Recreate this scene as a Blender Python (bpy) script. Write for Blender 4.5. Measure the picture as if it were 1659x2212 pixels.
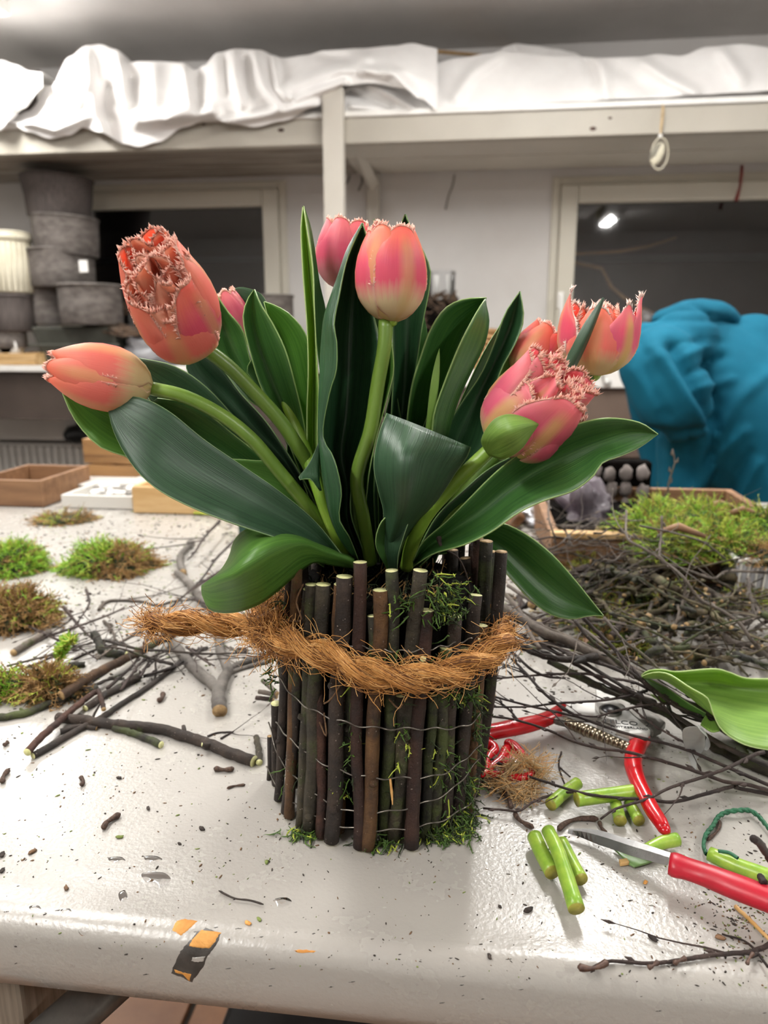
import bpy, bmesh, math, random
from math import sin, cos, pi, radians, sqrt, atan2, exp
from mathutils import Vector, Matrix, noise
from mathutils.bvhtree import BVHTree
for o in list(bpy.data.objects): bpy.data.objects.remove(o)
R = random.Random(7)
C = bpy.context.scene.collection
# ---------------------------------------------------------------- camera
W, H, F = 1659.0, 2212.0, 1600.0
TH, PSI = radians(13.0), radians(7.0)
D, HC = 0.4244, 0.274
G = Vector((-sin(PSI), cos(PSI), 0)); RT = Vector((cos(PSI), sin(PSI), 0)); Z = Vector((0, 0, 1))
CAM = -D*G + HC*Z
FW = G*cos(TH) - Z*sin(TH); UP = G*sin(TH) + Z*cos(TH)
cd = bpy.data.cameras.new('camera'); cam = bpy.data.objects.new('camera', cd); C.objects.link(cam)
cam.matrix_world = Matrix((( RT.x, UP.x, -FW.x, CAM.x), (RT.y, UP.y, -FW.y, CAM.y), (RT.z, UP.z, -FW.z, CAM.z), (0, 0, 0, 1)))
cd.sensor_fit = 'VERTICAL'; cd.sensor_height = 36; cd.sensor_width = 27; cd.lens = 36*F/H
cd.clip_start = 0.01; cd.clip_end = 60
cd.dof.use_dof = True; cd.dof.focus_distance = 0.40; cd.dof.aperture_fstop = 10.0
bpy.context.scene.camera = cam
# ---------------------------------------------------------------- world, exposure
wd = bpy.data.worlds.new('night'); bpy.context.scene.world = wd; wd.use_nodes = True
wd.node_tree.nodes['Background'].inputs[0].default_value = (0.006, 0.006, 0.009, 1)
vs = bpy.context.scene.view_settings
vs.view_transform = 'Standard'; vs.look = 'None'; vs.gamma = 1; vs.use_curve_mapping = False
vs.exposure = 0.0
# room levels and planes
FLOOR, CEIL, YW = -0.86, 1.50, 3.15
_p = CAM + (FW + RT*((8-W/2)/F) + UP*((H/2-42)/F))*((1.44-CAM.z)/(FW + RT*((8-W/2)/F) + UP*((H/2-42)/F)).z)
LAMPS = [(_p.x-.03, _p.y-.33, 0.6, 42), (0.35, 1.35, 1.1, 48), (-0.85, 0.45, 1.1, 34), (1.3, -1.25, 0.4, 40), (-0.9, -1.2, 1.1, 52), (1.9, 1.0, 1.1, 38)]
def lamp_light(x, y, ln, pw):
    l = bpy.data.lights.new('tube_light', 'AREA'); l.shape = 'RECTANGLE'; l.size = 0.09; l.size_y = ln; l.energy = pw*LK
    l.color = (1.0, 0.985, 0.955)
    o = bpy.data.objects.new('tube_light', l); C.objects.link(o); o.location = (x, y, CEIL-0.085)
    return o
LK = 0.46
lamp_objs = [lamp_light(*a) for a in LAMPS]

# ---------------------------------------------------------------- picture <-> place helpers
def ray(px, py): return FW + RT*((px-W/2)/F) + UP*((H/2-py)/F)
def P(px, py, s=0.0):                       # point at horizontal distance D+s in front of the camera
    d = ray(px, py); return CAM + d*((D+s)/d.dot(G))
def T(px, py, z=0.0):                       # point on the level z
    d = ray(px, py); return CAM + d*((z-CAM.z)/d.z)
def Q(px, py, Y):                           # point on the plane y = Y
    d = ray(px, py); return CAM + d*((Y-CAM.y)/d.y)
def depth(p): return (p-CAM).dot(FW)
def m_px(px, p): return px*depth(p)/F
def proj(p):
    v = p-CAM; z = v.dot(FW); return (W/2+F*v.dot(RT)/z, H/2-F*v.dot(UP)/z)
def fwd(p): return (p-CAM).dot(G)-D
def lerp(a, b, t): return a+(b-a)*t
def cr(pts, t):                             # catmull-rom through a list of tuples, t in 0..1
    n = len(pts)-1; x = min(max(t, 0), 1)*n; i = min(int(x), n-1); f = x-i
    p1, p2 = pts[i], pts[i+1]
    p0 = pts[i-1] if i > 0 else [2*a-b for a, b in zip(p1, p2)]
    p3 = pts[i+2] if i+2 <= n else [2*b-a for a, b in zip(p1, p2)]
    return [0.5*((2*b)+(c-a)*f+(2*a-5*b+4*c-d)*f*f+(3*b-a-3*c+d)*f**3) for a, b, c, d in zip(p0, p1, p2, p3)]
def resample(pts, n):                       # even steps by length
    m = max(60, len(pts)*10); q = [cr(pts, i/m) for i in range(m+1)]
    L = [0]
    for a, b in zip(q, q[1:]): L.append(L[-1]+sqrt(sum((x-y)**2 for x, y in zip(a[:3], b[:3]))))
    out = []; j = 0
    for i in range(n):
        t = L[-1]*i/(n-1)
        while j < m-1 and L[j+1] < t: j += 1
        f = (t-L[j])/max(L[j+1]-L[j], 1e-9); out.append([lerp(a, b, f) for a, b in zip(q[j], q[j+1])])
    return out
# ---------------------------------------------------------------- mesh builder
class MB:
    def __init__(s): s.v = []; s.f = []; s.m = []; s.uv = {}
    def vert(s, p, uv=None):
        s.v.append(tuple(p))
        if uv is not None: s.uv[len(s.v)-1] = uv
        return len(s.v)-1
    def face(s, ids, m=0): s.f.append(tuple(ids)); s.m.append(m)
    def box(s, a, b, m=0, rot=None, org=None):
        i = len(s.v)
        for z in (a[2], b[2]):
            for x, y in ((a[0], a[1]), (b[0], a[1]), (b[0], b[1]), (a[0], b[1])):
                p = Vector((x, y, z))
                if rot is not None: p = rot@(p-org)+org
                s.v.append(tuple(p))
        for f in ((0, 3, 2, 1), (4, 5, 6, 7), (0, 1, 5, 4), (1, 2, 6, 5), (2, 3, 7, 6), (3, 0, 4, 7)): s.face([i+k for k in f], m)
    def tube(s, pts, rad, seg=8, m=0, cap=None, jit=0.0, flat=1.0, flatdir=None, vscale=1.0):
        n = len(pts); pts = [Vector(p) for p in pts]
        if not isinstance(rad, (list, tuple)): rad = [rad]*n
        base = len(s.v); ref = None; L = 0
        for i in range(n):
            t = (pts[min(i+1, n-1)]-pts[max(i-1, 0)])
            if t.length < 1e-9: t = Vector((0, 0, 1))
            t.normalize()
            if flatdir is not None: ref = Vector(flatdir)
            elif ref is None: ref = Vector((0, 0, 1)) if abs(t.z) < .9 else Vector((1, 0, 0))
            a = ref - t*ref.dot(t)
            if a.length < 1e-6: a = t.orthogonal()
            a.normalize(); b = t.cross(a); ref = a
            if i: L += (pts[i]-pts[i-1]).length
            for k in range(seg):
                an = 2*pi*k/seg; r = rad[i]*(1+(R.uniform(-jit, jit) if jit else 0))
                s.vert(pts[i]+a*(cos(an)*r*flat)+b*(sin(an)*r), (k/seg, L*vscale))
        for i in range(n-1):
            for k in range(seg):
                k2 = (k+1) % seg
                s.face((base+i*seg+k, base+(i+1)*seg+k, base+(i+1)*seg+k2, base+i*seg+k2), m)
        if cap is not None:
            s.face([base+k for k in range(seg)], cap)
            s.face([base+(n-1)*seg+k for k in reversed(range(seg))], cap)
    def grid(s, fn, nu, nv, m=0):
        b = len(s.v)
        for j in range(nv+1):
            for i in range(nu+1): s.vert(fn(i/nu, j/nv), (i/nu, j/nv))
        for j in range(nv):
            for i in range(nu):
                a = b+j*(nu+1)+i; s.face((a, a+1, a+nu+2, a+nu+1), m)
    def lathe(s, prof, c, seg=24, m=0, axis=None, cap=True):
        b = len(s.v); c = Vector(c)
        for r, z in prof:
            for k in range(seg):
                a = 2*pi*k/seg; s.vert(c+Vector((r*cos(a), r*sin(a), z)), (k/seg, z))
        n = len(prof)
        for i in range(n-1):
            for k in range(seg):
                k2 = (k+1) % seg; s.face((b+i*seg+k, b+i*seg+k2, b+(i+1)*seg+k2, b+(i+1)*seg+k), m)
        if cap:
            s.face([b+k for k in reversed(range(seg))], m)
            if prof[-1][0] > 1e-5: s.face([b+(n-1)*seg+k for k in range(seg)], m)
    def ball(s, c, r, m=0, seg=8, sc=(1, 1, 1), nz=0.0, rot=None, seed=0):
        b = len(s.v); c = Vector(c); rings = max(4, seg//2+1)
        for j in range(rings+1):
            for k in range(seg):
                th = pi*j/rings; a = 2*pi*k/seg
                v = Vector((sin(th)*cos(a)*sc[0], sin(th)*sin(a)*sc[1], cos(th)*sc[2]))
                if nz: v *= 1+nz*noise.noise(v*2.1+Vector((seed, seed*.7, 3)))
                if rot is not None: v = rot@v
                s.vert(c+v*r, (k/seg, j/rings))
        for j in range(rings):
            for k in range(seg):
                k2 = (k+1) % seg; s.face((b+j*seg+k, b+(j+1)*seg+k, b+(j+1)*seg+k2, b+j*seg+k2), m)
    def build(s, name, mats, parent=None, smooth=True, bevel=0, solid=0, sub=0, loc=None, auto=False):
        me = bpy.data.meshes.new(name)
        if loc is not None:
            l = Vector(loc); vv = [tuple(Vector(v)-l) for v in s.v]
        else: vv = s.v
        me.from_pydata(vv, [], s.f)
        if not isinstance(mats, (list, tuple)): mats = [mats]
        for m in mats: me.materials.append(m)
        me.polygons.foreach_set('material_index', s.m)
        me.polygons.foreach_set('use_smooth', [bool(smooth)]*len(s.f))
        if s.uv:
            ul = me.uv_layers.new(name='UVMap'); dat = []
            for l in me.loops: dat.extend(s.uv.get(l.vertex_index, (0, 0)))
            ul.data.foreach_set('uv', dat)
        me.update()
        o = bpy.data.objects.new(name, me); C.objects.link(o)
        if loc is not None: o.location = loc
        if parent is not None:
            o.parent = parent
            if parent.type == 'EMPTY' or True: o.matrix_parent_inverse = parent_inv(parent)
        if bevel:
            b = o.modifiers.new('bevel', 'BEVEL'); b.width = bevel; b.segments = 2; b.limit_method = 'ANGLE'; b.angle_limit = radians(40)
        if solid:
            b = o.modifiers.new('solid', 'SOLIDIFY'); b.thickness = solid; b.offset = 0
        if sub:
            b = o.modifiers.new('sub', 'SUBSURF'); b.levels = sub; b.render_levels = sub
        return o
def world_m(o):
    m = Matrix.LocRotScale(o.location, o.rotation_euler, o.scale)
    return (world_m(o.parent) @ o.matrix_parent_inverse @ m) if o.parent else m
def parent_inv(p): return world_m(p).inverted()
def tag(o, label=None, cat=None, group=None, kind=None):
    if label: o['label'] = label
    if cat: o['category'] = cat
    if group: o['group'] = group
    if kind: o['kind'] = kind
    return o
def thing(name, label, cat, loc=(0, 0, 0), group=None):
    o = bpy.data.objects.new(name, None); C.objects.link(o); o.location = loc; o.empty_display_size = .02
    return tag(o, label, cat, group)
# ---------------------------------------------------------------- materials
def rgb(h):
    if isinstance(h, str):
        h = h.lstrip('#'); c = [int(h[i:i+2], 16)/255 for i in (0, 2, 4)]
    else: c = [x/255 for x in h]
    return tuple((x/12.92 if x <= .04045 else ((x+.055)/1.055)**2.4) for x in c)+(1,)
class NT:
    def __init__(s, name):
        s.mat = bpy.data.materials.new(name); s.mat.use_nodes = True; s.t = s.mat.node_tree; s.b = s.t.nodes['Principled BSDF']; s.out = s.t.nodes['Material Output']
    def n(s, t, **k):
        o = s.t.nodes.new(t)
        for a, b in k.items():
            if a.startswith('i_'):
                key = a[2:].replace('_', ' '); o.inputs[int(key) if key.isdigit() else key].default_value = b
            else: setattr(o, a, b)
        return o
    def l(s, a, b): s.t.links.new(a, b)
    def co(s, kind='Object'): return s.n('ShaderNodeTexCoord').outputs[kind]
    def ramp(s, fac, stops, interp='LINEAR'):
        r = s.n('ShaderNodeValToRGB'); r.color_ramp.interpolation = interp; e = r.color_ramp.elements
        while len(e) < len(stops): e.new(0.5)
        for i, (p, c) in enumerate(stops): e[i].position = p; e[i].color = c if not isinstance(c, (int, float)) else (c, c, c, 1)
        s.l(fac, r.inputs[0]); return r.outputs[0]
    def noise(s, vec, scale, detail=4, rough=.6, sc=None):
        if sc:
            mp = s.n('ShaderNodeMapping'); mp.inputs['Scale'].default_value = sc; s.l(vec, mp.inputs[0]); vec = mp.outputs[0]
        k = s.n('ShaderNodeTexNoise'); k.inputs['Scale'].default_value = scale; k.inputs['Detail'].default_value = detail; k.inputs['Roughness'].default_value = rough
        s.l(vec, k.inputs[0]); return k.outputs[0]
    def mix(s, fac, a, b, typ='MIX'):
        m = s.n('ShaderNodeMix', data_type='RGBA', blend_type=typ)
        for v, i in ((fac, 0), (a, 6), (b, 7)):
            if hasattr(v, 'is_linked') or hasattr(v, 'links'): s.l(v, m.inputs[i])
            else: m.inputs[i].default_value = v
        return m.outputs[2]
    def bump(s, h, strength=.3, dist=.001):
        b = s.n('ShaderNodeBump'); b.inputs['Strength'].default_value = strength; b.inputs['Distance'].default_value = dist
        s.l(h, b.inputs['Height']); s.l(b.outputs[0], s.b.inputs['Normal'])
    def set(s, **k):
        for a, b in k.items(): s.b.inputs[a.replace('_', ' ')].default_value = b
def simple(name, c1, c2=None, scale=20, rough=.6, bump=0, bscale=None, bdist=.001, metal=0, spec=.5, sc=None, lo=.35, hi=.65, rnd=0, coat=0):
    m = NT(name); v = m.co()
    c1 = rgb(c1); c2 = rgb(c2) if c2 else c1
    n1 = m.noise(v, scale, sc=sc); col = m.ramp(n1, [(lo, c1), (hi, c2)])
    if rnd:
        oi = m.n('ShaderNodeObjectInfo'); hs = m.n('ShaderNodeHueSaturation'); mr = m.n('ShaderNodeMapRange'); mr.inputs[3].default_value = 1-rnd; mr.inputs[4].default_value = 1+rnd
        m.l(oi.outputs['Random'], mr.inputs[0]); m.l(mr.outputs[0], hs.inputs['Value']); m.l(col, hs.inputs['Color']); col = hs.outputs[0]
    m.l(col, m.b.inputs['Base Color']); m.set(Roughness=rough, Metallic=metal)
    m.b.inputs['Specular IOR Level'].default_value = spec
    if coat: m.b.inputs['Coat Weight'].default_value = coat
    if bump: m.bump(m.noise(v, bscale or scale*3, 5, sc=sc), bump, bdist)
    return m.mat
def bark(name, c1, c2, c3, moss=0.0, rough=.55):
    m = NT(name); v = m.co()
    col = m.ramp(m.noise(v, 55, 6, .65), [(.3, rgb(c1)), (.5, rgb(c2)), (.72, rgb(c3))])
    vo = m.n('ShaderNodeTexVoronoi'); vo.inputs['Scale'].default_value = 420; m.l(v, vo.inputs[0])
    lent = m.ramp(vo.outputs['Distance'], [(.10, 1.0), (.2, 0.0)])
    pick = m.ramp(m.noise(v, 300, 2), [(.55, 0.0), (.6, 1.0)])
    mm = m.n('ShaderNodeMath', operation='MULTIPLY'); m.l(lent, mm.inputs[0]); m.l(pick, mm.inputs[1])
    col = m.mix(mm.outputs[0], col, rgb('#a5968a'))
    if moss: col = m.mix(m.ramp(m.noise(v, 38, 5, .7), [(.62-moss*.2, 0.0), (.7-moss*.15, .85)]), col, rgb('#4c5626'))
    oi = m.n('ShaderNodeObjectInfo'); hs = m.n('ShaderNodeHueSaturation'); mr = m.n('ShaderNodeMapRange'); mr.inputs[3].default_value = .55; mr.inputs[4].default_value = 1.05
    m.l(oi.outputs['Random'], mr.inputs[0]); m.l(mr.outputs[0], hs.inputs['Value']); m.l(col, hs.inputs['Color'])
    m.l(hs.outputs[0], m.b.inputs['Base Color']); m.set(Roughness=rough); m.b.inputs['Specular IOR Level'].default_value = .45
    m.bump(m.noise(v, 200, 7, .75), 1.0, .0022)
    return m.mat
def leaf_mat(name, dark, light, edge='#a9c07a', trans=.25, satin=.32, back=None):
    m = NT(name); uv = m.co('UV'); ob = m.co()
    n1 = m.noise(uv, 1.0, 3, .55, sc=(26, 1.4, 1)); n2 = m.noise(ob, 30, 3)
    col = m.ramp(n1, [(.3, rgb(dark)), (.7, rgb(light))])
    col = m.mix(m.ramp(n2, [(.35, 0.0), (.75, .45)]), col, rgb(light))
    sx = m.n('ShaderNodeSeparateXYZ'); m.l(uv, sx.inputs[0])
    w = m.n('ShaderNodeMath', operation='PINGPONG', i_1=.5); m.l(sx.outputs[0], w.inputs[0])
    e = m.ramp(w.outputs[0], [(.002, .8), (.012, 0.0)])
    col = m.mix(e, col, rgb(edge))
    if back:
        ge = m.n('ShaderNodeNewGeometry'); col = m.mix(ge.outputs['Backfacing'], col, rgb(back))
    m.l(col, m.b.inputs['Base Color']); m.set(Roughness=satin); m.b.inputs['Specular IOR Level'].default_value = .5
    m.bump(m.noise(uv, 1.0, 2, .5, sc=(70, 1.2, 1)), .35, .0007)
    tr = m.n('ShaderNodeBsdfTranslucent'); hs = m.n('ShaderNodeHueSaturation', i_Hue=.475, i_Saturation=1.1, i_Value=1.8); m.l(col, hs.inputs['Color']); m.l(hs.outputs[0], tr.inputs[0])
    mx = m.n('ShaderNodeMixShader', i_0=trans); m.l(m.b.outputs[0], mx.inputs[1]); m.l(tr.outputs[0], mx.inputs[2]); m.l(mx.outputs[0], m.out.inputs[0])
    return m.mat
def petal_mat(name, base, mid, top, stripe, st=.5):
    m = NT(name); uv = m.co('UV'); sx = m.n('ShaderNodeSeparateXYZ'); m.l(uv, sx.inputs[0])
    nz = m.noise(uv, 1.0, 3, .6, sc=(22, 1.6, 1))
    ad = m.n('ShaderNodeMath', operation='MULTIPLY_ADD', i_1=.22, i_2=-.11); m.l(nz, ad.inputs[0])
    ad2 = m.n('ShaderNodeMath', operation='ADD'); m.l(ad.outputs[0], ad2.inputs[0]); m.l(sx.outputs[1], ad2.inputs[1])
    col = m.ramp(ad2.outputs[0], [(.04, rgb(base)), (.2, rgb(base)), (.42, rgb(mid)), (.62, rgb(mid)), (.88, rgb(top)), (1, rgb(top))])
    w = m.n('ShaderNodeMath', operation='PINGPONG', i_1=.5); m.l(sx.outputs[0], w.inputs[0])
    e = m.ramp(w.outputs[0], [(.0, .75), (.05, .1), (.14, 0.0)]); col = m.mix(e, col, rgb('#ffd2c4'))
    s1 = m.ramp(w.outputs[0], [(.36, 0.0), (.46, st), (.5, st)])
    vv = m.ramp(sx.outputs[1], [(.1, 1.0), (.75, .8), (.92, 0.0)])
    mm = m.n('ShaderNodeMath', operation='MULTIPLY'); m.l(s1, mm.inputs[0]); m.l(vv, mm.inputs[1])
    col = m.mix(mm.outputs[0], col, rgb(stripe))
    m.l(col, m.b.inputs['Base Color']); m.set(Roughness=.42); m.b.inputs['Specular IOR Level'].default_value = .35
    m.bump(m.noise(uv, 1.0, 3, .6, sc=(60, 2.0, 1)), .3, .0006)
    tr = m.n('ShaderNodeBsdfTranslucent'); m.l(col, tr.inputs[0])
    mx = m.n('ShaderNodeMixShader', i_0=.45); m.l(m.b.outputs[0], mx.inputs[1]); m.l(tr.outputs[0], mx.inputs[2]); m.l(mx.outputs[0], m.out.inputs[0])
    return m.mat
M = {}
def paint(name, c1, c2, rough, peel=.25, dirt=None, pscale=900):
    m = NT(name); v = m.co()
    col = m.ramp(m.noise(v, 3.0, 5), [(.3, rgb(c1)), (.7, rgb(c2))])
    if dirt:
        a = m.ramp(m.noise(v, 240, 4, .7), [(.66, 0.0), (.74, .5)]); b = m.ramp(m.noise(v, 7, 4, .6), [(.4, 0.0), (.62, 1.0)])
        mm = m.n('ShaderNodeMath', operation='MULTIPLY'); m.l(a, mm.inputs[0]); m.l(b, mm.inputs[1]); col = m.mix(mm.outputs[0], col, rgb(dirt))
        st = m.ramp(m.noise(v, 9, 6, .75), [(.5, 0.0), (.8, .05)]); col = m.mix(st, col, rgb('#8f8a80'))
    m.l(col, m.b.inputs['Base Color']); m.set(Roughness=rough)
    m.l(m.ramp(m.noise(v, 14, 5, .7), [(.3, rough*.93), (.7, min(rough*1.08, 1))]), m.b.inputs['Roughness'])
    m.bump(m.noise(v, pscale, 3, .5), peel, .0006)
    return m.mat
M['table'] = paint('table_paint', '#aba7a1', '#a19c95', .27, .42, '#57504a', 420)
M['wall'] = paint('wall_paint', '#cbc8c5', '#c3bfbb', .8, .1)
M['ceil'] = paint('ceiling_paint', '#cfccc9', '#c4c1be', .75, .08)
M['white_wood'] = paint('white_wood', '#c6c1b7', '#bbb5aa', .5, .12, '#7d7468', 200)
M['frame'] = paint('window_frame', '#c6c1b3', '#beb8aa', .4, .03)
M['plank'] = simple('shelf_plank', '#a39a8f', '#6f655b', 7, .7, .2, 20, sc=(.5, 6, 6))
M['wood'] = simple('pine_wood', '#a37b4c', '#83603a', 6, .6, .2, 30, sc=(1, 8, 8))
M['wood_dark'] = simple('brown_wood', '#8a6748', '#6d4d33', 6, .6, .2, 30, sc=(1, 8, 8))
M['wood_pale'] = simple('pale_wood', '#cfae7f', '#b8935f', 8, .6, .2, 30, sc=(1, 6, 6))
M['cut'] = simple('fresh_cut_wood', '#e6e3ae', '#cfcf8c', 300, .5)
M['cut_brown'] = simple('old_cut_wood', '#b89a6c', '#8c6e48', 300, .6)
M['bark1'] = bark('bark_dark', '#1b1511', '#33271f', '#4f4035', .15)
M['bark2'] = bark('bark_red', '#23140e', '#432519', '#5c3a29', 0)
M['bark3'] = bark('bark_olive', '#231e15', '#3d3526', '#5f543d', .35)
M['bark4'] = bark('bark_mossy', '#191712', '#2f2b20', '#4c4a33', .75)
M['bark5'] = bark('bark_tan', '#2e1e12', '#5e4023', '#805c34', .1)
M['bark_grey'] = bark('bark_grey', '#4f4a45', '#746d66', '#908982', .0)
M['bark_twig'] = bark('bark_twig', '#241a17', '#3b2c27', '#5b4a43', 0)
M['bark_twig_grey'] = bark('bark_twig_grey', '#4b423b', '#6b5f55', '#8a7d71', .1)
M['bark_lichen'] = bark('bark_lichen', '#332a20', '#6b5e47', '#94906a', .5, .8)
M['moss_g'] = simple('moss_green', '#93bd2c', '#6a9c22', 200, .6, rnd=0)
M['moss_y'] = simple('moss_yellow', '#b9c34c', '#98a83a', 200, .7)
M['moss_b'] = simple('moss_brown', '#a5814c', '#7a5c36', 200, .8)
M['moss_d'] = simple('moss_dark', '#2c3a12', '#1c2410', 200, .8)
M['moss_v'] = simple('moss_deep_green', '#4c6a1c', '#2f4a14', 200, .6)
M['soil'] = simple('dark_soil', '#0d0a08', '#060504', 120, 1.0, .8, 200, .003, spec=.05)
M['crumb'] = simple('crumb_dark', '#3a2f28', '#1f1915', 400, .8)
M['crumb_b'] = simple('crumb_brown', '#7a5b3e', '#4d3826', 400, .8)
M['crumb_g'] = simple('crumb_green', '#7d8a45', '#5c6a35', 400, .8)
M['catkin'] = simple('catkin', '#5c4537', '#33241c', 700, .75, .8, 1500, .001)
M['bud'] = simple('bud', '#5e4436', '#3a2720', 300, .5)
M['coir1'] = simple('coir_gold', '#d69c56', '#b07638', 90, .65)
M['coir2'] = simple('coir_brown', '#8f5c2c', '#5e3818', 90, .7)
M['coir3'] = simple('coir_pale', '#e6b675', '#c48c4c', 90, .6)
M['jute'] = simple('jute', '#cdb38a', '#a88c62', 120, .8)
M['wire'] = simple('wire_steel', '#8d877e', '#57514b', 200, .3, metal=.8)
M['leaf_d'] = leaf_mat('leaf_deep', '#1d3d26', '#335a36', '#86a868', .10, .33)
M['leaf_b'] = leaf_mat('leaf_bluish', '#1f3926', '#36553a', '#98b480', .06, .42)
M['leaf_m'] = leaf_mat('leaf_mid', '#2b5429', '#4d7a3a', '#a8c47c', .18, .35)
M['leaf_l'] = leaf_mat('leaf_light', '#3f6f2a', '#62903c', '#b0cc84', .22, .4)
M['leaf_y'] = leaf_mat('leaf_bright', '#678f3c', '#8fb257', '#cfe2a4', .25, .38)
M['stem'] = simple('tulip_stem', '#6f8c35', '#4e6f24', 30, .38, .1, 400, sc=(1, 1, .1))
M['stem_y'] = simple('tulip_stem_bright', '#97b944', '#7aa234', 30, .38, .1, 400)
M['stem_cut'] = simple('cut_stem', '#a6c34c', '#7fa83a', 120, .3, .15, 300)
M['stem_end'] = simple('cut_stem_end', '#8a8a34', '#a59c42', 300, .4)
M['pet_coral'] = petal_mat('petal_coral', '#f3e2b0', '#fb9284', '#ffa287', '#f0d890')
M['pet_pink'] = petal_mat('petal_pink', '#f5e8c0', '#f26d88', '#ff9484', '#ecd890')
M['pet_deep'] = petal_mat('petal_deep_pink', '#efe0ae', '#f27896', '#fb98a0', '#ead680', .8)
M['pet_rose'] = petal_mat('petal_rose', '#eaa4ae', '#ea6a88', '#fb98a0', '#f09aa4', .3)
M['pet_in'] = petal_mat('petal_inner', '#ff9860', '#ff9070', '#ffc4a8', '#ffa078', .2)
def fringe_mat(name, c1, c2):
    m = NT(name); col = m.ramp(m.noise(m.co(), 400), [(.35, rgb(c1)), (.65, rgb(c2))]); m.l(col, m.b.inputs['Base Color']); m.set(Roughness=.5)
    tr = m.n('ShaderNodeBsdfTranslucent'); m.l(col, tr.inputs[0]); mx = m.n('ShaderNodeMixShader', i_0=.35); m.l(m.b.outputs[0], mx.inputs[1]); m.l(tr.outputs[0], mx.inputs[2]); m.l(mx.outputs[0], m.out.inputs[0]); return m.mat
M['fringe'] = fringe_mat('petal_fringe', '#ffd6c4', '#ffb8a2')
M['fringe2'] = fringe_mat('petal_fringe_white', '#fff2e8', '#ffdccf')
M['red'] = simple('red_plastic', '#c4121d', '#b50f1a', 30, .25, .02, 200, coat=.3)
M['red2'] = simple('red_matt_plastic', '#c01a30', '#b0162a', 30, .4, .02, 200)
M['steel'] = simple('brushed_steel', '#d6d4d0', '#c2c0bb', 60, .32, .05, 500, metal=.45)
M['steel_d'] = simple('dark_steel', '#84817b', '#6c6964', 60, .35, .05, 500, metal=.6)
M['nickel'] = simple('spring_nickel', '#a79a86', '#7d715f', 200, .3, .1, 500, metal=1)
M['black'] = simple('black_plastic', '#17181b', '#0e0f11', 30, .3)
M['ink'] = simple('ink', '#2a2a2a', None, 30, .6)
M['beam'] = paint('shaded_beam', '#b3ada1', '#a8a296', .5, .12, '#7d7468', 200)  # darker than the shelf wood: the beam's weaker light is put into the colour
M['blade'] = simple('knife_blade', '#a9a9a8', '#8f8f8e', 60, .22, .04, 500, metal=.95)
M['felt'] = simple('grey_felt_pot', '#7d7671', '#4f4945', 22, .9, .3, 80, .003, sc=(1, 1, 2), lo=.3, hi=.7)
M['felt_d'] = simple('ribbed_shaded_pot', '#5f5753', '#413a38', 40, .85, .3, 60, .003, sc=(8, 8, .3))
M['cream'] = simple('cream_ribbed', '#d6d0bc', '#c4bda6', 10, .45)
M['dark_tub'] = simple('dark_green_tub', '#4a4b44', '#35362f', 10, .5)
M['plastic_bag'] = simple('grey_plastic_sheet', '#a3a3a6', '#86868c', 8, .35, .4, 12, .01)
M['vine'] = simple('vine', '#5b4634', '#33261b', 60, .8)
M['cloth'] = simple('white_cloth', '#f2f0ee', '#e8e5e3', 6, .75, .15, 700, .0006)
M['white'] = simple('white_plastic', '#eeece8', '#e2dfd9', 10, .4)
M['grey_box'] = simple('grey_box', '#8a857f', '#79746e', 10, .6)
M['apron'] = simple('dark_cabinet', '#4a4039', '#3c332d', 3, .6)
M['radiator'] = paint('radiator_paint', '#cfccc6', '#c2beb7', .45, .05)
M['tile'] = simple('terracotta_tile', '#a5754f', '#8c5f3f', 9, .45, .15, 60, rnd=.12)
M['grout'] = simple('grout', '#4f463e', '#3d362f', 60, .9)
M['teal'] = simple('teal_fabric', '#08586f', '#074f65', 4, .85, .12, 900, .0008, spec=.2)
M['teal_d'] = simple('teal_fabric_dark', '#0d5a72', '#0c526a', 4, .65)
M['skin'] = simple('skin', '#d9a184', '#cf9478', 20, .5)
M['hair'] = simple('hair', '#2b221e', '#1b1512', 100, .6)
M['trousers'] = simple('dark_trousers', '#22242b', '#191b20', 20, .8)
M['basket'] = simple('wicker', '#b99260', '#8f6a3e', 40, .6, .4, 120, .003)
M['purple'] = simple('grey_purple_bag', '#5a5058', '#3f373d', 12, .5, .4, 20, .01)
M['foil'] = simple('silver_foil', '#cfd0d4', '#a7a8ad', 40, .25, .6, 60, .01, metal=.9)
M['petalish'] = simple('dry_leaf', '#cdbb95', '#a58d62', 60, .7)
M['green_thread'] = simple('green_thread', '#2b6b4a', '#1d5238', 200, .6)
M['chip_wood'] = simple('bare_chipboard', '#d59a50', '#bd7f38', 120, .7, .5, 300, .001)
M['chip_black'] = simple('black_primer', '#35322f', '#4a4642', 120, .4, .3, 300, .001)
M['match'] = simple('match_wood', '#d9b27a', '#c29556', 50, .6)
M['balls'] = simple('grey_pots', '#7d7470', '#59514d', 20, .8, .3, 100, .003)
M['water'] = NT('water_smear').mat
_b = M['water'].node_tree.nodes['Principled BSDF']; _b.inputs['Base Color'].default_value = (1, 1, 1, 1); _b.inputs['Roughness'].default_value = .03; _b.inputs['Transmission Weight'].default_value = 1; _b.inputs['IOR'].default_value = 1.33
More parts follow.
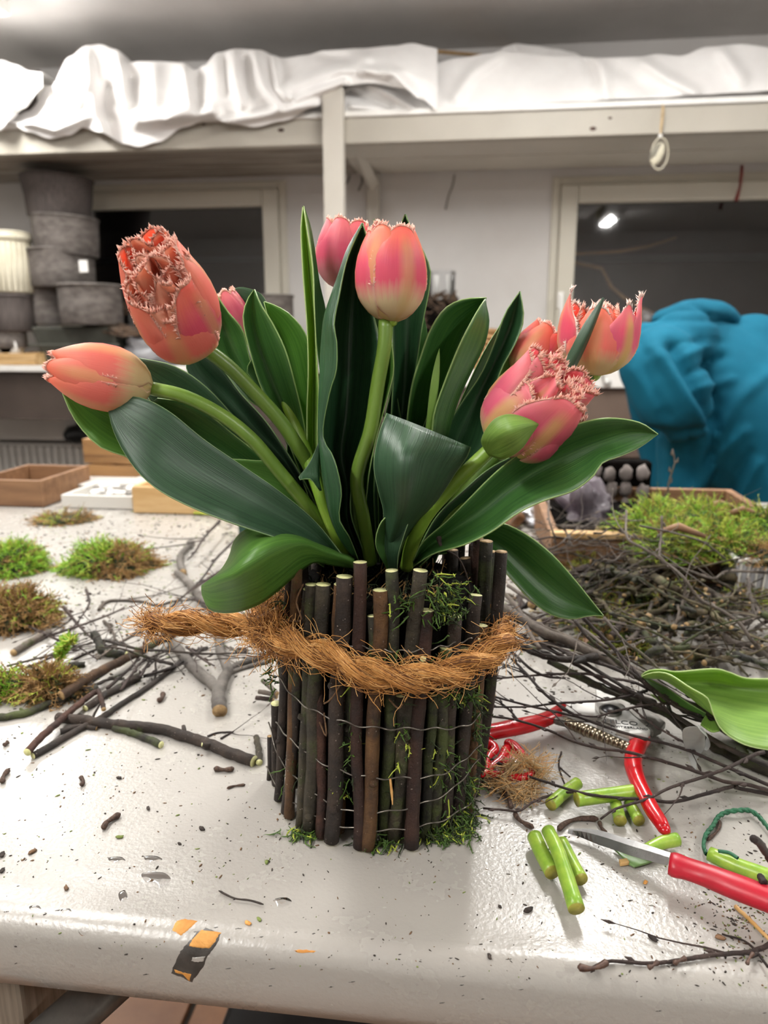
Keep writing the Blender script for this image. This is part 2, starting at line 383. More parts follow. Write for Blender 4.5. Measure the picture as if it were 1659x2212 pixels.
def glassy(name, tint, rough=.0, alpha=.12, ior=1.45):
    m = NT(name); tr = m.n('ShaderNodeBsdfTransparent'); tr.inputs[0].default_value = tint
    gl = m.n('ShaderNodeBsdfGlossy'); gl.inputs['Roughness'].default_value = rough
    fr = m.n('ShaderNodeFresnel'); fr.inputs[0].default_value = ior
    a = m.n('ShaderNodeMath', operation='ADD', i_1=alpha); m.l(fr.outputs[0], a.inputs[0])
    mx = m.n('ShaderNodeMixShader'); m.l(a.outputs[0], mx.inputs[0]); m.l(tr.outputs[0], mx.inputs[1]); m.l(gl.outputs[0], mx.inputs[2]); m.l(mx.outputs[0], m.out.inputs[0])
    return m.mat
M['glass'] = glassy('window_glass', (.9, .9, .9, 1), .03, .07)
M['wet'] = glassy('wet_film', (.96, .96, .96, 1), .04, .0, 1.33)
M['clear'] = glassy('clear_plastic', (.93, .94, .95, 1), .1, .12)
_l = NT('lamp_diffuser'); _l.b.inputs['Emission Color'].default_value = (1, .98, .95, 1); _l.b.inputs['Emission Strength'].default_value = 110; M['lampglow'] = _l.mat
# ================================================================ THE SETTING
def struct(mb, name, mats, parent=None, **k):
    o = mb.build(name, mats, parent, **k)
    if parent is None: o['kind'] = 'structure'
    return o
XL, XR, YB = -3.6, 3.4, -2.6
b = MB(); b.box((XL-.1, YB-.1, FLOOR-.1), (XR+.1, YW+.4, FLOOR-.006)); floor = struct(b, 'floor', M['grout'], smooth=False)
tb = MB(); ts = .285; tb.box((.006, .006, 0), (ts-.006, ts-.006, .012)); t0 = None
for i in range(-7, 4):
    for j in range(-4, 6):
        if t0 is None: t0 = tb.build('tile', M['tile'], floor, smooth=False, bevel=.002); o = t0
        else: o = t0.copy(); C.objects.link(o)
        o.location = (i*ts+.16, j*ts+.11, FLOOR-.008+R.uniform(0, .002))
b = MB(); b.box((XL-.1, YB-.1, CEIL), (XR+.1, YW+.4, CEIL+.1)); struct(b, 'ceiling', M['ceil'], smooth=False)
for nm, a, c in (('wall_left', (XL-.1, YB, FLOOR), (XL, YW, CEIL)), ('wall_right', (XR, YB, FLOOR), (XR+.1, YW, CEIL)), ('wall_front', (XL, YB-.1, FLOOR), (XR, YB, CEIL))):
    b = MB(); b.box(a, c); struct(b, nm, M['wall'], smooth=False)
# window openings from the picture
def qx(px, py, Y=YW): return Q(px, py, Y).x
def qz(px, py, Y=YW): return Q(px, py, Y).z
W1 = (qx(120, 600), qx(624, 600), qz(620, 800), qz(420, 395))       # x0 x1 z0 z1 outer frame
W2 = (qx(1189, 500), qx(1900, 500), qz(1240, 835), qz(1400, 378))
b = MB()
xs = [XL, W1[0], W1[1], W2[0], W2[1], XR]
for i in range(5):
    if i in (1, 3):
        w = W1 if i == 1 else W2
        b.box((xs[i], YW, FLOOR), (xs[i+1], YW+.25, w[2])); b.box((xs[i], YW, w[3]), (xs[i+1], YW+.25, CEIL))
    else: b.box((xs[i], YW, FLOOR), (xs[i+1], YW+.25, CEIL))
struct(b, 'wall_back', M['wall'], smooth=False)
def window(name, w, fr_px, handle_x=None):
    x0, x1, z0, z1 = w; a = fr_px
    b = MB()
    def ring(x0, x1, z0, z1, t, y0, y1, bot=None):
        bt = bot or t
        b.box((x0, y0, z0), (x0+t, y1, z1)); b.box((x1-t, y0, z0), (x1, y1, z1)); b.box((x0+t, y0, z0), (x1-t, y1, z0+bt)); b.box((x0+t, y0, z1-t), (x1-t, y1, z1))
    ring(x0, x1, z0, z1, .035, YW-.012, YW+.06)
    fr = struct(b, name, M['frame'], smooth=False, bevel=.004)
    b = MB(); t = a
    ring(x0+.036, x1-.036, z0+.036, z1-.036, t, YW-.03, YW+.03)
    b.build('sash', M['frame'], fr, smooth=False, bevel=.006)
    b = MB(); b.box((x0+.036+t*.9, YW+.004, z0+.036+t*.9), (x1-.036-t*.9, YW+.008, z1-.036-t*.9)); b.build('pane', M['glass'], fr, smooth=False)
    return fr
w1 = window('window_1', W1, .075); w2 = window('window_2', W2, .075)
# handle of the right window
h0 = Q(1212, 640, YW-.05); b = MB()
b.box((h0.x-.014, YW-.045, h0.z-.05), (h0.x+.014, YW-.03, h0.z+.02)); b.tube([(h0.x, YW-.045, h0.z), (h0.x, YW-.075, h0.z)], .008, 10, cap=0)
b.tube([(h0.x, YW-.075, h0.z+.008), (h0.x, YW-.078, h0.z-.05), (h0.x+.002, YW-.072, h0.z-.125)], [.01, .0095, .008], 10, cap=0)
b.build('handle', M['white'], w2, bevel=.002)
b = MB(); b.box((XL, YW+1.2, FLOOR), (XR, YW+1.22, CEIL+.5)); b.v = b.v
yard = struct(b, 'wall_outside', simple('night_wall', '#3b2c28', '#2c2321', 3, .8), smooth=False)
b = MB(); yp = YW+1.1; zz = Q(1500, 560, yp).z; zt = Q(1500, 450, yp).z
b.box((Q(1250, 560, yp).x, yp, zz-.01), (XR, yp+.05, zz+.03)); b.box((XL, yp, zz+.02), (Q(600, 560, yp).x, yp+.05, zz+.05))
struct(b, 'trim_1', simple('night_ledge', '#5a5d5e', '#484a4b', 3, .7), smooth=False)

# ---------------------------------------------------------------- deep overhead shelf of planks
YS = 2.56
zt = Q(1200, 238, YS).z; zb = Q(1200, 296, YS).z
zu = zb+.012; zt_shelf = zt
shelf = thing('overhead_shelf', 'white painted plank shelf running under the ceiling above both windows', 'shelf', (0, YS, zb))
x0, x1 = XL+.002, XR-.002
b = MB(); b.box((x0, YS, zb), (x1, YS+.045, zt)); b.build('front_beam', M['beam'], shelf, smooth=False, bevel=.003)
b = MB(); b.box((x0, YS-.012, zt), (x1, YW-.004, zt+.02)); b.build('shelf_top', M['white'], shelf, smooth=False, bevel=.003)  # white carries the stronger light on the protruding top edge
xm = Q(720, 300, YS).x
for i in range(4):
    ya = YS+.047+i*.134; yb_ = min(ya+.13, YW-.004); b = MB()
    b.box((x0, ya, zu+.002*(i % 2)), (xm, yb_, zu+.02)); b.build('plank', M['plank'], shelf, smooth=False, bevel=.002)
    b = MB(); b.box((xm+.002, ya, zu+.002*(i % 2)), (x1, yb_, zu+.02)); b.build('plank', M['white_wood'], shelf, smooth=False, bevel=.002)
# front post, wall post, diagonal brace
pa, pb = Q(697, 300, YS-.05), Q(741, 300, YS-.05); b = MB(); zp = Q(720, 186, YS-.05).z
b.box((pa.x, YS-.052, FLOOR), (pb.x, YS-.001, zp)); b.build('post', M['white_wood'], shelf, smooth=False, bevel=.004)
pc, pd_ = Q(792, 430, YW-.05), Q(818, 430, YW-.05); b = MB(); b.box((pc.x, YW-.05, FLOOR), (pd_.x, YW-.002, zu-.001)); b.build('post', M['white_wood'], shelf, smooth=False, bevel=.004)
b = MB()
A = Q(742, 262, YS+.05); B = Q(806, 400, YW-.03); d = (B-A).normalized()
b.tube([A, B], .03, 4, 0, cap=0); b.build('brace', M['white_wood'], shelf, smooth=False, bevel=.003)
# knots and a screw hole on the beam
for (x, y, r) in ((1281, 278, 5), (607, 281, 5), (1318, 255, 3), (440, 268, 3)):
    p = Q(x, y, YS-.0005); b = MB(); b.ball(p, m_px(r, p), 0, 8, (1.5, .12, .8)); b.build('knot', M['bark2'], shelf)

# ---------------------------------------------------------------- cloths on the shelf
def segdist(p, a, b_):
    ax, ay = a; bx, by = b_; dx, dy = bx-ax, by-ay; L = dx*dx+dy*dy+1e-9
    t = max(0, min(1, ((p[0]-ax)*dx+(p[1]-ay)*dy)/L)); return sqrt((p[0]-ax-t*dx)**2+(p[1]-ay-t*dy)**2)
def foldsum(x, y, folds):
    s = 0
    for poly, amp, wd in folds:
        d = min(segdist((x, y), poly[i], poly[i+1]) for i in range(len(poly)-1)); s += amp*exp(-(d/wd)**2)
    return s
def interp(poly, x):
    if x <= poly[0][0]: return poly[0][1]
    for (a, ya), (c, yc) in zip(poly, poly[1:]):
        if x <= c:
            t = (x-a)/(c-a+1e-9); t = t*t*(3-2*t); return ya+(yc-ya)*t
    return poly[-1][1]
def cloth(name, top, bot, label, folds, yprof, back=.28, nx=110, ny=34, mat='cloth', group=None):
    """draped sheet: upper outline and hem in the picture, depth from a profile and modelled folds; the top runs back over what it covers"""
    b = MB(); xa, xb = top[0][0], top[-1][0]
    def fn(u, v):
        x = lerp(xa, xb, u); yt, yb2 = interp(top, x), interp(bot, x)
        if v < .25:                                     # the part lying back over the shelf
            k = 1-v/.25; p = Q(x, yt, yprof(0)+foldsum(x, yt, folds)*.4); return p+Vector((0, back*k, -.05*k*k+.008*sin(x*.03)*k))
        t = (v-.25)/.75; y = lerp(yt, yb2, t)
        dy = foldsum(x, y, folds)*min(1, t*5+.3)
        w = .006*noise.noise(Vector((x*.02, y*.02, 1)))
        yy = yprof(t)-dy+w; p = Q(x, y, yy)
        return Q(x, y, min(yy, YS-.016)) if p.z < zt_shelf+.026 and yprof(1) < YS+.01 else p
    b.grid(fn, nx, ny); o = b.build(name, M[mat], solid=.003, sub=1)
    return tag(o, label, 'cloth', group)
lipp = lambda t: YS+.10-.13*min(1, t*1.6)
cloth('draped_cloth', [(-60, 130), (0, 127), (30, 137), (60, 152), (92, 156)], [(-60, 290), (0, 285), (20, 262), (50, 235), (92, 190)],
      'white cloth end bunched on the shelf in the far left corner', [([(0, 130), (30, 200), (10, 270)], .04, 18), ([(70, 155), (40, 230)], .03, 10)], lipp, .3, 30, 24)
cloth('draped_cloth', [(20, 262), (60, 240), (110, 185), (150, 120), (185, 97), (215, 94), (250, 105), (275, 135), (295, 131), (340, 131), (393, 134), (420, 150), (440, 140), (470, 112), (510, 104), (560, 106), (590, 118), (610, 125), (660, 118), (700, 108), (780, 104), (850, 98), (890, 92), (930, 100), (945, 104)],
      [(20, 264), (60, 285), (110, 300), (150, 293), (180, 276), (215, 286), (270, 312), (300, 318), (340, 308), (400, 275), (440, 262), (470, 260), (500, 268), (550, 275), (610, 262), (680, 232), (740, 185), (800, 180), (870, 190), (910, 215), (945, 238)],
      'long white cloth hanging in deep folds over the shelf edge, left of the post',
      [([(185, 110), (190, 180), (215, 260), (225, 300)], .07, 16), ([(110, 215), (160, 225), (190, 180)], .045, 12), ([(60, 262), (120, 280), (190, 250)], .04, 12),
       ([(262, 140), (268, 210), (300, 262), (390, 250), (460, 240)], .07, 14), ([(235, 190), (225, 240), (250, 300)], -.06, 14), ([(330, 140), (330, 220)], .05, 22), ([(400, 150), (410, 230), (370, 250)], .05, 12),
       ([(285, 180), (285, 240)], -.05, 10), ([(505, 110), (510, 170), (525, 230)], .06, 10), ([(485, 120), (490, 200)], -.04, 9), ([(550, 110), (565, 180), (600, 230)], .055, 10), ([(530, 130), (540, 210)], -.04, 8),
       ([(590, 120), (600, 190), (620, 210)], .05, 8), ([(480, 262), (560, 250), (680, 225)], .05, 9), ([(430, 150), (430, 230)], -.05, 12), ([(620, 190), (700, 160), (790, 130)], .05, 14), ([(640, 215), (740, 178)], .05, 10), ([(700, 115), (820, 150)], -.04, 14), ([(790, 150), (850, 160), (900, 210)], .06, 12)],
      lipp, .34, 190, 40)
cloth('draped_cloth', [(915, 150), (935, 134), (990, 122), (1060, 112), (1085, 105), (1110, 110), (1200, 118), (1300, 122), (1380, 120), (1420, 114), (1470, 118), (1530, 98), (1600, 92), (1680, 100), (1750, 110)],
      [(915, 208), (935, 232), (960, 236), (1100, 228), (1250, 220), (1350, 214), (1420, 212), (1500, 205), (1600, 200), (1680, 195), (1750, 195)],
      'white cloth tucked over a long bundle on the shelf, right of the post',
      [([(1080, 118), (1020, 160), (985, 210)], .03, 14), ([(1290, 115), (1300, 150), (1310, 210)], .035, 12), ([(1270, 130), (1290, 180)], -.03, 10), ([(1390, 135), (1440, 170), (1500, 200)], .035, 12), ([(1560, 110), (1600, 170)], .03, 16), ([(1340, 150), (1400, 190)], -.02, 14)],
      lambda t: YS+.13-.10*t, .34, 120, 30)
cloth('draped_cloth', [(1075, 114), (1090, 98), (1115, 91), (1150, 95), (1200, 103), (1240, 112), (1260, 124)], [(1075, 128), (1090, 128), (1115, 128), (1150, 128), (1200, 128), (1240, 128), (1260, 128)],
      'small hump of white cloth rising behind the right hand cloth bundle', [([(1110, 95), (1120, 125)], .02, 12)], lambda t: YS+.30, .1, 30, 8)
# cloth behind the post
cloth('draped_cloth', [(738, 190), (765, 182), (800, 176), (850, 168), (890, 188), (930, 222)], [(738, 240), (765, 240), (800, 240), (850, 240), (890, 240), (930, 238)],
      'crumpled tail of cloth lying on the shelf just right of the post', [([(745, 195), (840, 232)], -.04, 9), ([(800, 180), (890, 232)], .04, 9), ([(760, 230), (830, 235)], .03, 6)], lambda t: YS+.06-.05*t, .1, 60, 18)
# what shows between the cloths
def front_box(name, x0, y0, x1, y1, Y, dp, mat, label, cat, bev=.004, group=None):
    a = Q(x0, y1, Y); c = Q(x1, y0, Y); b = MB(); b.box((a.x, Y, min(a.z, c.z)), (c.x, Y+dp, max(a.z, c.z))); o = b.build(name, M[mat], smooth=False, bevel=bev); return tag(o, label, cat, group)
a = Q(80, 262, YS+.15); front_box('cardboard_box', 82, 184, 118, 238, YS+.12, .2, 'white', 'small white box peeping out between the cloths on the shelf', 'box')
front_box('storage_box', 20, 150, 84, 238, YS+.3, .2, 'apron', 'dark box in shadow on the shelf behind the corner cloth', 'box')
b = MB(); A = Q(928, 110, YS+.2); B = Q(996, 116, YS+.35); b.tube([A, B+(B-A)*2], .012, 4, cap=0, flat=.6); tag(b.build('wooden_stick', M['wood_pale'], smooth=False, bevel=.002), 'pale wooden slat sticking out between the cloths on the shelf', 'slat')
bk = thing('wire_basket', 'black wire basket with dried plants between the cloths on the shelf', 'basket', Q(885, 238, YS+.12))
b = MB(); q = [Q(x, y, YS+.1+dy) for x, y, dy in ((868, 138, 0), (932, 134, 0), (932, 134, .2), (868, 138, .2))]; b.tube(q+[q[0]], .003, 5); b.tube([Q(830, 135, YS+.08), Q(870, 138, YS+.1)], .003, 5)
for x in (868, 884, 900, 916, 932): b.tube([Q(x, 137, YS+.1), Q(x, 175, YS+.1), Q(x, 234, YS+.1)], .002, 4)
for y in (165, 190, 215): b.tube([Q(868, y, YS+.1), Q(932, y, YS+.1)], .002, 4)
b.build('wire_frame', M['black'], bk)
b = MB()
for i in range(60): p = Q(R.uniform(875, 925), R.uniform(190, 232), YS+.14+R.uniform(0, .1)); b.ball(p, R.uniform(.006, .016), R.randrange(2), 6, (1, 1, .7), .5, seed=i)
tag(b.build('dried_plants', [M['bark2'], M['moss_b']], bk), kind='stuff')
# hanging ornament
orn = thing('hanging_ornament', 'pale filigree disc ornament with a wire ring hanging from the shelf beam', 'ornament', Q(1425, 240, YS-.03))
Yo = YS-.03; b = MB(); b.tube([Q(1432, 226, YS-.015), Q(1430, 240, Yo), Q(1426, 292, Yo)], .0022, 5); b.tube([Q(1432, 226, YS-.015), Q(1434, 240, Yo), Q(1427, 292, Yo)], .0022, 5); b.build('string', M['jute'], orn)
c0 = Q(1420, 332, Yo); b = MB(); b.ball(c0, .036, 0, 16, (.62, .3, 1.1), rot=Matrix.Rotation(.35, 3, 'Y')); b.build('disc', M['cream'], orn)
b = MB()
for i in range(5):
    for j in range(5): b.ball(c0+Vector((-.017+.006*i-.004*j, -.013, .018-.009*j+.003*i)), .0028, 0, 6)
b.build('bead_pattern', M['steel_d'], orn)
b = MB(); c1 = Q(1425, 332, Yo); b.tube([c1+Vector((.036*cos(t/24*2*pi)*.8, 0, .052*sin(t/24*2*pi))) for t in range(25)], .0025, 5); b.build('ring', M['cream'], orn)
b = MB(); b.ball(Q(1426, 294, Yo), .008, 0, 8); b.build('bead', M['white'], orn)
b = MB(); b.tube([Q(1603, 357, YW-.1), Q(1602, 375, YW-.1), Q(1598, 405, YW-.1), Q(1590, 434, YW-.1)], [.007, .007, .006, .009], 6, cap=0); tag(b.build('red_cord', simple('dark_red', '#7d2720', '#5c1d18', 20)), 'dark red cord end hanging before the right window frame', 'cord')
b = MB(); b.tube([Q(982, 378, YW-.03), Q(978, 400, YW-.03), Q(968, 425, YW-.03), Q(962, 452, YW-.03)], .0035, 6, cap=0); tag(b.build('hanging_wire', M['grey_box']), 'thin grey wire hanging on the bare wall under the shelf', 'wire')
b = MB(); b.tube([Q(756, 378, YW-.08), Q(752, 392, YW-.08), Q(744, 400, YW-.08)], .005, 6, cap=0); tag(b.build('bent_hook', M['steel_d']), 'bent dark hook under the shelf, the one nearer the front post', 'hook')
b = MB(); b.tube([Q(783, 378, YW-.08), Q(782, 395, YW-.08), Q(774, 412, YW-.08)], .005, 6, cap=0); tag(b.build('bent_hook', M['steel_d']), 'bent dark hook under the shelf, beside the wall post', 'hook')

# ---------------------------------------------------------------- counter under the windows
YC = 2.62
zc1 = Q(50, 790, YC).z; zc0 = Q(50, 803, YC).z; zr = Q(1290, 800, YC).z
ct = thing('wall_counter', 'white topped counter under the windows with a dark front', 'counter', (0, YC, zc1))
xr_ = Q(1700, 800, YC).x
b = MB(); b.box((XL+.01, YC, zc0), (Q(900, 800, YC).x, YW-.062, zc1)); b.build('counter_top', M['white'], ct, smooth=False, bevel=.003)
b = MB(); b.box((XL+.01, YC+.03, Q(50, 905, YC+.03).z), (Q(900, 800, YC).x, YC+.05, zc0-.001)); b.build('front_panel', M['apron'], ct, smooth=False)  # dark board; the shadow of the recess is put into its colour
b = MB(); b.box((XL+.01, YC+.03, FLOOR), (XL+.05, YW-.07, zc0-.001)); b.build('side_panel', M['apron'], ct, smooth=False)
ct2 = thing('window_counter', 'white window counter with dark doors behind the bending person', 'counter', (1, YC, zc1))
xa = Q(905, 800, YC).x; zr0 = Q(1290, 838, YC).z
b = MB(); b.box((xa, YC, zr0), (XR-.02, YW-.062, zr)); b.build('counter_top', M['white'], ct2, smooth=False, bevel=.004)
for i in range(3):
    xx = xa+.02+i*.62; b = MB(); b.box((xx, YC+.03, Q(1290, 990, YC).z), (xx+.6, YC+.05, zr0-.004)); b.build('door', M['wood_dark'] if i == 9 else simple('dark_door', '#66564b', '#584a40', 3, .5), ct2, smooth=False, bevel=.004)
b = MB(); hc = Q(1312, 826, YC-.01); b.ball(hc, .016, 0, 10, (1, .5, 1)); b.tube([hc+Vector((-.01, 0, 0)), hc+Vector((-.03, -.01, .045)), hc+Vector((.0, -.012, .055))], .004, 6); b.build('latch', M['steel'], ct2)
b = MB(); b.box((xa, YC+.1, FLOOR), (XR-.02, YW-.07, Q(1290, 990, YC).z-.004)); b.build('base', M['grey_box'], ct2, smooth=False)
# radiator behind, left
rd = thing('radiator', 'cream ribbed radiator low on the back wall at the left', 'radiator', Q(90, 1040, YW-.1))
ra, rb = Q(-60, 955, YW-.1), Q(480, 955, YW-.1); zlo = Q(90, 1100, YW-.1).z
b = MB(); b.box((ra.x, YW-.11, ra.z-.012), (rb.x, YW-.02, ra.z)); b.build('top_cover', M['radiator'], rd, smooth=False, bevel=.004)
n = 34
for i in range(n):
    x = ra.x+(rb.x-ra.x)*(i+.5)/n; b = MB(); w = (rb.x-ra.x)/n*.42; b.box((x-w, YW-.105, zlo-.2), (x+w, YW-.03, ra.z-.014)); b.build('rib', M['radiator'], rd, smooth=False, bevel=.006)
front_box('storage_crate', -40, 905, 200, 948, YW-.16, .1, 'radiator', 'pale ledge board along the back wall above the radiator', 'board')

# ---------------------------------------------------------------- ceiling lamps
for (x, y, ln, pw), lo in zip(LAMPS, lamp_objs):
    L = thing('fluorescent_lamp', 'white fluorescent ceiling lamp with a bare bright tube', 'lamp', (x, y, CEIL), 'ceiling lamps')
    b = MB(); b.box((x-.06, y-ln/2-.03, CEIL-.05), (x+.06, y+ln/2+.03, CEIL-.001)); b.build('housing', M['white'], L, smooth=False, bevel=.004)
    b = MB(); b.tube([(x, y-ln/2, CEIL-.068), (x, y+ln/2, CEIL-.068)], .014, 10, cap=0); b.build('tube', M['lampglow'], L)
    lo.parent = L; lo.matrix_parent_inverse = parent_inv(L)

# ---------------------------------------------------------------- pots and boxes on the left counter
def pot(x0, x1, y0, y1, Y, mat, label, flare=1.0, dent=0.0, tilt=0.0, group=None, ridges=0, name='felt_pot', cat='pot'):
    """open tapered pot whose outline spans x0..x1, y0..y1 in the picture"""
    cx = (x0+x1)/2; p0 = Q(cx, y1, Y); p1 = Q(cx, y0, Y); r = abs(Q(x1, y1, Y).x-Q(x0, y1, Y).x)/2; h = p1.z-p0.z
    t = thing(name, label, cat, p0, group); rot = Matrix.Rotation(tilt, 3, 'Y')
    b = MB(); seg = 40
    prof = [(r*.96/flare, 0), (r/flare, h*.03), (lerp(r/flare, r, .5), h*.5), (r, h*.97), (r*1.015, h), (r*.95, h), (r*.93, h*.94), (r*.9, h*.5)]
    b.lathe(prof, (0, 0, 0), seg)
    for i, v in enumerate(b.v):
        v = Vector(v); a = atan2(v.y, v.x)
        k = 1+dent*noise.noise(Vector((cos(a)*1.2, sin(a)*1.2, v.z*6+cx)))+(ridges*.03*sin(a*ridges*7) if ridges else 0)
        v = rot@Vector((v.x*k, v.y*k, v.z*(1+dent*.5*noise.noise(Vector((cos(a), sin(a), 5+cx)))))); b.v[i] = tuple(v+p0)
    b.build('pot_body', M[mat], t); b2 = MB()
    b2.lathe([(r*.1, h*.7), (r*.88, h*.7)], p0, 24); b2.build('pot_filling', M['soil'], t)
    if True:
        b3 = MB(); pts = []
        for k in range(41):
            a = 2*pi*k/40; pts.append(p0+rot@Vector((r*1.0*cos(a), r*1.0*sin(a), h)))
        b3.tube(pts, .006, 6); b3.build('rim', M[mat], t)
    return t
Yt = 2.86
pot(140, 262, 618, 702, Yt-.12, 'felt', 'wide grey speckled felt pot beside the vine wreath', 1.0, .06)
pot(72, 148, 622, 702, Yt, 'felt', 'grey felt pot with a curled handle under the tower of pots', 1.0, .06)
pot(74, 200, 543, 623, Yt, 'felt', 'grey spotted pot with a white sticker in the tower of pots', 1.02, .05)
pot(80, 207, 472, 553, Yt, 'felt', 'smooth grey pot, second from the top of the tower', 1.04, .06, .05)
pot(62, 196, 386, 474, Yt, 'felt_d', 'topmost flared pot of the tower, tilted under the shelf', 1.14, .10, .05)  # darker material: shadow on the top pot is put into its colour
front_box('price_sticker', 172, 562, 188, 588, Yt-.235, .003, 'white', 'white sticker on the spotted grey pot', 'sticker', 0)
t = pot(-16, 70, 505, 634, Yt-.1, 'cream', 'cream ribbed jar standing on the dark grey pot', 1.0, .0, ridges=0, name='ribbed_jar', cat='jar')
pr = Q(27, 634, Yt-.1); rr = abs(Q(70, 600, Yt-.1).x-Q(-16, 600, Yt-.1).x)/2; hh = Q(27, 505, Yt-.1).z-pr.z
for k in range(26):
    a = 2*pi*k/26; b = MB(); b.tube([pr+Vector((rr*1.0*cos(a), rr*1.0*sin(a), hh*.03)), pr+Vector((rr*1.0*cos(a), rr*1.0*sin(a), hh*.84))], .003, 5, cap=0); b.build('rib', M['cream'], t)
b = MB(); b.lathe([(rr*1.0, hh*.86), (rr*1.08, hh*.88), (rr*1.08, hh*.97), (rr*.95, hh)], pr, 32); b.build('lid', M['cream'], t)
pot(-14, 74, 640, 716, Yt-.1, 'felt_d', 'dark grey ribbed pot beneath the cream jar', 1.0, .03)
pot(-5, 56, 714, 752, Yt-.12, 'felt', 'flattened grey pot at the bottom of the left stack', 1.0, .06)
# tape roll, box, tub, bag, wreath
p = Q(22, 762, YC+.1); tr = thing('tape_roll', 'white tape roll lying on its side by the small wooden box', 'tape', p)
for rad, mt, nm in ((.052, 'white', 'tape'), (.032, 'wood', 'core')):
    b = MB(); q = Q(20, 748, YC+.1); r2 = rad; b.tube([q+Vector((0, -.03, 0)), q+Vector((.0, .03, 0))], rad, 20, cap=0); b.build(nm, M[mt], tr)
    if mt == 'wood':
        b.v = b.v
cr_ = thing('wooden_crate', 'small pale wooden crate on the left end of the counter', 'crate', Q(30, 790, YC+.01))
for k in range(2):
    a = Q(-80, 788-k*13, YC+.01); c = Q(76, 776-k*13, YC+.01); b = MB(); b.box((a.x, YC+.01, a.z), (c.x, YC+.022, c.z)); b.build('slat', M['wood_pale'], cr_, smooth=False, bevel=.002)
b = MB(); a = Q(-80, 788, YC+.01); c = Q(76, 762, YC+.01); b.box((c.x-.012, YC+.023, a.z), (c.x, YC+.2, c.z)); b.box((a.x, YC+.2, a.z), (c.x, YC+.212, c.z)); b.box((a.x, YC+.024, a.z), (c.x-.013, YC+.199, a.z+.008)); b.build('crate_body', M['wood_pale'], cr_, smooth=False)
tub = thing('plastic_tub', 'dark green plastic tub under the pots', 'tub', Q(130, 785, YC+.1))
a = Q(72, 785, YC+.06); c = Q(250, 705, YC+.06); b = MB()
zl = c.z
w = c.x-a.x; d2 = .36; o2 = .03
vs_ = []
for z, k in ((a.z, 1), (zl, 0)):
    for x, y in ((a.x+o2*k, YC+.06+o2*k), (c.x-o2*k, YC+.06+o2*k), (c.x-o2*k, YC+.06+d2-o2*k), (a.x+o2*k, YC+.06+d2-o2*k)): vs_.append(b.vert((x, y, z)))
for f in ((0, 3, 2, 1), (0, 1, 5, 4), (1, 2, 6, 5), (2, 3, 7, 6), (3, 0, 4, 7), (4, 5, 6, 7)): b.face([vs_[k] for k in f])
b.build('tub_body', M['dark_tub'], tub, smooth=False, bevel=.01)
b = MB(); zq = Q(100, 745, YC+.05).z; b.box((a.x-.012, YC+.045, zq-.008), (c.x+.012, YC+.062, zq+.004)); b.build('tub_rim', M['dark_tub'], tub, smooth=False, bevel=.004)
def lump(name, x0, y0, x1, y1, Y, dp, mat, label, cat, nz=.5, seed=1, seg=26, sub=0):
    c = Q((x0+x1)/2, (y0+y1)/2, Y); w = abs(Q(x1, y1, Y).x-Q(x0, y1, Y).x)/2; h = abs(Q(x0, y0, Y).z-Q(x0, y1, Y).z)/2
    b = MB(); b.ball((0, 0, 0), 1, 0, seg, (1, 1, 1))
    for i, v in enumerate(b.v):
        v = Vector(v); k = 1+nz*noise.noise(v*1.7+Vector((seed, 0, 0)))+nz*.5*noise.noise(v*4.3+Vector((seed, 9, 0)))
        z = max(v.z*k, -1.0); b.v[i] = (c.x+v.x*k*w, c.y+v.y*k*dp, c.z+z*h)
    return tag(b.build(name, M[mat], sub=sub), label, cat)
lump('plastic_bag', 262, 722, 400, 786, YC+.16, .10, 'plastic_bag', 'crumpled grey plastic sheeting on the counter behind the left tulips', 'bag', .35, 3, 40)
lump('plastic_bag', 410, 700, 560, 790, YC+.16, .12, 'plastic_bag', 'grey plastic bag behind the upper left tulip', 'bag', .35, 8, 36)
def wreath(x, y, Y, rx, ry, label, n=16, seed=2, ry3=.5):
    rr = random.Random(seed); t = thing('vine_wreath', label, 'wreath', Q(x, y+ry, Y)); c = Q(x, y, Y); sx = m_px(rx, c); sz = m_px(ry, c)
    for k in range(n):
        b = MB(); ph = rr.uniform(0, 6.28); tl = rr.uniform(-.4, .4); pts = []
        sc = rr.uniform(.55, 1.05)
        for i in range(26):
            a = ph+2*pi*i/25*rr.uniform(.99, 1.01); w = .12*sin(a*3+ph*2)
            pts.append(c+Vector((sx*sc*(1+w)*cos(a), sx*ry3*sc*(1+w)*sin(a)+.02*sin(a*2+ph), sz*(sc*.9*sin(a+tl)*(1-w)))))
        b.tube(pts, rr.uniform(.003, .006), 5); b.build('vine', M['vine'], t)
    return t
wreath(300, 688, YC+.14, 95, 42, 'tangled brown vine wreath on the counter beside the felt pots', 18, 2)
wreath(350, 712, YC+.2, 80, 20, 'flat brown twig wreath lying behind the upper left tulip', 12, 5)
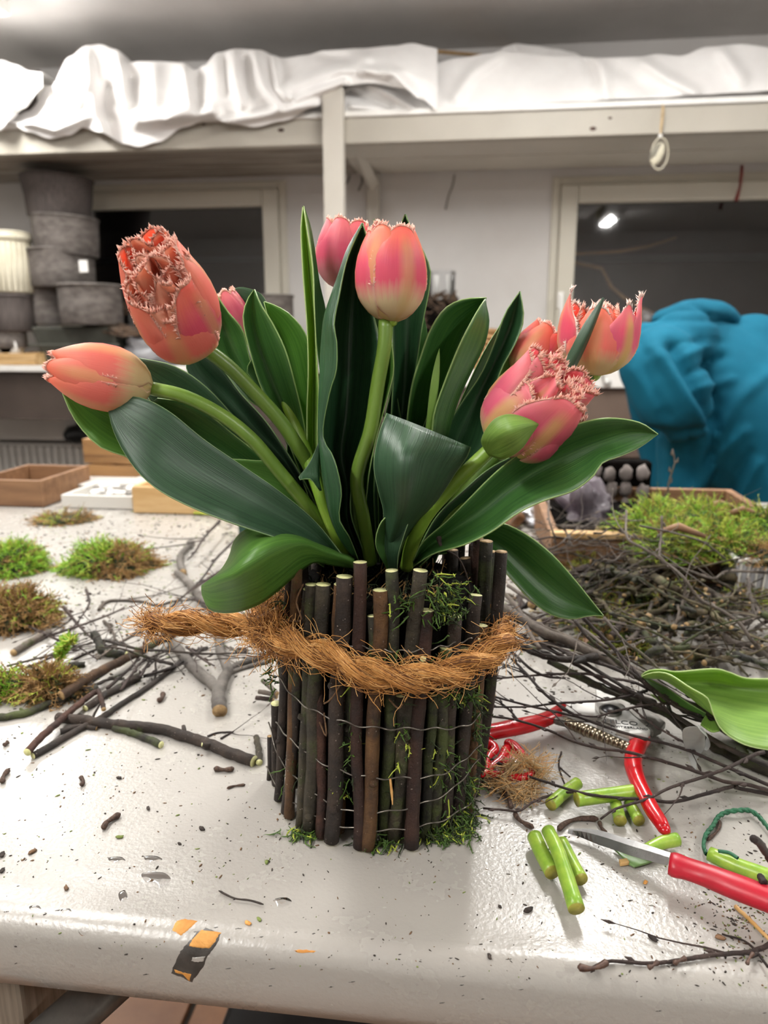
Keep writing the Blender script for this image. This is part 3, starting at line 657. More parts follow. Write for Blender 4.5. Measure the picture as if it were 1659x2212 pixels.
# centre: grey pot, jar nest, basket
pot(566, 636, 640, 788, YC+.2, 'felt', 'small plain grey pot on the counter behind the tall thin leaf', 1.0, 0)
nest = thing('candle_nest', 'brown twig nest holding two clear glass tubes, behind the middle tulip', 'candle holder', Q(945, 795, YC+.2))
b = MB(); cn = Q(940, 665, YC+.2)
for k in range(200):
    a = R.uniform(0, 6.28); z = R.uniform(-.07, .05); r0 = .085+.015*R.random(); pts = [cn+Vector((r0*cos(a+t*.25), r0*.8*sin(a+t*.25), z+.02*sin(t*1.3+k))) for t in range(4)]; b.tube(pts, .004, 4)
tag(b.build('twigs', M['vine'], nest), kind='stuff')
b = MB(); b.lathe([(.07, zr+.001-cn.z), (.08, -.05), (.08, .03)], cn, 20); b.build('holder', M['soil'], nest)
for x in (941, 968): b = MB(); q = Q(x, 648, YC+.2); b.tube([q, q+Vector((0, 0, .1))], .013, 12, cap=0); b.build('glass_tube', M['white'], nest)
b = MB(); q = Q(952, 670, YC+.2); b.lathe([(.055, 0), (.06, .16)], q, 20, cap=False); b.build('glass_cup', M['clear'], nest)
bs = thing('round_basket', 'light wicker basket on the window counter behind the right leaves', 'basket', Q(1035, 805, YC+.12)); q = Q(1040, 806, YC+.16); q.z = zr+.002
for k in range(7):
    b = MB(); z = .014+k*.022; b.tube([q+Vector(((.12+.003*k)*cos(a/30*6.2832), (.12+.003*k)*sin(a/30*6.2832), z+.004*sin(a*5))) for a in range(31)], .011, 6); b.build('woven_ring', M['basket'], bs)

# ---------------------------------------------------------------- the bending person in the teal jacket
person = thing('person', 'person in a teal hooded jacket bending over with their back to the camera', 'person', P(1600, 1106, 1.62)*1)
person.location.z = FLOOR
def remesh(mb, name, mats, parent, vox, smooth_it=6, post=None, deco=None):
    o = mb.build('tmp', mats)
    bm = bmesh.new(); bm.from_mesh(o.data); bmesh.ops.recalc_face_normals(bm, faces=bm.faces); bm.to_mesh(o.data); bm.free()
    m = o.modifiers.new('r', 'REMESH'); m.mode = 'VOXEL'; m.voxel_size = vox; m.use_smooth_shade = True
    s = o.modifiers.new('s', 'SMOOTH'); s.factor = .5; s.iterations = smooth_it
    dg = bpy.context.evaluated_depsgraph_get(); me = bpy.data.meshes.new_from_object(o.evaluated_get(dg)); bpy.data.objects.remove(o)
    me.materials.clear(); [me.materials.append(k) for k in (mats if isinstance(mats, (list, tuple)) else [mats])]
    if post:
        me.calc_loop_triangles(); ns = [v.normal.copy() for v in me.vertices]
        for v, n_ in zip(me.vertices, ns): v.co = post(v.co.copy(), n_)
    me.polygons.foreach_set('use_smooth', [True]*len(me.polygons)); me.name = name
    o = bpy.data.objects.new(name, me); C.objects.link(o)
    if parent: o.parent = parent; o.matrix_parent_inverse = parent_inv(parent)
    return o
S0 = 1.42
def pp(x, y, s): return P(x, y, S0+s)
def blob(b, pts, k=1.0):
    # pts: (px, py, s, radius px, optional depth flattening)
    pl = [pp(a[0], a[1], a[2]) for a in pts]; q = resample([tuple(p)+(m_px(a[3], p)*k,) for p, a in zip(pl, pts)], max(6, len(pts)*4))
    b.tube([Vector(v[:3]) for v in q], [v[3] for v in q], 20, cap=0)
    b.ball(Vector(q[0][:3]), q[0][3], 0, 20); b.ball(Vector(q[-1][:3]), q[-1][3], 0, 20)
# body in one piece: head, torso, arms, legs
b = MB()
blob(b, [(1490, 712, .12, 44), (1445, 745, .16, 46), (1420, 770, .18, 40)])
blob(b, [(1500, 760, .08, 75), (1600, 880, .08, 120), (1700, 1010, .08, 120), (1740, 1100, .08, 110)])
for sg in (-1, 1):
    ft = Vector((person.location.x+.22+sg*.12, person.location.y+.1, FLOOR+.04)); hp = pp(1740, 1120, .08+sg*.09); kn = (hp+ft)/2+Vector((-.05, -.04, .05))
    q = resample([tuple(hp)+(.085,), tuple(kn)+(.06,), tuple(ft+Vector((0, 0, .03)))+(.04,)], 12); b.tube([Vector(v[:3]) for v in q], [v[3] for v in q], 14, cap=0)
    b.tube([ft+Vector((.03, -.03, 0)), ft+Vector((-.16, .05, -.005))], [.045, .036], 12, cap=0); b.ball(ft+Vector((-.16, .05, -.005)), .036, 0, 12)
blob(b, [(1430, 800, -.03, 40), (1480, 920, .0, 34), (1458, 1050, .04, 22), (1440, 1075, .04, 20)])
blob(b, [(1430, 800, .28, 40), (1420, 930, .3, 32), (1425, 1060, .28, 24)])
for sg, sx in ((-.02, 0), (.28, -6)):
    for k in range(4): q = [pp(1428+k*6+sx, 1078, sg-.02+k*.012), pp(1424+k*6+sx, 1096, sg-.02+k*.012), pp(1418+k*6+sx, 1106-k*2, sg-.01+k*.012)]; b.tube(q, [.0095, .009, .007], 8, cap=0)
    q = [pp(1450+sx, 1066, sg), pp(1456+sx, 1082, sg+.01), pp(1450+sx, 1094, sg+.01)]; b.tube(q, [.011, .0105, .008], 8, cap=0)
def bodymat(v, n_): return v
body = remesh(b, 'body', [M['trousers'], M['skin'], M['hair']], person, .010, 3)
for f in body.data.polygons:
    x, y = proj(f.center)
    if f.center.z > FLOOR+.3 and y > 1056 and x < 1470: f.material_index = 1
    elif y < 830 and x < 1530: f.material_index = 1
JF = [([(1400, 690), (1450, 690), (1520, 690), (1590, 690)], -.012, 7), ([(1560, 738), (1480, 735), (1400, 765)], -.01, 7), ([(1455, 745), (1480, 800), (1530, 880), (1540, 915)], -.045, 16), ([(1420, 760), (1470, 830), (1530, 925)], .03, 14), ([(1480, 770), (1530, 745)], .02, 9), ([(1500, 800), (1560, 770)], -.022, 9),
      ([(1510, 840), (1580, 820)], .016, 9), ([(1400, 930), (1470, 938), (1530, 925)], -.02, 9), ([(1540, 960), (1600, 860), (1659, 810)], .016, 14), ([(1500, 1060), (1560, 980), (1610, 930)], .022, 12), ([(1560, 1070), (1620, 980)], -.02, 12), ([(1600, 1075), (1640, 1000)], .018, 10), ([(1380, 740), (1400, 840), (1440, 900)], -.012, 12), ([(1450, 950), (1440, 1060)], .014, 12), ([(1370, 800), (1420, 880)], .01, 10), ([(1490, 940), (1500, 1060)], -.014, 9), ([(1530, 1000), (1548, 930)], -.02, 9)]
def jf(v, n_):
    x, y = proj(v); f = foldsum(x, y, JF) if 1280 < x < 1760 else 0
    return v+n_*(f*.55+.004*noise.noise(v*8)+.0015*noise.noise(v*30))
b = MB()
blob(b, [(1500, 755, .08, 88), (1580, 850, .08, 140), (1690, 980, .08, 180), (1740, 1130, .08, 175)])
blob(b, [(1620, 770, .1, 90), (1700, 830, .1, 110)])
blob(b, [(1425, 790, -.05, 86), (1455, 860, -.08, 82), (1478, 890, -.07, 66)])
blob(b, [(1480, 900, .0, 60), (1484, 980, .05, 64), (1472, 1052, .05, 50)])
blob(b, [(1430, 790, .26, 86), (1430, 920, .3, 60), (1440, 1050, .28, 42)])
blob(b, [(1400, 740, .05, 46), (1480, 735, .02, 70)])
jk = remesh(b, 'jacket', M['teal'], person, .009, 4, jf)
b = MB()
blob(b, [(1438, 700, .08, 34), (1490, 690, .02, 42), (1545, 688, .06, 38), (1572, 700, .12, 30)])
blob(b, [(1470, 710, .10, 50), (1540, 710, .12, 48)])
hood = remesh(b, 'hood', M['teal'], person, .008, 5, lambda v, n_: v+n_*(foldsum(*proj(v), [([(1410, 705), (1480, 697), (1585, 702)], -.02, 8), ([(1500, 655), (1530, 680), (1580, 690)], -.012, 6)])+.003*noise.noise(v*20)))
b = MB(); blob(b, [(1398, 702, .12, 26), (1392, 690, .14, 20)]); b.build('hair', M['hair'], person)
b = MB(); b.tube([pp(1456, 1060, .05), pp(1452, 1070, .05)], m_px(36, pp(1452, 1060, 0)), 18, cap=0); b.build('cuff', M['teal_d'], person)

tr_ = thing('reflection_tree', 'added bare tree outside the right window, its two thin branches standing in for reflections in the glass', 'tree', Q(1205, 700, YW+.5)); tr_.location.z = FLOOR  # added tree; its branches imitate a branch reflected in the pane
b = MB(); tx = Q(1205, 600, YW+.5).x; b.tube([(tx, YW+.5, FLOOR), (tx+.01, YW+.5, .3), (tx, YW+.5, Q(1205, 540, YW+.5).z+.05)], [.03, .022, .012], 10, cap=0); b.build('trunk', M['bark2'], tr_)
for pl, r in (([(1205, 552), (1240, 548), (1290, 546), (1340, 543), (1400, 532), (1462, 513)], 5), ([(1205, 560), (1300, 580), (1320, 620), (1350, 645), (1400, 672), (1450, 700)], 5)):
    pts = [Q(x, y, YW+.5) for x, y in pl]; b = MB(); b.tube(pts, [m_px(r*lerp(1, .6, i/5), pts[0]) for i in range(6)], 8, cap=0); b.build('branch', M['wood'], tr_)
# ================================================================ WORK TABLE
eA, eB = T(0, 1990), T(1659, 2150); YF = (T(829, 2068).y); YFAR = T(300, 1052).y
TX0, TX1 = -1.55, 1.35
table = thing('work_table', 'grey white painted work table with chipped rounded front edge', 'table', (0, .2, FLOOR))
b = MB(); RAD = .011; prof = []
prof += [(YFAR, -.05), (YFAR, -.002), (YFAR-.002, 0)]
n1 = 30
for i in range(1, n1): prof.append((lerp(YFAR-.002, YF+.05, i/n1), 0))
prof += [(YF+.045, 0), (YF+.036, -.0006), (YF+.028, -.0012), (YF+.02, -.0012), (YF+RAD+.002, -.0006)]
for k in range(9): a = pi/2*k/8; prof.append((YF+RAD-RAD*sin(a), -.0006-RAD*(1-cos(a))))
prof += [(YF-.001, -.022), (YF+.0, -.032), (YF+.003, -.041), (YF+.012, -.046), (YF+.05, -.046)]
nx = 60
for j, (y, z) in enumerate(prof):
    for i in range(nx+1): b.vert((lerp(TX0, TX1, i/nx), y, z))
for j in range(len(prof)-1):
    for i in range(nx): a = j*(nx+1)+i; b.face((a, a+1, a+nx+2, a+nx+1))
np_ = len(prof)*(nx+1)
b.face([(len(prof)-1)*(nx+1)+i for i in range(nx+1)]+[i for i in reversed(range(nx+1))])
top = b.build('table_top', M['table'], table)
bm = bmesh.new(); bm.from_mesh(top.data); bmesh.ops.recalc_face_normals(bm, faces=bm.faces); bm.to_mesh(top.data); bm.free()
BVH = BVHTree.FromPolygons(b.v, b.f[:-1])
def hit(px, py):
    d = ray(px, py).normalized(); r = BVH.ray_cast(CAM, d)
    if r[0] is None: return None, None
    n_ = r[1]; n_ = -n_ if n_.dot(d) > 0 else n_
    return r[0], n_
# legs and rails below
_l0, _l1 = Q(-14, 2185, YF+.03).x, Q(50, 2185, YF+.03).x; lgm = simple('grey_leg', '#8f8577', '#6e6458', 30, .6, sc=(8, 8, .4))
for (xa_, xb_, ya_) in ((_l0, _l1, YF+.03), (TX1-.12, TX1-.07, YF+.03), (_l0-.9, _l0-.85, YFAR-.1), (TX1-.12, TX1-.07, YFAR-.1)):
    b = MB(); b.box((xa_, ya_, FLOOR), (xb_, ya_+.05, -.0465)); b.build('leg', lgm, table, smooth=False, bevel=.003)
b = MB(); A = P(235, 2128, -.08); B = P(120, 2230, -.10); dd = (B-A); A -= dd*.25; A.z = min(A.z, -.055); b.tube([A, B+dd*3], .0125, 16, cap=0)
tag(b.build('metal_tube', M['steel_d']), 'grey metal tube leaning on the tiled floor beneath the table', 'tube')
b = MB(); b.ball(P(232, 2152, -.07), .007, 0, 10); b.tube([P(232, 2152, -.07), P(222, 2168, -.075)], .004, 8, cap=0); tag(b.build('tube_knob', M['steel_d']), 'small dark bolt beside the metal tube below the table edge', 'bolt')
b = MB(); A = T(575, 2300, FLOOR+.12); b.box((A.x-.06, A.y-.1, FLOOR), (A.x+.3, A.y+.25, FLOOR+.2)); tag(b.build('floor_box', M['black'], smooth=False, bevel=.01), 'black box standing on the tiled floor below the table', 'box')
b = MB(); A = T(560, 2190, FLOOR)
# paint chips as flat wear patches following the lip
def patch(name, pl, mat, off=.0002, parent=table, nsub=7, rnd=False):
    # fan from the centre with subdivisions, thrown on the table surface
    cx = sum(p[0] for p in pl)/len(pl); cy = sum(p[1] for p in pl)/len(pl); pts = []
    for i in range(len(pl)):
        a, c = pl[i], pl[(i+1) % len(pl)]
        for k in range(4):
            q_ = cr([pl[i-1], a, c, pl[(i+2) % len(pl)]], (1+k/4)/3) if rnd else (lerp(a[0], c[0], k/4), lerp(a[1], c[1], k/4))
            pts.append((q_[0]+R.uniform(-1, 1)*(0 if rnd else 1), q_[1]+R.uniform(-1, 1)*(0 if rnd else 1)))
    b = MB(); rows = []
    for j in range(nsub+1):
        row = []
        for (x, y) in pts:
            h, n_ = hit(lerp(cx, x, j/nsub), lerp(cy, y, j/nsub))
            if h is None: return None
            row.append(b.vert(h+n_*(off if j < nsub else -.0001)))
        rows.append(row)
    m = len(pts)
    for j in range(nsub):
        for i in range(m): i2 = (i+1) % m; b.face((rows[j][i], rows[j+1][i], rows[j+1][i2], rows[j][i2]))
    o = b.build(name, M[mat], parent); 
    return o
def c8(x, y): return (x/2, 1600+y/2)
def c7(x, y): return (1020+x/2.596, 1480+y/2.596)
def c6(x, y): return (1020+x/2.596, 1080+y/2.596)
def c5(x, y): return (x/2.676, 1050+y/2.676)
patch('paint_chip', [c8(*p) for p in ((765, 775), (800, 768), (858, 778), (835, 800), (805, 825), (780, 845), (760, 830), (742, 820), (752, 795))], 'chip_wood')
patch('paint_chip', [c8(*p) for p in ((890, 802), (962, 825), (945, 870), (900, 935), (880, 980), (830, 1050), (790, 1035), (733, 1010), (745, 975), (775, 910), (810, 870), (850, 820))], 'chip_black')
patch('paint_chip', [c8(*p) for p in ((870, 815), (958, 828), (935, 868), (905, 900), (850, 895), (812, 890), (825, 860))], 'chip_wood', .0004)
patch('paint_chip', [c8(*p) for p in ((830, 935), (890, 930), (880, 952), (850, 955), (825, 950))], 'table', .0005)
patch('paint_chip', [c8(*p) for p in ((750, 985), (790, 1000), (830, 1008), (822, 1040), (800, 1012), (755, 997))], 'chip_wood', .0004)
patch('paint_chip', [c8(*p) for p in ((1265, 905), (1310, 902), (1368, 908), (1355, 916), (1290, 918))], 'chip_wood')
for k in range(34):           # dark nicks along the lip
    x = R.uniform(0, 1659); y = 1990+x*.0965+R.choice([R.uniform(20, 90), R.uniform(-40, -12)]); l = R.uniform(3, 11); w = R.uniform(.8, 2.0)
    patch('scratch', [(x-l, y+1), (x, y-w), (x+l, y-1), (x, y+w)], 'chip_black', .00015, nsub=2)
for pl in ([(310, 1850), (335, 1848), (352, 1856), (338, 1864), (318, 1862)], [(232, 1853), (260, 1850), (272, 1860), (245, 1865)], [(305, 1885), (350, 1882), (372, 1900), (350, 1920), (330, 1908), (312, 1905)], [(255, 1930), (270, 1922), (276, 1940), (262, 1950)], [(62, 1958), (82, 1955), (90, 1966), (72, 1972)], [(130, 1965), (150, 1962), (155, 1972), (138, 1975)], [(168, 2008), (184, 2005), (190, 2016), (176, 2022)], [(590, 1942), (620, 1938), (632, 1950), (610, 1960), (595, 1955)], [(1390, 1958), (1410, 1955), (1416, 1962)]):
    o = patch('water_smear', pl, 'wet', .0004, None, 3, True)
    if o: tag(o, 'small wet smear on the table near its front edge', 'smear', 'wet smears on the table front')

# ---------------------------------------------------------------- crumbs: uncountable specks
cells = [([], 'crumb'), ([], 'crumb_b'), ([], 'crumb_g')]
CB = [MB(), MB(), MB()]
def crumb(px, py, r, k, el=None):
    h, n_ = hit(px, py)
    if h is None: return
    el = el or R.uniform(.8, 2.6); r_ = m_px(r, h)
    rot = Matrix.Rotation(R.uniform(0, 6.28), 3, 'Z')
    CB[k].ball(h+n_*r_*.35, r_, 0, 5, (el, 1/sqrt(el), .55), .5, rot=rot, seed=R.random()*50)
for i in range(6200):
    px = R.uniform(-20, 1680); py = R.uniform(1110, 2060)+ (px*.05)
    if R.random() < .35: py = R.uniform(1110, 1500)
    dens = .45+.55*(noise.noise(Vector((px*.006, py*.006, 2)))+.3)
    if py > 1900: dens *= .6
    if px > 1000: dens *= 1.3
    if R.random() > dens: continue
    crumb(px, py, R.choice([.9, 1.0, 1.2, 1.5, 1.9, 2.6])*R.uniform(.7, 1.2), R.choice([0, 0, 0, 1, 2]) if R.random() < .9 else 1)
for i in range(260):      # the heap at the right edge
    crumb(R.gauss(1590, 50), R.gauss(2000, 45), R.uniform(1, 3), R.choice([0, 0, 1, 2]))
for i in range(1500):      # litter among the branches
    crumb(R.uniform(1060, 1659), R.uniform(1110, 1420), R.uniform(1, 4), R.choice([0, 1, 1, 2]), R.uniform(1, 4))
for i in range(700): crumb(R.uniform(100, 560), R.uniform(1105, 1420), R.uniform(.8, 2.2), R.choice([0, 1, 2]), R.uniform(1, 4))
for k, (nm, lb) in enumerate((('dark_crumbs', 'dark bark crumbs scattered all over the work table'), ('brown_crumbs', 'brown plant crumbs scattered all over the work table'), ('green_crumbs', 'grey green moss crumbs scattered over the work table'))):
    o = CB[k].build(nm, M[('crumb', 'crumb_b', 'crumb_g')[k]]); tag(o, lb, 'crumbs', None, 'stuff')
# ---------------------------------------------------------------- catkins, buds and the larger bits
def worm(name, pl, rpx, mat, label, cat, group=None, z=None, taper=.6, capm=None, seg=10):
    """small bent rod lying on the table: pl is its line in the picture"""
    h0 = [T(x, y, 0) for x, y in pl]; rr = m_px(rpx, h0[0]); h0 = [T(p[0], p[1], z if z is not None else rr) for p in pl]
    q = resample([tuple(v) for v in h0], max(8, len(pl)*4)); n = len(q)
    rad = [rr*(taper+(1-taper)*sin(pi*min(1, .5+abs(i/(n-1)-.5)*-1+.5)))*(1+.06*R.uniform(-1, 1)) if 0 < i < n-1 else rr*taper*.6 for i in range(n)]
    b = MB(); b.tube(q, rad, seg, cap=0, jit=.06); o = b.build(name, M[mat]); return tag(o, label, cat, group)
CK = [([(222, 1790), (232, 1775), (260, 1758)], 7, 'curved brown catkin left of the vase in the open table', None),
      ([(5, 1690), (8, 1675), (20, 1662)], 6, 'brown catkin lying at the left table side beside a small catkin', None),
      ([(175, 1697), (180, 1688), (174, 1678)], 5, 'short bent brown catkin below the dark stick bundle', None),
      ([(462, 1660), (485, 1663), (506, 1660)], 6, 'straight reddish brown catkin below the long dark stick', None),
      ([(8, 1610), (18, 1602)], 5, 'short brown stub at the left picture side beside the cut sticks', None),
      ([(490, 1703), (505, 1698), (530, 1695)], 3, 'thin dark shoot left of the vase foot', None),
      ([(340, 1514), (350, 1508), (352, 1498)], 6, 'small red brown catkin by the grey fork', None),
      ([(532, 1325+80), (525, 1402), (510, 1404)], 5, 'pinkish curled bud under the rope', None),
      (list(map(lambda p: c7(*p), ((235, 715), (270, 760), (345, 800)))), 6, 'brown catkin touching the two crossed stem cuttings', None),
      (list(map(lambda p: c7(*p), ((480, 812), (530, 770), (610, 748), (708, 750)))), 6.5, 'long arched brown catkin above the knife blade', None),
      (list(map(lambda p: c7(*p), ((712, 765), (725, 800), (752, 832)))), 5, 'dark catkin running to the knife blade', None),
      (list(map(lambda p: c7(*p), ((172, 590), (205, 640), (222, 690)))), 6, 'brown catkin below the jute twine', None),
      (list(map(lambda p: c7(*p), ((1390, 760), (1380, 810), (1320, 870)))), 4, 'greyish shred beside the green thread', None)]
for pl, r, lb, g in CK: worm('catkin', pl, r, 'catkin', lb, 'catkin', g)
BT = [((143, 1920), 6, 'brown', 'flat brown bud scale near the left front edge'), ((320, 1748), 5, 'dark', 'small dark curled bud in the open table left of the vase'), ((258, 1622+60), 5, 'dark', 'dark bark chip below the cut sticks'), ((70, 1842), 7, 'brown', 'curled brown bud scale at the left table side'), ((5, 1848), 7, 'dark', 'dark seed at the left frame edge, upper'), ((5, 1882), 6, 'dark', 'dark seed at the left frame edge, lower'),
      ((576, 1864), 5, 'green', 'olive green seed before the vase'), ((436, 1792), 6, 'dark', 'twin dark buds left of the vase foot'), ((388, 1824), 4, 'dark', 'single black seed between vase and chips'), ((536, 1996), 6, 'tan', 'tan bud scale behind the small paint chip'), ((560, 1988), 5, 'green', 'greenish bud near the tan scale'), ((1141, 1968), 8, 'dark', 'round brown bud below the stem cuttings'), ((1411, 2030), 8, 'dark', 'round brown bud below the red handled knife'), ((1057, 2068), 6, 'dark', 'pointed black chip on the right front table'), ((1555, 2028), 8, 'rust', 'rust coloured bark flake near the long front twig'), ((258, 1810), 6, 'green', 'green and brown bud with a stalk left of the vase'), ((1080, 1960), 4, 'dark', 'tiny dark pellet before the stem cuttings'), ((1394, 1908), 5, 'tan', 'tan flake in front of the knife')]
cm = {'brown': 'crumb_b', 'dark': 'crumb', 'green': 'crumb_g', 'tan': 'chip_wood', 'rust': 'wood_dark'}
for (p, r, c, lb) in BT:
    h, n_ = hit(*p); r_ = m_px(r, h); b = MB(); b.ball(h+Vector((0, 0, r_*.45)), r_, 0, 10, (1.5, .8, .5), .5, rot=Matrix.Rotation(R.uniform(0, 3), 3, 'Z'), seed=p[0]); tag(b.build('plant_bit', M[cm[c]]), lb, 'plant bit')
worm('thin_twig', [c8(945, 648), c8(1010, 680), c8(1080, 690), c8(1138, 707)], 2.2, 'crumb', 'thin dark stalk lying alone before the vase', 'twig', None, None, .8)

# ---------------------------------------------------------------- twigs and sticks
def stick(name, pl, r0, r1, mat, label, cat='stick', group=None, ends=('cut', None), knobs=0, buds=0, side=0, jit=.05, seg=10, zoff=0, seed=0, off_table=True):
    """pl: (px, py, height above table of the axis or None) from thick to thin end; radii in px at that place"""
    rr = random.Random(seed+int(pl[0][0]*7+pl[0][1])); pts = []
    n0 = len(pl)
    for i, a in enumerate(pl):
        rp = lerp(r0, r1, i/(n0-1)); z = a[2] if len(a) > 2 and a[2] is not None else None
        if z is None: q = T(a[0], a[1], 0); z = m_px(rp, q)*.9+zoff
        q = T(a[0], a[1], z); pts.append(tuple(q)+(m_px(rp, q),))
    n = max(6, len(pl)*5); q = resample(pts, n)
    rad = [max(v[3], .0004)*(1+rr.uniform(-jit, jit)) for v in q]
    pv = [Vector(v[:3])+Vector((rr.uniform(-1, 1), rr.uniform(-1, 1), rr.uniform(-.4, .4)))*rad[i]*.18 for i, v in enumerate(q)]
    for p, r_ in zip(pv, rad):
        if YF+.01 < p.y < YFAR and p.z < r_*.85: p.z = r_*.85
    b = MB(); b.tube(pv, rad, seg, 0, cap=1)
    for k in range(knobs):
        i = rr.randrange(1, n-2); t = (pv[i+1]-pv[i]).normalized(); s = t.cross(Vector((0, 0, 1))).normalized()*(1 if k % 2 else -1)+Vector((0, 0, .5)); b.tube([pv[i], pv[i]+s*rad[i]*.9+t*rad[i]*.3, pv[i]+s*rad[i]*1.7+t*rad[i]*1.2], [rad[i]*.75, rad[i]*.5, rad[i]*.38], 7, 0, cap=1)
    for k in range(buds):
        i = min(n-2, int((k+.6)/buds*(n-1))); t = (pv[i+1]-pv[i]).normalized(); s = (t.cross(Vector((0, 0, 1))).normalized()*(1 if k % 2 else -1)+Vector((0, 0, .2))).normalized()
        bl = rad[i]*3.4+.0009; b.tube([pv[i], pv[i]+s*bl*.4+t*bl*.4, pv[i]+s*bl*.65+t*bl*1.1], [rad[i]*.9, rad[i]*.85+.0003, .0002], 6, 0)
    for k in range(side):
        i = rr.randrange(n//4, n-2); t = (pv[i+1]-pv[i]).normalized(); s = (t.cross(Vector((0, 0, 1))).normalized()*rr.choice([-1, 1])+Vector((0, 0, rr.uniform(-.1, .6)))).normalized()
        L = rr.uniform(.02, .06)*(1+3*max(0, fwd(pv[i]))); cur = pv[i]; sp = [cur]; dr = (t*.8+s*.6).normalized()
        for m_ in range(5):
            dr = (dr+Vector((rr.uniform(-.25, .25), rr.uniform(-.25, .25), rr.uniform(-.12, .1)))).normalized(); cur = cur+dr*L/5
            if cur.z < .001: cur = Vector((cur.x, cur.y, .001))
            sp.append(cur)
        b.tube(sp, [rad[i]*.6]+[rad[i]*lerp(.5, .2, m_/4) for m_ in range(5)], 5, 0)
        if R.random() < .6: b.tube([sp[-1], sp[-1]+dr*.003, sp[-1]+dr*.007], [rad[i]*.25, rad[i]*.6+.0003, .0001], 5, 0)
    o = b.build(name, [M[mat], M[ends[0] or mat]])
    if ends[1] is None: pass
    return tag(o, label, cat, group)
def S(conv, pts): return [tuple(conv(p[0], p[1]))+tuple(p[2:]) for p in pts]
# left side sticks
stick('cut_stick', S(c5, [(1465, 1592), (1350, 1550), (1200, 1490), (1050, 1440), (900, 1400), (750, 1385), (600, 1370), (450, 1350), (338, 1338)]), 12.5, 10.5, 'bark1', 'longest dark brown cut stick, its pale end near the vase foot', knobs=2, seg=16)
stick('cut_stick', S(c5, [(160, 1537), (230, 1460), (330, 1370), (420, 1290), (520, 1210), (560, 1190)]), 8.5, 6, 'bark2', 'dark cut stick with round pale end pointing left, upper of the crossed pair', seg=14, zoff=.004)
stick('cut_stick', S(c5, [(190, 1560), (300, 1500), (450, 1410), (600, 1330), (700, 1260), (850, 1165), (1000, 1050), (1100, 970), (1200, 935)]), 8, 4, 'bark1', 'long forked dark stick with pale end, lower of the crossed pair', knobs=3, side=2, seg=14)
stick('branch', S(c5, [(560, 1165), (400, 1220), (250, 1270), (150, 1312), (0, 1338), (-60, 1345)]), 8, 8.5, 'bark4', 'dark wet branch running out of the picture at the left', ends=(None, None), knobs=2)
stick('branch', S(c5, [(360, 1207), (450, 1150), (560, 1080), (700, 1010), (820, 950), (950, 880), (1050, 830)]), 11, 8, 'bark5', 'golden brown branch with a stub, lying across the twig pile', ends=('cut_brown', None), knobs=1, zoff=.006, seg=14)
stick('cut_stick', S(c5, [(930, 1497), (850, 1460), (740, 1420), (660, 1400)]), 8, 7, 'bark4', 'short stick with pale end just below the longest stick', seg=14)
stick('cut_stick', S(c5, [(495, 1285), (600, 1210), (700, 1160), (800, 1100)]), 7.5, 8.5, 'bark1', 'short thick dark stick inside the left pile', seg=12)
stick('cut_stick', S(c5, [(545, 850, .012), (570, 900, .008), (590, 950, .006), (640, 965), (740, 975)]), 8.5, 9, 'bark4', 'stick end with pale yellow cut standing up from the left pile', seg=14)
stick('cut_stick', S(c5, [(600, 1290), (585, 1230), (570, 1180)]), 5, 5, 'bark2', 'reddish short stick in the left pile', seg=10, zoff=.01, ends=('cut_brown', None))
stick('cut_stick', S(c5, [(350, 1420), (450, 1390), (560, 1400)]), 6.5, 5, 'bark1', 'short thick stick tucked under the crossed pair', seg=10, ends=('cut_brown', None))
stick('cut_stick', S(c5, [(75, 965), (130, 930), (200, 890), (295, 845)]), 8, 7, 'bark_twig_grey', 'greyish brown stick at the left beside the moss', ends=('cut_brown', None))
stick('cut_stick', S(c5, [(395, 1045), (440, 1035), (490, 1030)]), 8, 6, 'bark4', 'stubby dark stick at the brown moss tuft', ends=('cut_brown', None))
stick('cut_stick', S(c5, [(1500, 1600), (1495, 1530), (1482, 1450)]), 7.5, 6, 'bark3', 'small mossy stick with pale end touching the vase foot', seg=12)
stick('cut_stick', S(c5, [(1600, 1200), (1560, 1160), (1520, 1125)]), 5.5, 5, 'bark_twig_grey', 'little tan stick leaning on the left side of the vase, upper', zoff=.012, ends=('cut_brown', None))
stick('cut_stick', S(c5, [(1600, 1220), (1560, 1200), (1498, 1188)]), 5, 5, 'bark_twig_grey', 'little tan stick leaning on the left side of the vase, middle', zoff=.008, ends=('cut_brown', None))
stick('cut_stick', S(c5, [(1580, 1235), (1540, 1230), (1478, 1225)]), 5, 5, 'bark_twig', 'little dark stick leaning on the left side of the vase, lower', zoff=.003, ends=('cut_brown', None))
# grey fork
fk = stick('forked_branch', S(c5, [(1270, 1300), (1265, 1235), (1262, 1185), (1240, 1150), (1170, 1095), (1080, 1010), (1030, 940), (975, 870), (940, 800)]), 16, 8, 'bark_grey', 'smooth grey forked branch behind the rope', ends=('cut_brown', None), seg=16)
for pl, r0, r1, zf in (([(1262, 1195), (1295, 1110), (1312, 1050), (1275, 950), (1262, 860), (1255, 780)], 13, 8, 0), ([(1305, 1070), (1380, 1030), (1450, 1005), (1545, 975)], 7, 6, .004), ([(1300, 1100), (1380, 1060), (1560, 1010)], 5, 4, 0)):
    g_ = stick('limb', S(c5, pl), r0, r1, 'bark_grey', None, None, seg=12, ends=('cut_brown', None)); g_.parent = fk
    for kk in ('label', 'category'): 
        if kk in g_: del g_[kk]
stick('branch', S(c5, [(1300, 760), (1160, 650), (1110, 580), (1060, 530), (1020, 500)]), 10, 7, 'bark_grey', 'pale grey branch leading back behind the drooping leaf', ends=('cut_brown', None), seg=12)
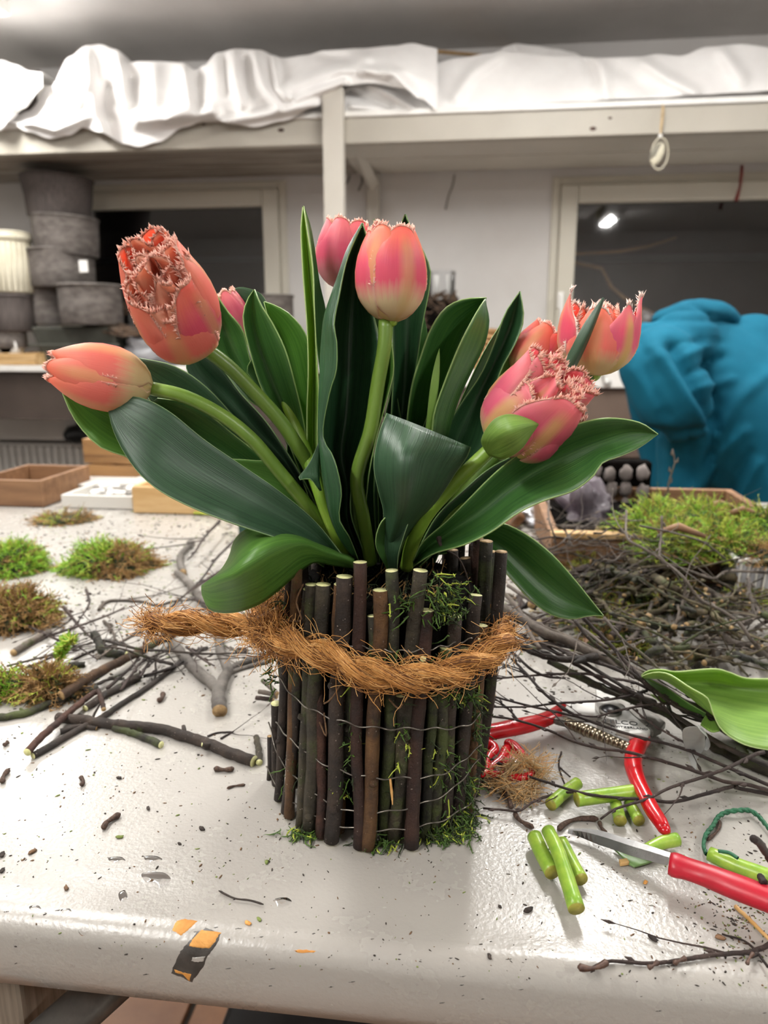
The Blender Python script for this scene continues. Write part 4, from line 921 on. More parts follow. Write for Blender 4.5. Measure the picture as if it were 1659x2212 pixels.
stick('branch', S(c5, [(1060, 500), (1040, 430), (1060, 380), (1110, 330), (1100, 318)]), 8, 5, 'bark_grey', 'hooked pale grey branch tip at the back of the left table', ends=('cut_brown', None), knobs=1, seg=12)
tw = 'twigs of the left pile'
TL = [[(-20, 1090), (200, 1030), (400, 940), (560, 900)], [(-20, 770), (130, 800), (250, 850), (350, 895), (450, 930), (560, 1000)], [(1270, 200, .02), (1180, 300, .02), (1120, 390, .015), (1080, 430)], [(1400, 270, .03), (1250, 420, .02), (1180, 520, .015), (1100, 600, .01), (960, 720)],
      [(570, 715), (630, 665), (800, 665), (910, 690), (1000, 665), (1150, 655)], [(600, 890, .015), (800, 940, .02), (1000, 955, .02), (1200, 970, .02), (1400, 965, .02), (1560, 975, .02)], [(370, 700), (450, 800), (540, 890)], [(500, 600), (515, 680), (450, 785)], [(1290, 480, .02), (1200, 540, .02), (1080, 620, .015), (980, 720, .01)], [(830, 1100), (960, 1060), (1100, 990), (1180, 930)],
      [(810, 1105), (860, 1020), (920, 960)], [(560, 1000), (760, 860), (850, 790), (900, 700)], [(1000, 1030, .012), (850, 990, .015), (700, 940, .02), (560, 930, .015)], [(620, 1170), (780, 1020), (860, 860), (840, 800)], [(300, 860), (480, 800), (640, 740), (720, 700)], [(40, 1040), (240, 990), (430, 940), (530, 900)],
      [(600, 780), (660, 860), (640, 960)], [(1240, 880), (1330, 940), (1410, 960)], [(1080, 930), (1170, 1000), (1240, 1040)], [(700, 1180), (760, 1090), (830, 1010), (1000, 940)], [(430, 1000), (540, 950), (700, 900), (830, 830)], [(1160, 560), (1300, 480), (1390, 400)], [(230, 1000), (330, 960), (450, 945)], [(1480, 700), (1330, 660), (1200, 680), (1100, 640)], [(340, 1270), (500, 1150), (640, 1060), (760, 960)], [(480, 1180), (620, 1120), (720, 1110)], [(0, 1160), (150, 1120), (330, 1010)]]
for i, pl in enumerate(TL):
    stick('twig', S(c5, pl), R.uniform(2.6, 4.2), 1.5, R.choice(['bark_twig', 'bark_twig', 'bark1', 'bark_twig_grey']), 'thin twig in the tangled pile left of the vase', 'twig', tw, ends=(None, None), buds=4, side=2, seg=7, zoff=.004*(i % 4))
# small bits by the left pile
for pl in ([(1275, 1460), (1310, 1440), (1350, 1418)], [(1200, 1445), (1260, 1425), (1340, 1420)]): stick('twig', S(c5, pl), 2.6, 1.6, 'bark_twig', 'short dark twig lying above the longest stick', 'twig', 'short twigs by the longest stick', ends=(None, None), side=1, seg=6)
# right hand bundle
TR = [([(90, 560, .07), (250, 650, .065), (400, 740, .06), (540, 790, .055), (650, 850, .05), (780, 900, .045), (900, 960, .04), (1000, 1010, .035), (1150, 1120, .025), (1300, 1200, .018), (1500, 1330), (1700, 1440)], 10, 12, 'bark_twig_grey', 0),
      ([(700, 878, .05), (600, 892, .05), (470, 890, .05), (350, 860, .055), (230, 795, .06)], 9, 5, 'bark1', 1), ([(100, 620, .07), (300, 700, .06), (520, 850, .05), (760, 930, .045), (950, 1010, .04)], 5, 4, 'bark_twig', 1),
      ([(1690, 1530), (1500, 1450), (1350, 1370), (1200, 1280, .015), (1100, 1200, .02), (1000, 1160, .02), (850, 1100, .025), (700, 1040, .03), (560, 970, .035), (430, 900, .04)], 13, 7, 'bark3', 1), ([(1690, 1500, .02), (1450, 1400, .02), (1250, 1280, .025), (1090, 1180, .028), (900, 1080, .035), (640, 920, .045), (400, 790, .055)], 6, 3.5, 'bark1', 0),
      ([(570, 670, .085), (660, 780, .075), (760, 860, .065), (880, 960, .055), (1000, 1050, .045), (1090, 1120, .04), (1200, 1190, .03), (1400, 1290, .02), (1690, 1400)], 4, 4, 'bark1', 1), ([(620, 660, .085), (700, 740, .075), (800, 840, .065), (900, 950, .055), (1010, 1060, .045), (1150, 1150, .035)], 4.5, 4, 'bark_twig', 2),
      ([(740, 660, .08), (850, 790, .07), (950, 860, .06), (1050, 950, .05)], 3.5, 3, 'bark_twig_grey', 1), ([(130, 480, .07), (250, 600, .065), (330, 760, .06), (380, 830, .06)], 5, 4, 'bark_twig_grey', 1), ([(200, 480, .07), (320, 560, .07), (470, 640, .065), (620, 720, .06), (760, 830, .06)], 4, 3, 'bark_twig_grey', 1),
      ([(100, 700, .06), (260, 760, .055), (420, 830, .05), (600, 930, .04), (800, 1050, .035), (1000, 1130, .03)], 4.5, 4, 'bark_twig', 1), ([(140, 650, .06), (330, 690, .06), (520, 760, .055), (700, 850, .05), (860, 980, .04)], 4, 4, 'bark_twig_grey', 1), ([(110, 760, .05), (220, 850, .05), (330, 950, .045), (420, 990, .04), (520, 1000, .035)], 3.5, 2.2, 'bark_twig', 2), ([(480, 600, .07), (420, 680, .065), (330, 690, .06)], 3, 2, 'bark_twig', 0), ([(1659, 1260, .01), (1450, 1220, .015), (1250, 1170, .02), (1100, 1140, .025)], 5, 3, 'bark1', 0), ([(1659, 1330, .01), (1400, 1240, .015), (1180, 1130, .02), (980, 1060, .03)], 5, 3, 'bark1', 1), ([(1659, 1400, .01), (1500, 1310, .012), (1300, 1240, .018), (1130, 1150, .025)], 6, 4, 'bark1', 0)]
for pl, r0, r1, mt, sd in TR: stick('bundle_branch', S(c6, pl), r0, r1, mt, 'dark bare branch in the bundle spreading from behind the vase to the right', 'branch', 'branches of the right bundle', ends=(None, None), knobs=1, buds=3, side=sd+1, seg=10)
TT = [([(1690, 1610, .012), (1480, 1520, .015), (1330, 1455, .018), (1200, 1400, .02), (1060, 1360, .022), (900, 1320, .024), (740, 1270, .026), (600, 1220, .028), (480, 1190, .03), (300, 1150, .032), (130, 1105, .034)], 4.2, 2.2, 'long thin twig crossing over the pruner, upper of the two parallel ones'),
      ([(1690, 1640, .006), (1560, 1600, .01), (1420, 1580, .012), (1280, 1530, .016), (1120, 1480, .02), (960, 1435, .022), (850, 1410, .024), (700, 1390, .026), (560, 1350, .028), (450, 1300, .03), (320, 1255, .032), (200, 1225, .034), (60, 1210, .036)], 4.6, 2.4, 'long thin twig crossing over the pruner handles, lower of the two parallel ones'),
      ([(980, 1070, .035), (870, 1100, .033), (720, 1125, .032), (480, 1140, .032), (300, 1160, .032), (70, 1160, .032)], 3.4, 2, 'thin twig passing just above the left pruner handle'), ([(990, 1060, .038), (900, 1020, .04), (780, 1000, .04), (640, 975, .04), (520, 975, .04), (400, 980, .04), (270, 990, .04), (90, 1005, .04)], 3.6, 2, 'thin budded twig leaving the rope level to the right'),
      ([(570, 1205, .028), (500, 1160, .032), (400, 1080, .038), (300, 970, .045), (220, 890, .05)], 4, 2.6, 'twig slanting down from the rope to the pruner'), ([(1100, 1140, .03), (950, 1155, .03), (800, 1185, .03), (690, 1215, .03), (560, 1200, .03)], 3, 1.8, 'thin twig lying across the pruner pivot'), ([(260, 1240, .02), (210, 1180, .024), (150, 1130, .028), (90, 1090, .03)], 2.6, 1.6, 'tiny twig crossing the left pruner handle'), ([(1190, 1360, .02), (1080, 1300, .022), (1000, 1250, .024), (900, 1170, .028)], 2.6, 1.8, 'thin twig with pale bud crossing the pruner blade')]
for pl, r0, r1, lb in TT: stick('thin_twig', S(c6, pl), r0, r1, 'bark_twig', lb, 'twig', None, ends=(None, None), buds=6, side=2, seg=8)
T7 = [([(1690, 615, .004), (1480, 575, .006), (1460, 568, .008), (1300, 612, .01), (1130, 655, .01), (980, 640, .012), (850, 635, .013), (700, 620, .014), (560, 590, .014), (420, 545, .012), (300, 505, .01), (160, 440, .01), (45, 375, .01)], 4.5, 2.2, 'long twig passing over the cut stems toward the jute twine'),
      ([(1640, 375, .03), (1560, 400, .028), (1420, 470, .024), (1280, 520, .02), (1110, 575, .018), (1000, 630, .016), (880, 670, .014), (790, 700, .012), (720, 752, .008)], 4.2, 2.5, 'twig rising over the red pruner handle and carrying catkins'), ([(720, 618, .012), (590, 600, .008), (470, 610, .006), (350, 650, .005), (265, 705, .004), (180, 700, .004), (60, 690, .003)], 3, 2.4, 'thin twig with a bud tip pointing left at the vase foot'),
      ([(1690, 1440, .003), (1570, 1495), (1450, 1505), (1300, 1520), (1150, 1545), (1020, 1560), (900, 1555), (750, 1550), (660, 1590), (590, 1580)], 5.5, 3.0, 'long budded twig lying alone at the front of the table'), ([(1659, 1580, .003), (1550, 1450), (1400, 1395)], 3, 2, 'thin dark stem behind the front twig at the right frame edge'), ([(1640, 1110, .02), (1620, 1080, .02), (1700, 1200, .01)], 9, 5, 'dark blurred twig end at the right picture edge beside the knife'), ([(1580, 860, .06), (1620, 900, .05), (1690, 1000, .03)], 9, 9, 'thick furry dark bud tip at the right picture edge'), ([(500, 375), (485, 450), (520, 560)], 2.2, 1.6, 'thin grey stalk above the stem cuttings'), ([(490, 460), (550, 515)], 1.8, 1, 'hair thin stalk beside the grey stalk')]
for pl, r0, r1, lb in T7: stick('thin_twig', S(c7, pl), r0, r1, 'bark_twig', lb, 'twig', None, ends=(None, None), buds=5 if len(pl) > 3 else 0, side=1 if len(pl) > 4 else 0, seg=9)
for pl, r in (([(590, 1580), (660, 1590), (720, 1575), (760, 1550)], 8), ([(985, 1585), (1010, 1575), (1045, 1552)], 6), ([(1130, 1560), (1150, 1550), (1200, 1530)], 6.5), ([(1540, 1568), (1555, 1530), (1580, 1500)], 4.5)):
    worm('twig_bud', [c7(*p) for p in pl], r, 'bud', 'brown pointed bud on the long front twig', 'bud', 'buds of the front twig', z=.004, taper=.35)
# airy magnolia twigs
TM = [([(1690, 910, .03), (1570, 790, .07), (1500, 690, .09), (1400, 620, .10), (1270, 550, .11), (1180, 430, .14), (1080, 350, .15), (960, 270, .17), (870, 210, .18), (865, 60, .2)], 4.5, 2.6), ([(1100, 790, .03), (1150, 670, .06), (1190, 540, .09), (1190, 440, .12)], 4, 3), ([(920, 760, .04), (1050, 800, .04), (1200, 830, .04), (1320, 820, .05)], 4, 3), ([(1690, 850, .03), (1600, 850, .03), (1480, 870, .03), (1360, 910, .02)], 4, 3), ([(1310, 760, .06), (1350, 850, .03), (1350, 940, .01)], 5, 4), ([(1065, 90, .2), (1060, 200, .17), (1050, 300, .15), (1060, 350, .14)], 3, 3), ([(1690, 410, .06), (1440, 400, .08), (1350, 440, .09), (1200, 390, .1), (1060, 350, .12)], 3, 2.4), ([(940, 145, .2), (1150, 190, .17), (1300, 240, .15), (1420, 330, .12)], 2.4, 2), ([(430, -60, .2), (430, 100, .18), (460, 200, .15), (470, 270, .12)], 2.4, 1.6), ([(560, 260, .1), (520, 170, .12), (470, 140, .14)], 2.6, 2), ([(1659, 640, .05), (1600, 660, .05), (1490, 690, .06)], 4, 3), ([(1550, 440, .08), (1560, 540, .06), (1620, 640, .04), (1690, 700, .03)], 4.5, 4), ([(1060, 820, .02), (1090, 900, .02), (1130, 960, .02)], 4, 4)]
TML = ['longest knotty twig arching from the moss tray down to the right picture edge', 'forked twig standing upright in the middle of the right litter', 'low twig lying level behind the light green cut leaf', 'short twig just above the light green cut leaf at the right edge', 'twig stub rising straight from behind the light green cut leaf', 'vertical thin twig before the left moss mound of the tray', 'knotty twig crossing in front of the tray board to the right edge', 'long thin bent twig crossing the moss of the tray', 'thin hanging twig above the drooping right leaf', 'short curved twig above the drooping right leaf', 'reddish twig at the right edge, below the plastic punnet', 'twig carrying a furry bud below the plastic punnet', 'short twig dropping toward the pruner from the litter']
TM = [([(q[0], q[1], q[2]*.55) for q in pl], r0, r1) for pl, r0, r1 in TM]
for lb, (pl, r0, r1) in zip(TML, TM): stick('magnolia_twig', S(c6, pl), r0, r1, 'bark_twig_grey', lb, 'twig', None, ends=(None, None), buds=5, side=2, seg=7)
for x, y, z in ((1545, 430, .024), (1440, 270, .036), (1310, 210, .042), (700, 190, .04)):
    p = T(*c6(x, y), z); b = MB(); b.ball(p, .0085, 0, 10, (.5, .5, 1.2), .2, rot=Matrix.Rotation(R.uniform(-.5, .5), 3, 'Y')); tag(b.build('magnolia_bud', M['petalish']), 'furry pale magnolia bud above the branch litter', 'bud', 'magnolia buds')
# upright twig before the jacket
b = MB(); _u = [P(1000+x/2.517, 560+y/2.517, .52) for x, y in ((1110, 1370), (1112, 1300), (1118, 1220), (1135, 1160), (1152, 1110), (1148, 1070), (1140, 1030))]; b.tube(_u, [.0014, .0013, .0012, .0011, .001, .0008, .0005], 7, cap=0)
for i in range(1, 6): b.tube([_u[i], _u[i]+Vector((.003*(-1)**i, 0, .003)), _u[i]+Vector((.0035*(-1)**i, 0, .008))], [.0012, .0018, .0003], 6)
tag(b.build('thin_twig', M['bark_twig_grey']), 'upright budded twig standing before the teal jacket', 'twig')
# lichen covered branch litter
LB = 'mossy branches of the right litter'
for i in range(105):
    x = R.uniform(1120, 1680); y = R.uniform(1215, 1450); 
    if x < 1400 and y > 1310: y -= 90
    L = R.uniform(45, 130); a = R.uniform(-1.2, 1.1); z = R.uniform(.004, .035); pl = []
    for k in range(5): pl.append((x+L*(k/4-.5)*cos(a)+R.uniform(-8, 8), y+L*(k/4-.5)*sin(a)*.6+R.uniform(-9, 9), max(.004, z+R.uniform(-.008, .012))))
    th = R.choice([3, 4, 5, 6, 8, 10])
    stick('lichen_branch', pl, th, th*.6, R.choice(['bark_lichen', 'bark_lichen', 'bark4', 'bark_twig_grey', 'bark_twig']), 'short crooked lichen covered branch in the litter at the right', 'branch', LB, ends=('cut_brown', None), knobs=2, side=R.choice([1, 2, 3]), seg=8, jit=.16)
for i in range(40):
    x = R.uniform(1060, 1420); y = R.uniform(1120, 1240); L = R.uniform(60, 170); a = R.uniform(-.6, .6); z = R.uniform(.01, .08); pl = [(x+L*(k/4-.5)*cos(a), y+L*(k/4-.5)*sin(a)+R.uniform(-8, 8), max(.004, z+R.uniform(-.01, .015))) for k in range(5)]
    stick('fine_twig', pl, R.uniform(1.3, 2.6), 1, R.choice(['bark_twig_grey', 'bark_twig']), 'fine wiry twig in the tangle behind the right leaves', 'twig', 'fine twigs behind the right leaves', ends=(None, None), side=3, seg=5)
for i in range(26):
    x = R.uniform(1150, 1620); y = R.uniform(1150, 1390); p = T(x, y, R.uniform(.004, .02)); b = MB(); w = m_px(R.uniform(7, 15), p); a = R.uniform(0, 6.28); tl = R.uniform(-.6, .6)
    def fn(u, v, p=p, w=w, a=a, tl=tl): 
        q = Vector(((u-.5)*w*1.0*sin(pi*min(max(v, .03), .97)), (v-.5)*w*1.6, .3*w*(abs(u-.5)*1.5+sin(v*3)*.5))); return p+Matrix.Rotation(a, 3, 'Z')@Matrix.Rotation(tl, 3, 'X')@q
    b.grid(fn, 5, 6); tag(b.build('dry_leaf', M[R.choice(['petalish', 'moss_b', 'wood_dark'])], solid=.0006), 'curled dry leaf lying in the branch litter', 'leaf', 'dry leaves in the litter')

# ---------------------------------------------------------------- moss
def moss(name, x0, x1, y0, y1, label, zc=0, dens=900, cols=(('moss_g', 6), ('moss_y', 2), ('moss_b', 2), ('moss_d', 1)), seed=1, ragged=.25, hgt=None, cat='moss', brown_dir=None, L0=(.008, .022), parent=None):
    rr = random.Random(seed); c = T((x0+x1)/2, y1-(y1-y0)*.18, zc); w = m_px((x1-x0)/2, c); h = hgt or m_px((y1-y0)*.55, c); dp = w*.75
    names = []; [names.extend([i]*n) for i, (k, n) in enumerate(cols)]
    b = MB(); base = len(cols)
    b.ball((0, 0, 0), 1, 0, 20, (1, 1, 1))
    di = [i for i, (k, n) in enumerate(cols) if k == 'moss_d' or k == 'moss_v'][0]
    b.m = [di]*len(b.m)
    for i, v in enumerate(b.v):
        v = Vector(v); k = .86*(1+ragged*1.6*noise.noise(v*1.6+Vector((seed, 0, 0)))); b.v[i] = (c.x+v.x*w*k, c.y+v.y*dp*k, c.z+max(v.z, 0)*h*.85*k)
    for s_ in range(dens):
        th = rr.uniform(0, 6.28); ph = math.acos(rr.uniform(0, 1)); d0 = Vector((sin(ph)*cos(th), sin(ph)*sin(th), cos(ph)))
        k = .86*(1+ragged*1.6*noise.noise(d0*1.6+Vector((seed, 0, 0)))); p = Vector((c.x+d0.x*w*k, c.y+d0.y*dp*k, c.z+d0.z*h*.85*k))
        dr = (d0+Vector((rr.uniform(-.9, .9), rr.uniform(-.9, .9), rr.uniform(-.5, .5)))).normalized(); L = rr.uniform(*L0); m = rr.choice(names)
        if brown_dir is not None and d0.dot(brown_dir) > .25 and rr.random() < .8: m = [i for i, (k2, n) in enumerate(cols) if k2 == 'moss_b'][0]
        pts = [p]; cur = p.copy()
        for q in range(3):
            dr = (dr+Vector((rr.uniform(-.4, .4), rr.uniform(-.4, .4), rr.uniform(-.45, .15)))).normalized(); cur = cur+dr*L/3
            if cur.z < zc+.001: cur.z = zc+.001
            pts.append(cur.copy())
        b.tube(pts, [.0006, .0005, .0004, .00015], 3, m)
        for q in range(7):          # leaflets
            t = rr.uniform(.2, 1)*2.99; i = int(t); a = pts[i].lerp(pts[i+1], t-i); sd = dr.cross(Vector((rr.uniform(-1, 1), rr.uniform(-1, 1), rr.uniform(-1, 1)))).normalized()*rr.uniform(.0018, .004)
            i0 = b.vert(a+dr*.0006); i1 = b.vert(a-dr*.0006); i2 = b.vert(a+sd+dr*.0022); b.face((i0, i1, i2), m)
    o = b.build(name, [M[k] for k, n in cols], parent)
    return tag(o, label, cat) if parent is None else o
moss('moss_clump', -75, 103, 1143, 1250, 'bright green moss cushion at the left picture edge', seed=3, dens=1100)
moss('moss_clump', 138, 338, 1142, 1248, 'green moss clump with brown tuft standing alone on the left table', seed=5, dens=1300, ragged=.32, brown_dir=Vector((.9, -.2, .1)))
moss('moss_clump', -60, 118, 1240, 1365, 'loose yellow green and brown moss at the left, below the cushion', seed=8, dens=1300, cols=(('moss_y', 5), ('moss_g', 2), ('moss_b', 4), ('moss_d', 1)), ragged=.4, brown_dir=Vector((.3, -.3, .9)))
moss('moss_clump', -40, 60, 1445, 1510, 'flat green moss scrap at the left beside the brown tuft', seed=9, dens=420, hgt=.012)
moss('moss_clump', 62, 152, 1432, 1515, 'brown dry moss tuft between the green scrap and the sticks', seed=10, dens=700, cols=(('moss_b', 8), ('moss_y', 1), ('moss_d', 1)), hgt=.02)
b = MB()
q = [T(*c5(x, y), z) for x, y, z in ((340, 1010, .01), (360, 960, .018), (375, 920, .026), (410, 890, .034))]
for i in range(150):
    t = R.uniform(0, 2.99); k = int(t); a = q[k].lerp(q[k+1], t-k); d0 = Vector((R.uniform(-1, 1), R.uniform(-1, 1), R.uniform(-.3, 1))).normalized(); b.tube([a, a+d0*.004, a+d0*.008+Vector((0, 0, .002))], [.0012, .001, .0003], 3, R.randrange(2))
b.tube(q, .0012, 5); tag(b.build('moss_sprig', [M['moss_g'], M['moss_y']]), 'upright green moss sprig beside the brown tuft', 'moss')
moss('moss_clump', 70, 210, 1108, 1128, 'thin scatter of brown moss at the back left of the table', seed=12, dens=300, cols=(('moss_b', 6), ('moss_y', 1), ('moss_d', 1)), hgt=.008)
moss('moss_clump', 1200, 1320, 1195, 1265, 'yellowish moss clump in the litter behind the right leaves', seed=14, dens=700, cols=(('moss_y', 5), ('moss_b', 4), ('moss_d', 2)), hgt=.03)
for i in range(15): moss('moss_scrap', *(lambda x, y: (x-32, x+32, y-14, y+14))(R.uniform(1150, 1640), R.uniform(1240, 1420)), 'small moss scrap between the lichen branches', seed=20+i, dens=150, cols=(('moss_y', 3), ('moss_b', 4), ('moss_d', 2), ('moss_v', 2)), hgt=.012); bpy.context.scene.objects[-1]
for o in list(C.objects):
    if o.name.startswith('moss_scrap'): o['group'] = 'moss scraps in the right litter'

# ---------------------------------------------------------------- moss tray, cup, sack, foil, egg tray at the back right
def tbox(x0, x1, yb, ht, dp, z0=0): # front face spans x0..x1 with base line yb in the picture
    a, c = T(x0, yb, z0), T(x1, yb, z0); return a.x, min(a.y, c.y), c.x, ht, dp
tray = thing('planting_tray', 'low dark wooden tray holding green moss at the right', 'tray', T(1400, 1262, 0))
a = T(1190, 1262, 0); x0 = a.x; y0 = T(1400, 1258, 0).y; x1 = T(1760, 1258, 0).x; hh = .05
for (p, q) in (((x0, y0, .001), (x1, y0+.012, hh)), ((x0, y0+.32, .001), (x1, y0+.332, hh)), ((x0, y0+.0125, .001), (x0+.012, y0+.3195, hh)), ((x1-.012, y0+.0125, .001), (x1, y0+.3195, hh))):
    b = MB(); b.box(p, q); b.build('side_board', M['wood_dark'], tray, smooth=False, bevel=.001)
b = MB(); b.box((x0, y0-.003, hh+.0005), (x1, y0+.014, hh+.007)); b.build('rim_board', M['wood_pale'], tray, smooth=False, bevel=.001)
b = MB(); b.box((x0+.013, y0+.013, .002), (x1-.013, y0+.319, .03)); b.build('tray_soil', M['soil'], tray, smooth=False)
for i, (xa, xb, ya, yb, sd) in enumerate(((1335, 1480, 1075, 1195, 31), (1440, 1600, 1072, 1190, 32), (1560, 1720, 1072, 1200, 33), (1380, 1520, 1120, 1215, 34), (1500, 1640, 1130, 1215, 35))):
    moss('moss_mound', xa, xb, ya, yb, ('bright moss mound at the left end of the tray', 'moss mound in the middle of the tray, behind the bark strip', 'tall green moss mound at the right end of the tray', 'front left moss mound along the tray rim', 'front right moss mound along the tray rim')[i], zc=.04, seed=sd, dens=900, hgt=.05 if i < 3 else .035, L0=(.01, .03), cols=(('moss_y', 4), ('moss_g', 3), ('moss_b', 2), ('moss_v', 2)))
for x, y, lb_ in ((1560, 1098, 'reddish bark strip lying on the moss in the tray, the highest one'), (1610, 1112, 'reddish bark strip on the tray moss nearest the right picture edge'), (1470, 1150, 'bark strip on the front left moss mound in the tray')):
    b = MB(); p = T(x, y, .078); b.tube([p+Vector((-.022, 0, .0)), p+Vector((0, .01, .004)), p+Vector((.026, 0, -.004))], [.0025, .005, .002], 7, cap=0, jit=.2); tag(b.build('bark_strip', M['wood_dark']), lb_, 'bark')
b = MB(); p = T(*c6(1040, 5), .085); b.grid(lambda u, v: p+Vector(((u-.5)*.018*sin(pi*max(.05, v)), -.006, (v-.4)*.012+.003*sin(u*9))), 5, 5); tag(b.build('green_leaflet', M['leaf_y'], solid=.0006), 'small bright green leaf on top of the tray moss', 'leaf')
cup = thing('plastic_cup', 'translucent white plastic punnet at the right picture edge', 'cup', T(1625, 1262, 0)); a = T(1583, 1300, 0); c = T(1720, 1300, 0); zt_ = .047
b = MB(); 
for z, e in ((.001, .006), (zt_, 0)):
    for x, y in ((a.x+e, a.y+e), (c.x-e, a.y+e), (c.x-e, a.y+.1-e), (a.x+e, a.y+.1-e)): b.vert((x, y, z))
for f in ((0, 3, 2, 1), (0, 1, 5, 4), (1, 2, 6, 5), (2, 3, 7, 6), (3, 0, 4, 7)): b.face(f)
b.build('cup_wall', simple('milky_plastic', '#b9b9bd', '#a5a5aa', 8, .25), cup, smooth=False, solid=.0015)
b = MB(); b.tube([(a.x, a.y, zt_), (c.x, a.y, zt_), (c.x, a.y+.1, zt_), (a.x, a.y+.1, zt_), (a.x, a.y, zt_)], .003, 6); b.build('cup_rim', M['white'], cup)
for k in range(8): b = MB(); x = lerp(a.x, c.x, (k+.5)/8); b.tube([(x, a.y+.004, .004), (x, a.y-.001, zt_-.003)], .0015, 5); b.build('cup_rib', M['white'], cup)
moss('dry_moss', 1596, 1700, 1208, 1216, 'dry moss filling the plastic punnet', zc=.042, seed=50, dens=200, hgt=.02, cols=(('moss_b', 5), ('moss_d', 1)))
def tlump(name, x0, x1, y0, y1, dp, mat, label, cat, seed, nz=.3, seg=30):
    c = T((x0+x1)/2, y1, 0); w = m_px((x1-x0)/2, c); h = m_px((y1-y0), c); b = MB(); b.ball((0, 0, 0), 1, 0, seg)
    for i, v in enumerate(b.v):
        v = Vector(v); k = 1+nz*noise.noise(v*1.6+Vector((seed, 0, 0)))+nz*.5*noise.noise(v*4.5+Vector((seed, 9, 0)))
        b.v[i] = (c.x+v.x*k*w, c.y+dp+v.y*k*dp, max(.001, h*.42+v.z*k*h*.58))
    return tag(b.build(name, M[mat]), label, cat)
tlump('sack', 1208, 1335, 1062, 1175, .05, 'purple', 'shiny grey purple bag behind the right hand leaf', 'bag', 3, .7)
tlump('foil', 1120, 1220, 1098, 1140, .04, 'foil', 'crumpled silver foil on the table behind the drooping right leaf', 'foil', 6, .6)
tlump('cardboard', 1060, 1130, 1100, 1150, .04, 'wood_dark', 'brown cardboard scrap behind the drooping right leaf', 'cardboard', 8, .3)
et = thing('pot_tray', 'dark tray with rows of round grey pots beside the bending person', 'tray', P(1335, 1106, .7)); et.location.z = 0
e0 = P(1262, 1100, .7); e1 = P(1408, 1100, .7); zt2 = P(1335, 1002, .7).z; zb2 = .002
b = MB(); b.box((e0.x, e0.y+.03, zb2), (e1.x, e0.y+.06, zt2)); b.build('tray_back', M['soil'], et, smooth=False, bevel=.004)
b = MB(); b.box((e0.x, e0.y-.04, .001), (e1.x, e0.y+.029, .012)); b.build('tray_floor', M['soil'], et, smooth=False)
for i in range(4):
    for j in range(4):
        p = P(1288+i*33, 1024+j*36, .7); p.y = e0.y+.012
        if p.z < .02: continue
        b = MB(); b.ball(p+Vector((R.uniform(-.002, .002), 0, R.uniform(-.002, .002))), m_px(15, p), 0, 14, (.88, .8, 1.15), .35, seed=i*5+j); tag(b.build('round_pot', M['balls']), 'round grey pot in the dark tray', 'pot', 'round pots in the dark tray')
# boxes at the back left of the table
def table_box(name, x0, x1, yt, yb, dp, mat, label, cat, parts=None, zb=0, group=None, open_=False, lidmat=None):
    a = T(x0, yb, zb); c = T(x1, yb, zb); y = T((x0+x1)/2, yb, zb).y; h = abs(m_px(yb-yt, a)); t = thing(name, label, cat, (a.x, y, zb), group)
    if open_:
        th = .008
        for (p, q) in (((a.x, y, zb+.001), (c.x, y+th, zb+h)), ((a.x, y+dp-th, zb+.001), (c.x, y+dp, zb+h)), ((a.x, y+th+.0003, zb+.001), (a.x+th, y+dp-th-.0003, zb+h)), ((c.x-th, y+th+.0003, zb+.001), (c.x, y+dp-th-.0003, zb+h))): b = MB(); b.box(p, q); b.build('side_board', M[mat], t, smooth=False, bevel=.0015)
        b = MB(); b.box((a.x+th+.0003, y+th+.0003, zb+.001), (c.x-th-.0003, y+dp-th-.0003, zb+.006)); b.build('bottom_board', M[mat], t, smooth=False)
    else:
        b = MB(); b.box((a.x, y, zb+.001), (c.x, y+dp, zb+h*.78)); b.build('box_body', M[mat], t, smooth=False, bevel=.003)
        b = MB(); b.box((a.x-.003, y-.003, zb+h*.785), (c.x+.003, y+dp+.003, zb+h)); b.build('lid', M[lidmat or mat], t, smooth=False, bevel=.003)
    return t, h, a, c, y
table_box('wooden_box', -60, 100, 1036, 1095, .16, 'wood_dark', 'reddish brown wooden box at the far left of the table', 'box', open_=True)
t_, h_, a_, c_, y_ = table_box('flat_tray', 128, 292, 1070, 1100, .12, 'grey_box', 'low white tray of small bits on the back left of the table', 'tray', open_=True)
for o in t_.children: o.data.materials[0] = M['radiator']
for i in range(24):
    b = MB(); p = Vector((R.uniform(a_.x+.02, c_.x-.02), y_+R.uniform(.02, .1), .02)); b.ball(p, R.uniform(.007, .012), 0, 7, (1, 1, .6), .5, seed=i); tag(b.build('white_bit', M[R.choice(['white', 'steel', 'grey_box'])]), 'small white or silvery bit inside the low tray', 'bit', 'bits in the low white tray')
table_box('flat_box', 105, 300, 1046, 1068, .09, 'radiator', 'flat white box lid behind the low tray', 'box', lidmat='radiator')
t_, h_, a_, c_, y_ = table_box('wooden_basket', 282, 500, 1052, 1112, .14, 'wood_pale', 'pale chip basket under the big lower left leaf', 'basket', open_=True)
table_box('wooden_box', 182, 300, 1005, 1050, .13, 'wood', 'lower brown wooden box of the stack behind the left leaves', 'box', open_=True)
z_ = .0
t1_, h1, a1, c1, y1_ = table_box('wooden_box', 186, 300, 1016, 1050, .12, 'wood', 'x', 'box', open_=True)
for ch in list(t1_.children): bpy.data.objects.remove(ch)
bpy.data.objects.remove(t1_)
aa = T(182, 1050, 0); hz = m_px(45, aa)+.004; y2 = T(241, 1050, 0).y; cc = T(300, 1050, 0)
t = thing('wooden_box', 'upper brown wooden box of the stack behind the left leaves', 'box', (aa.x, y2, hz)); h2 = m_px(52, aa)
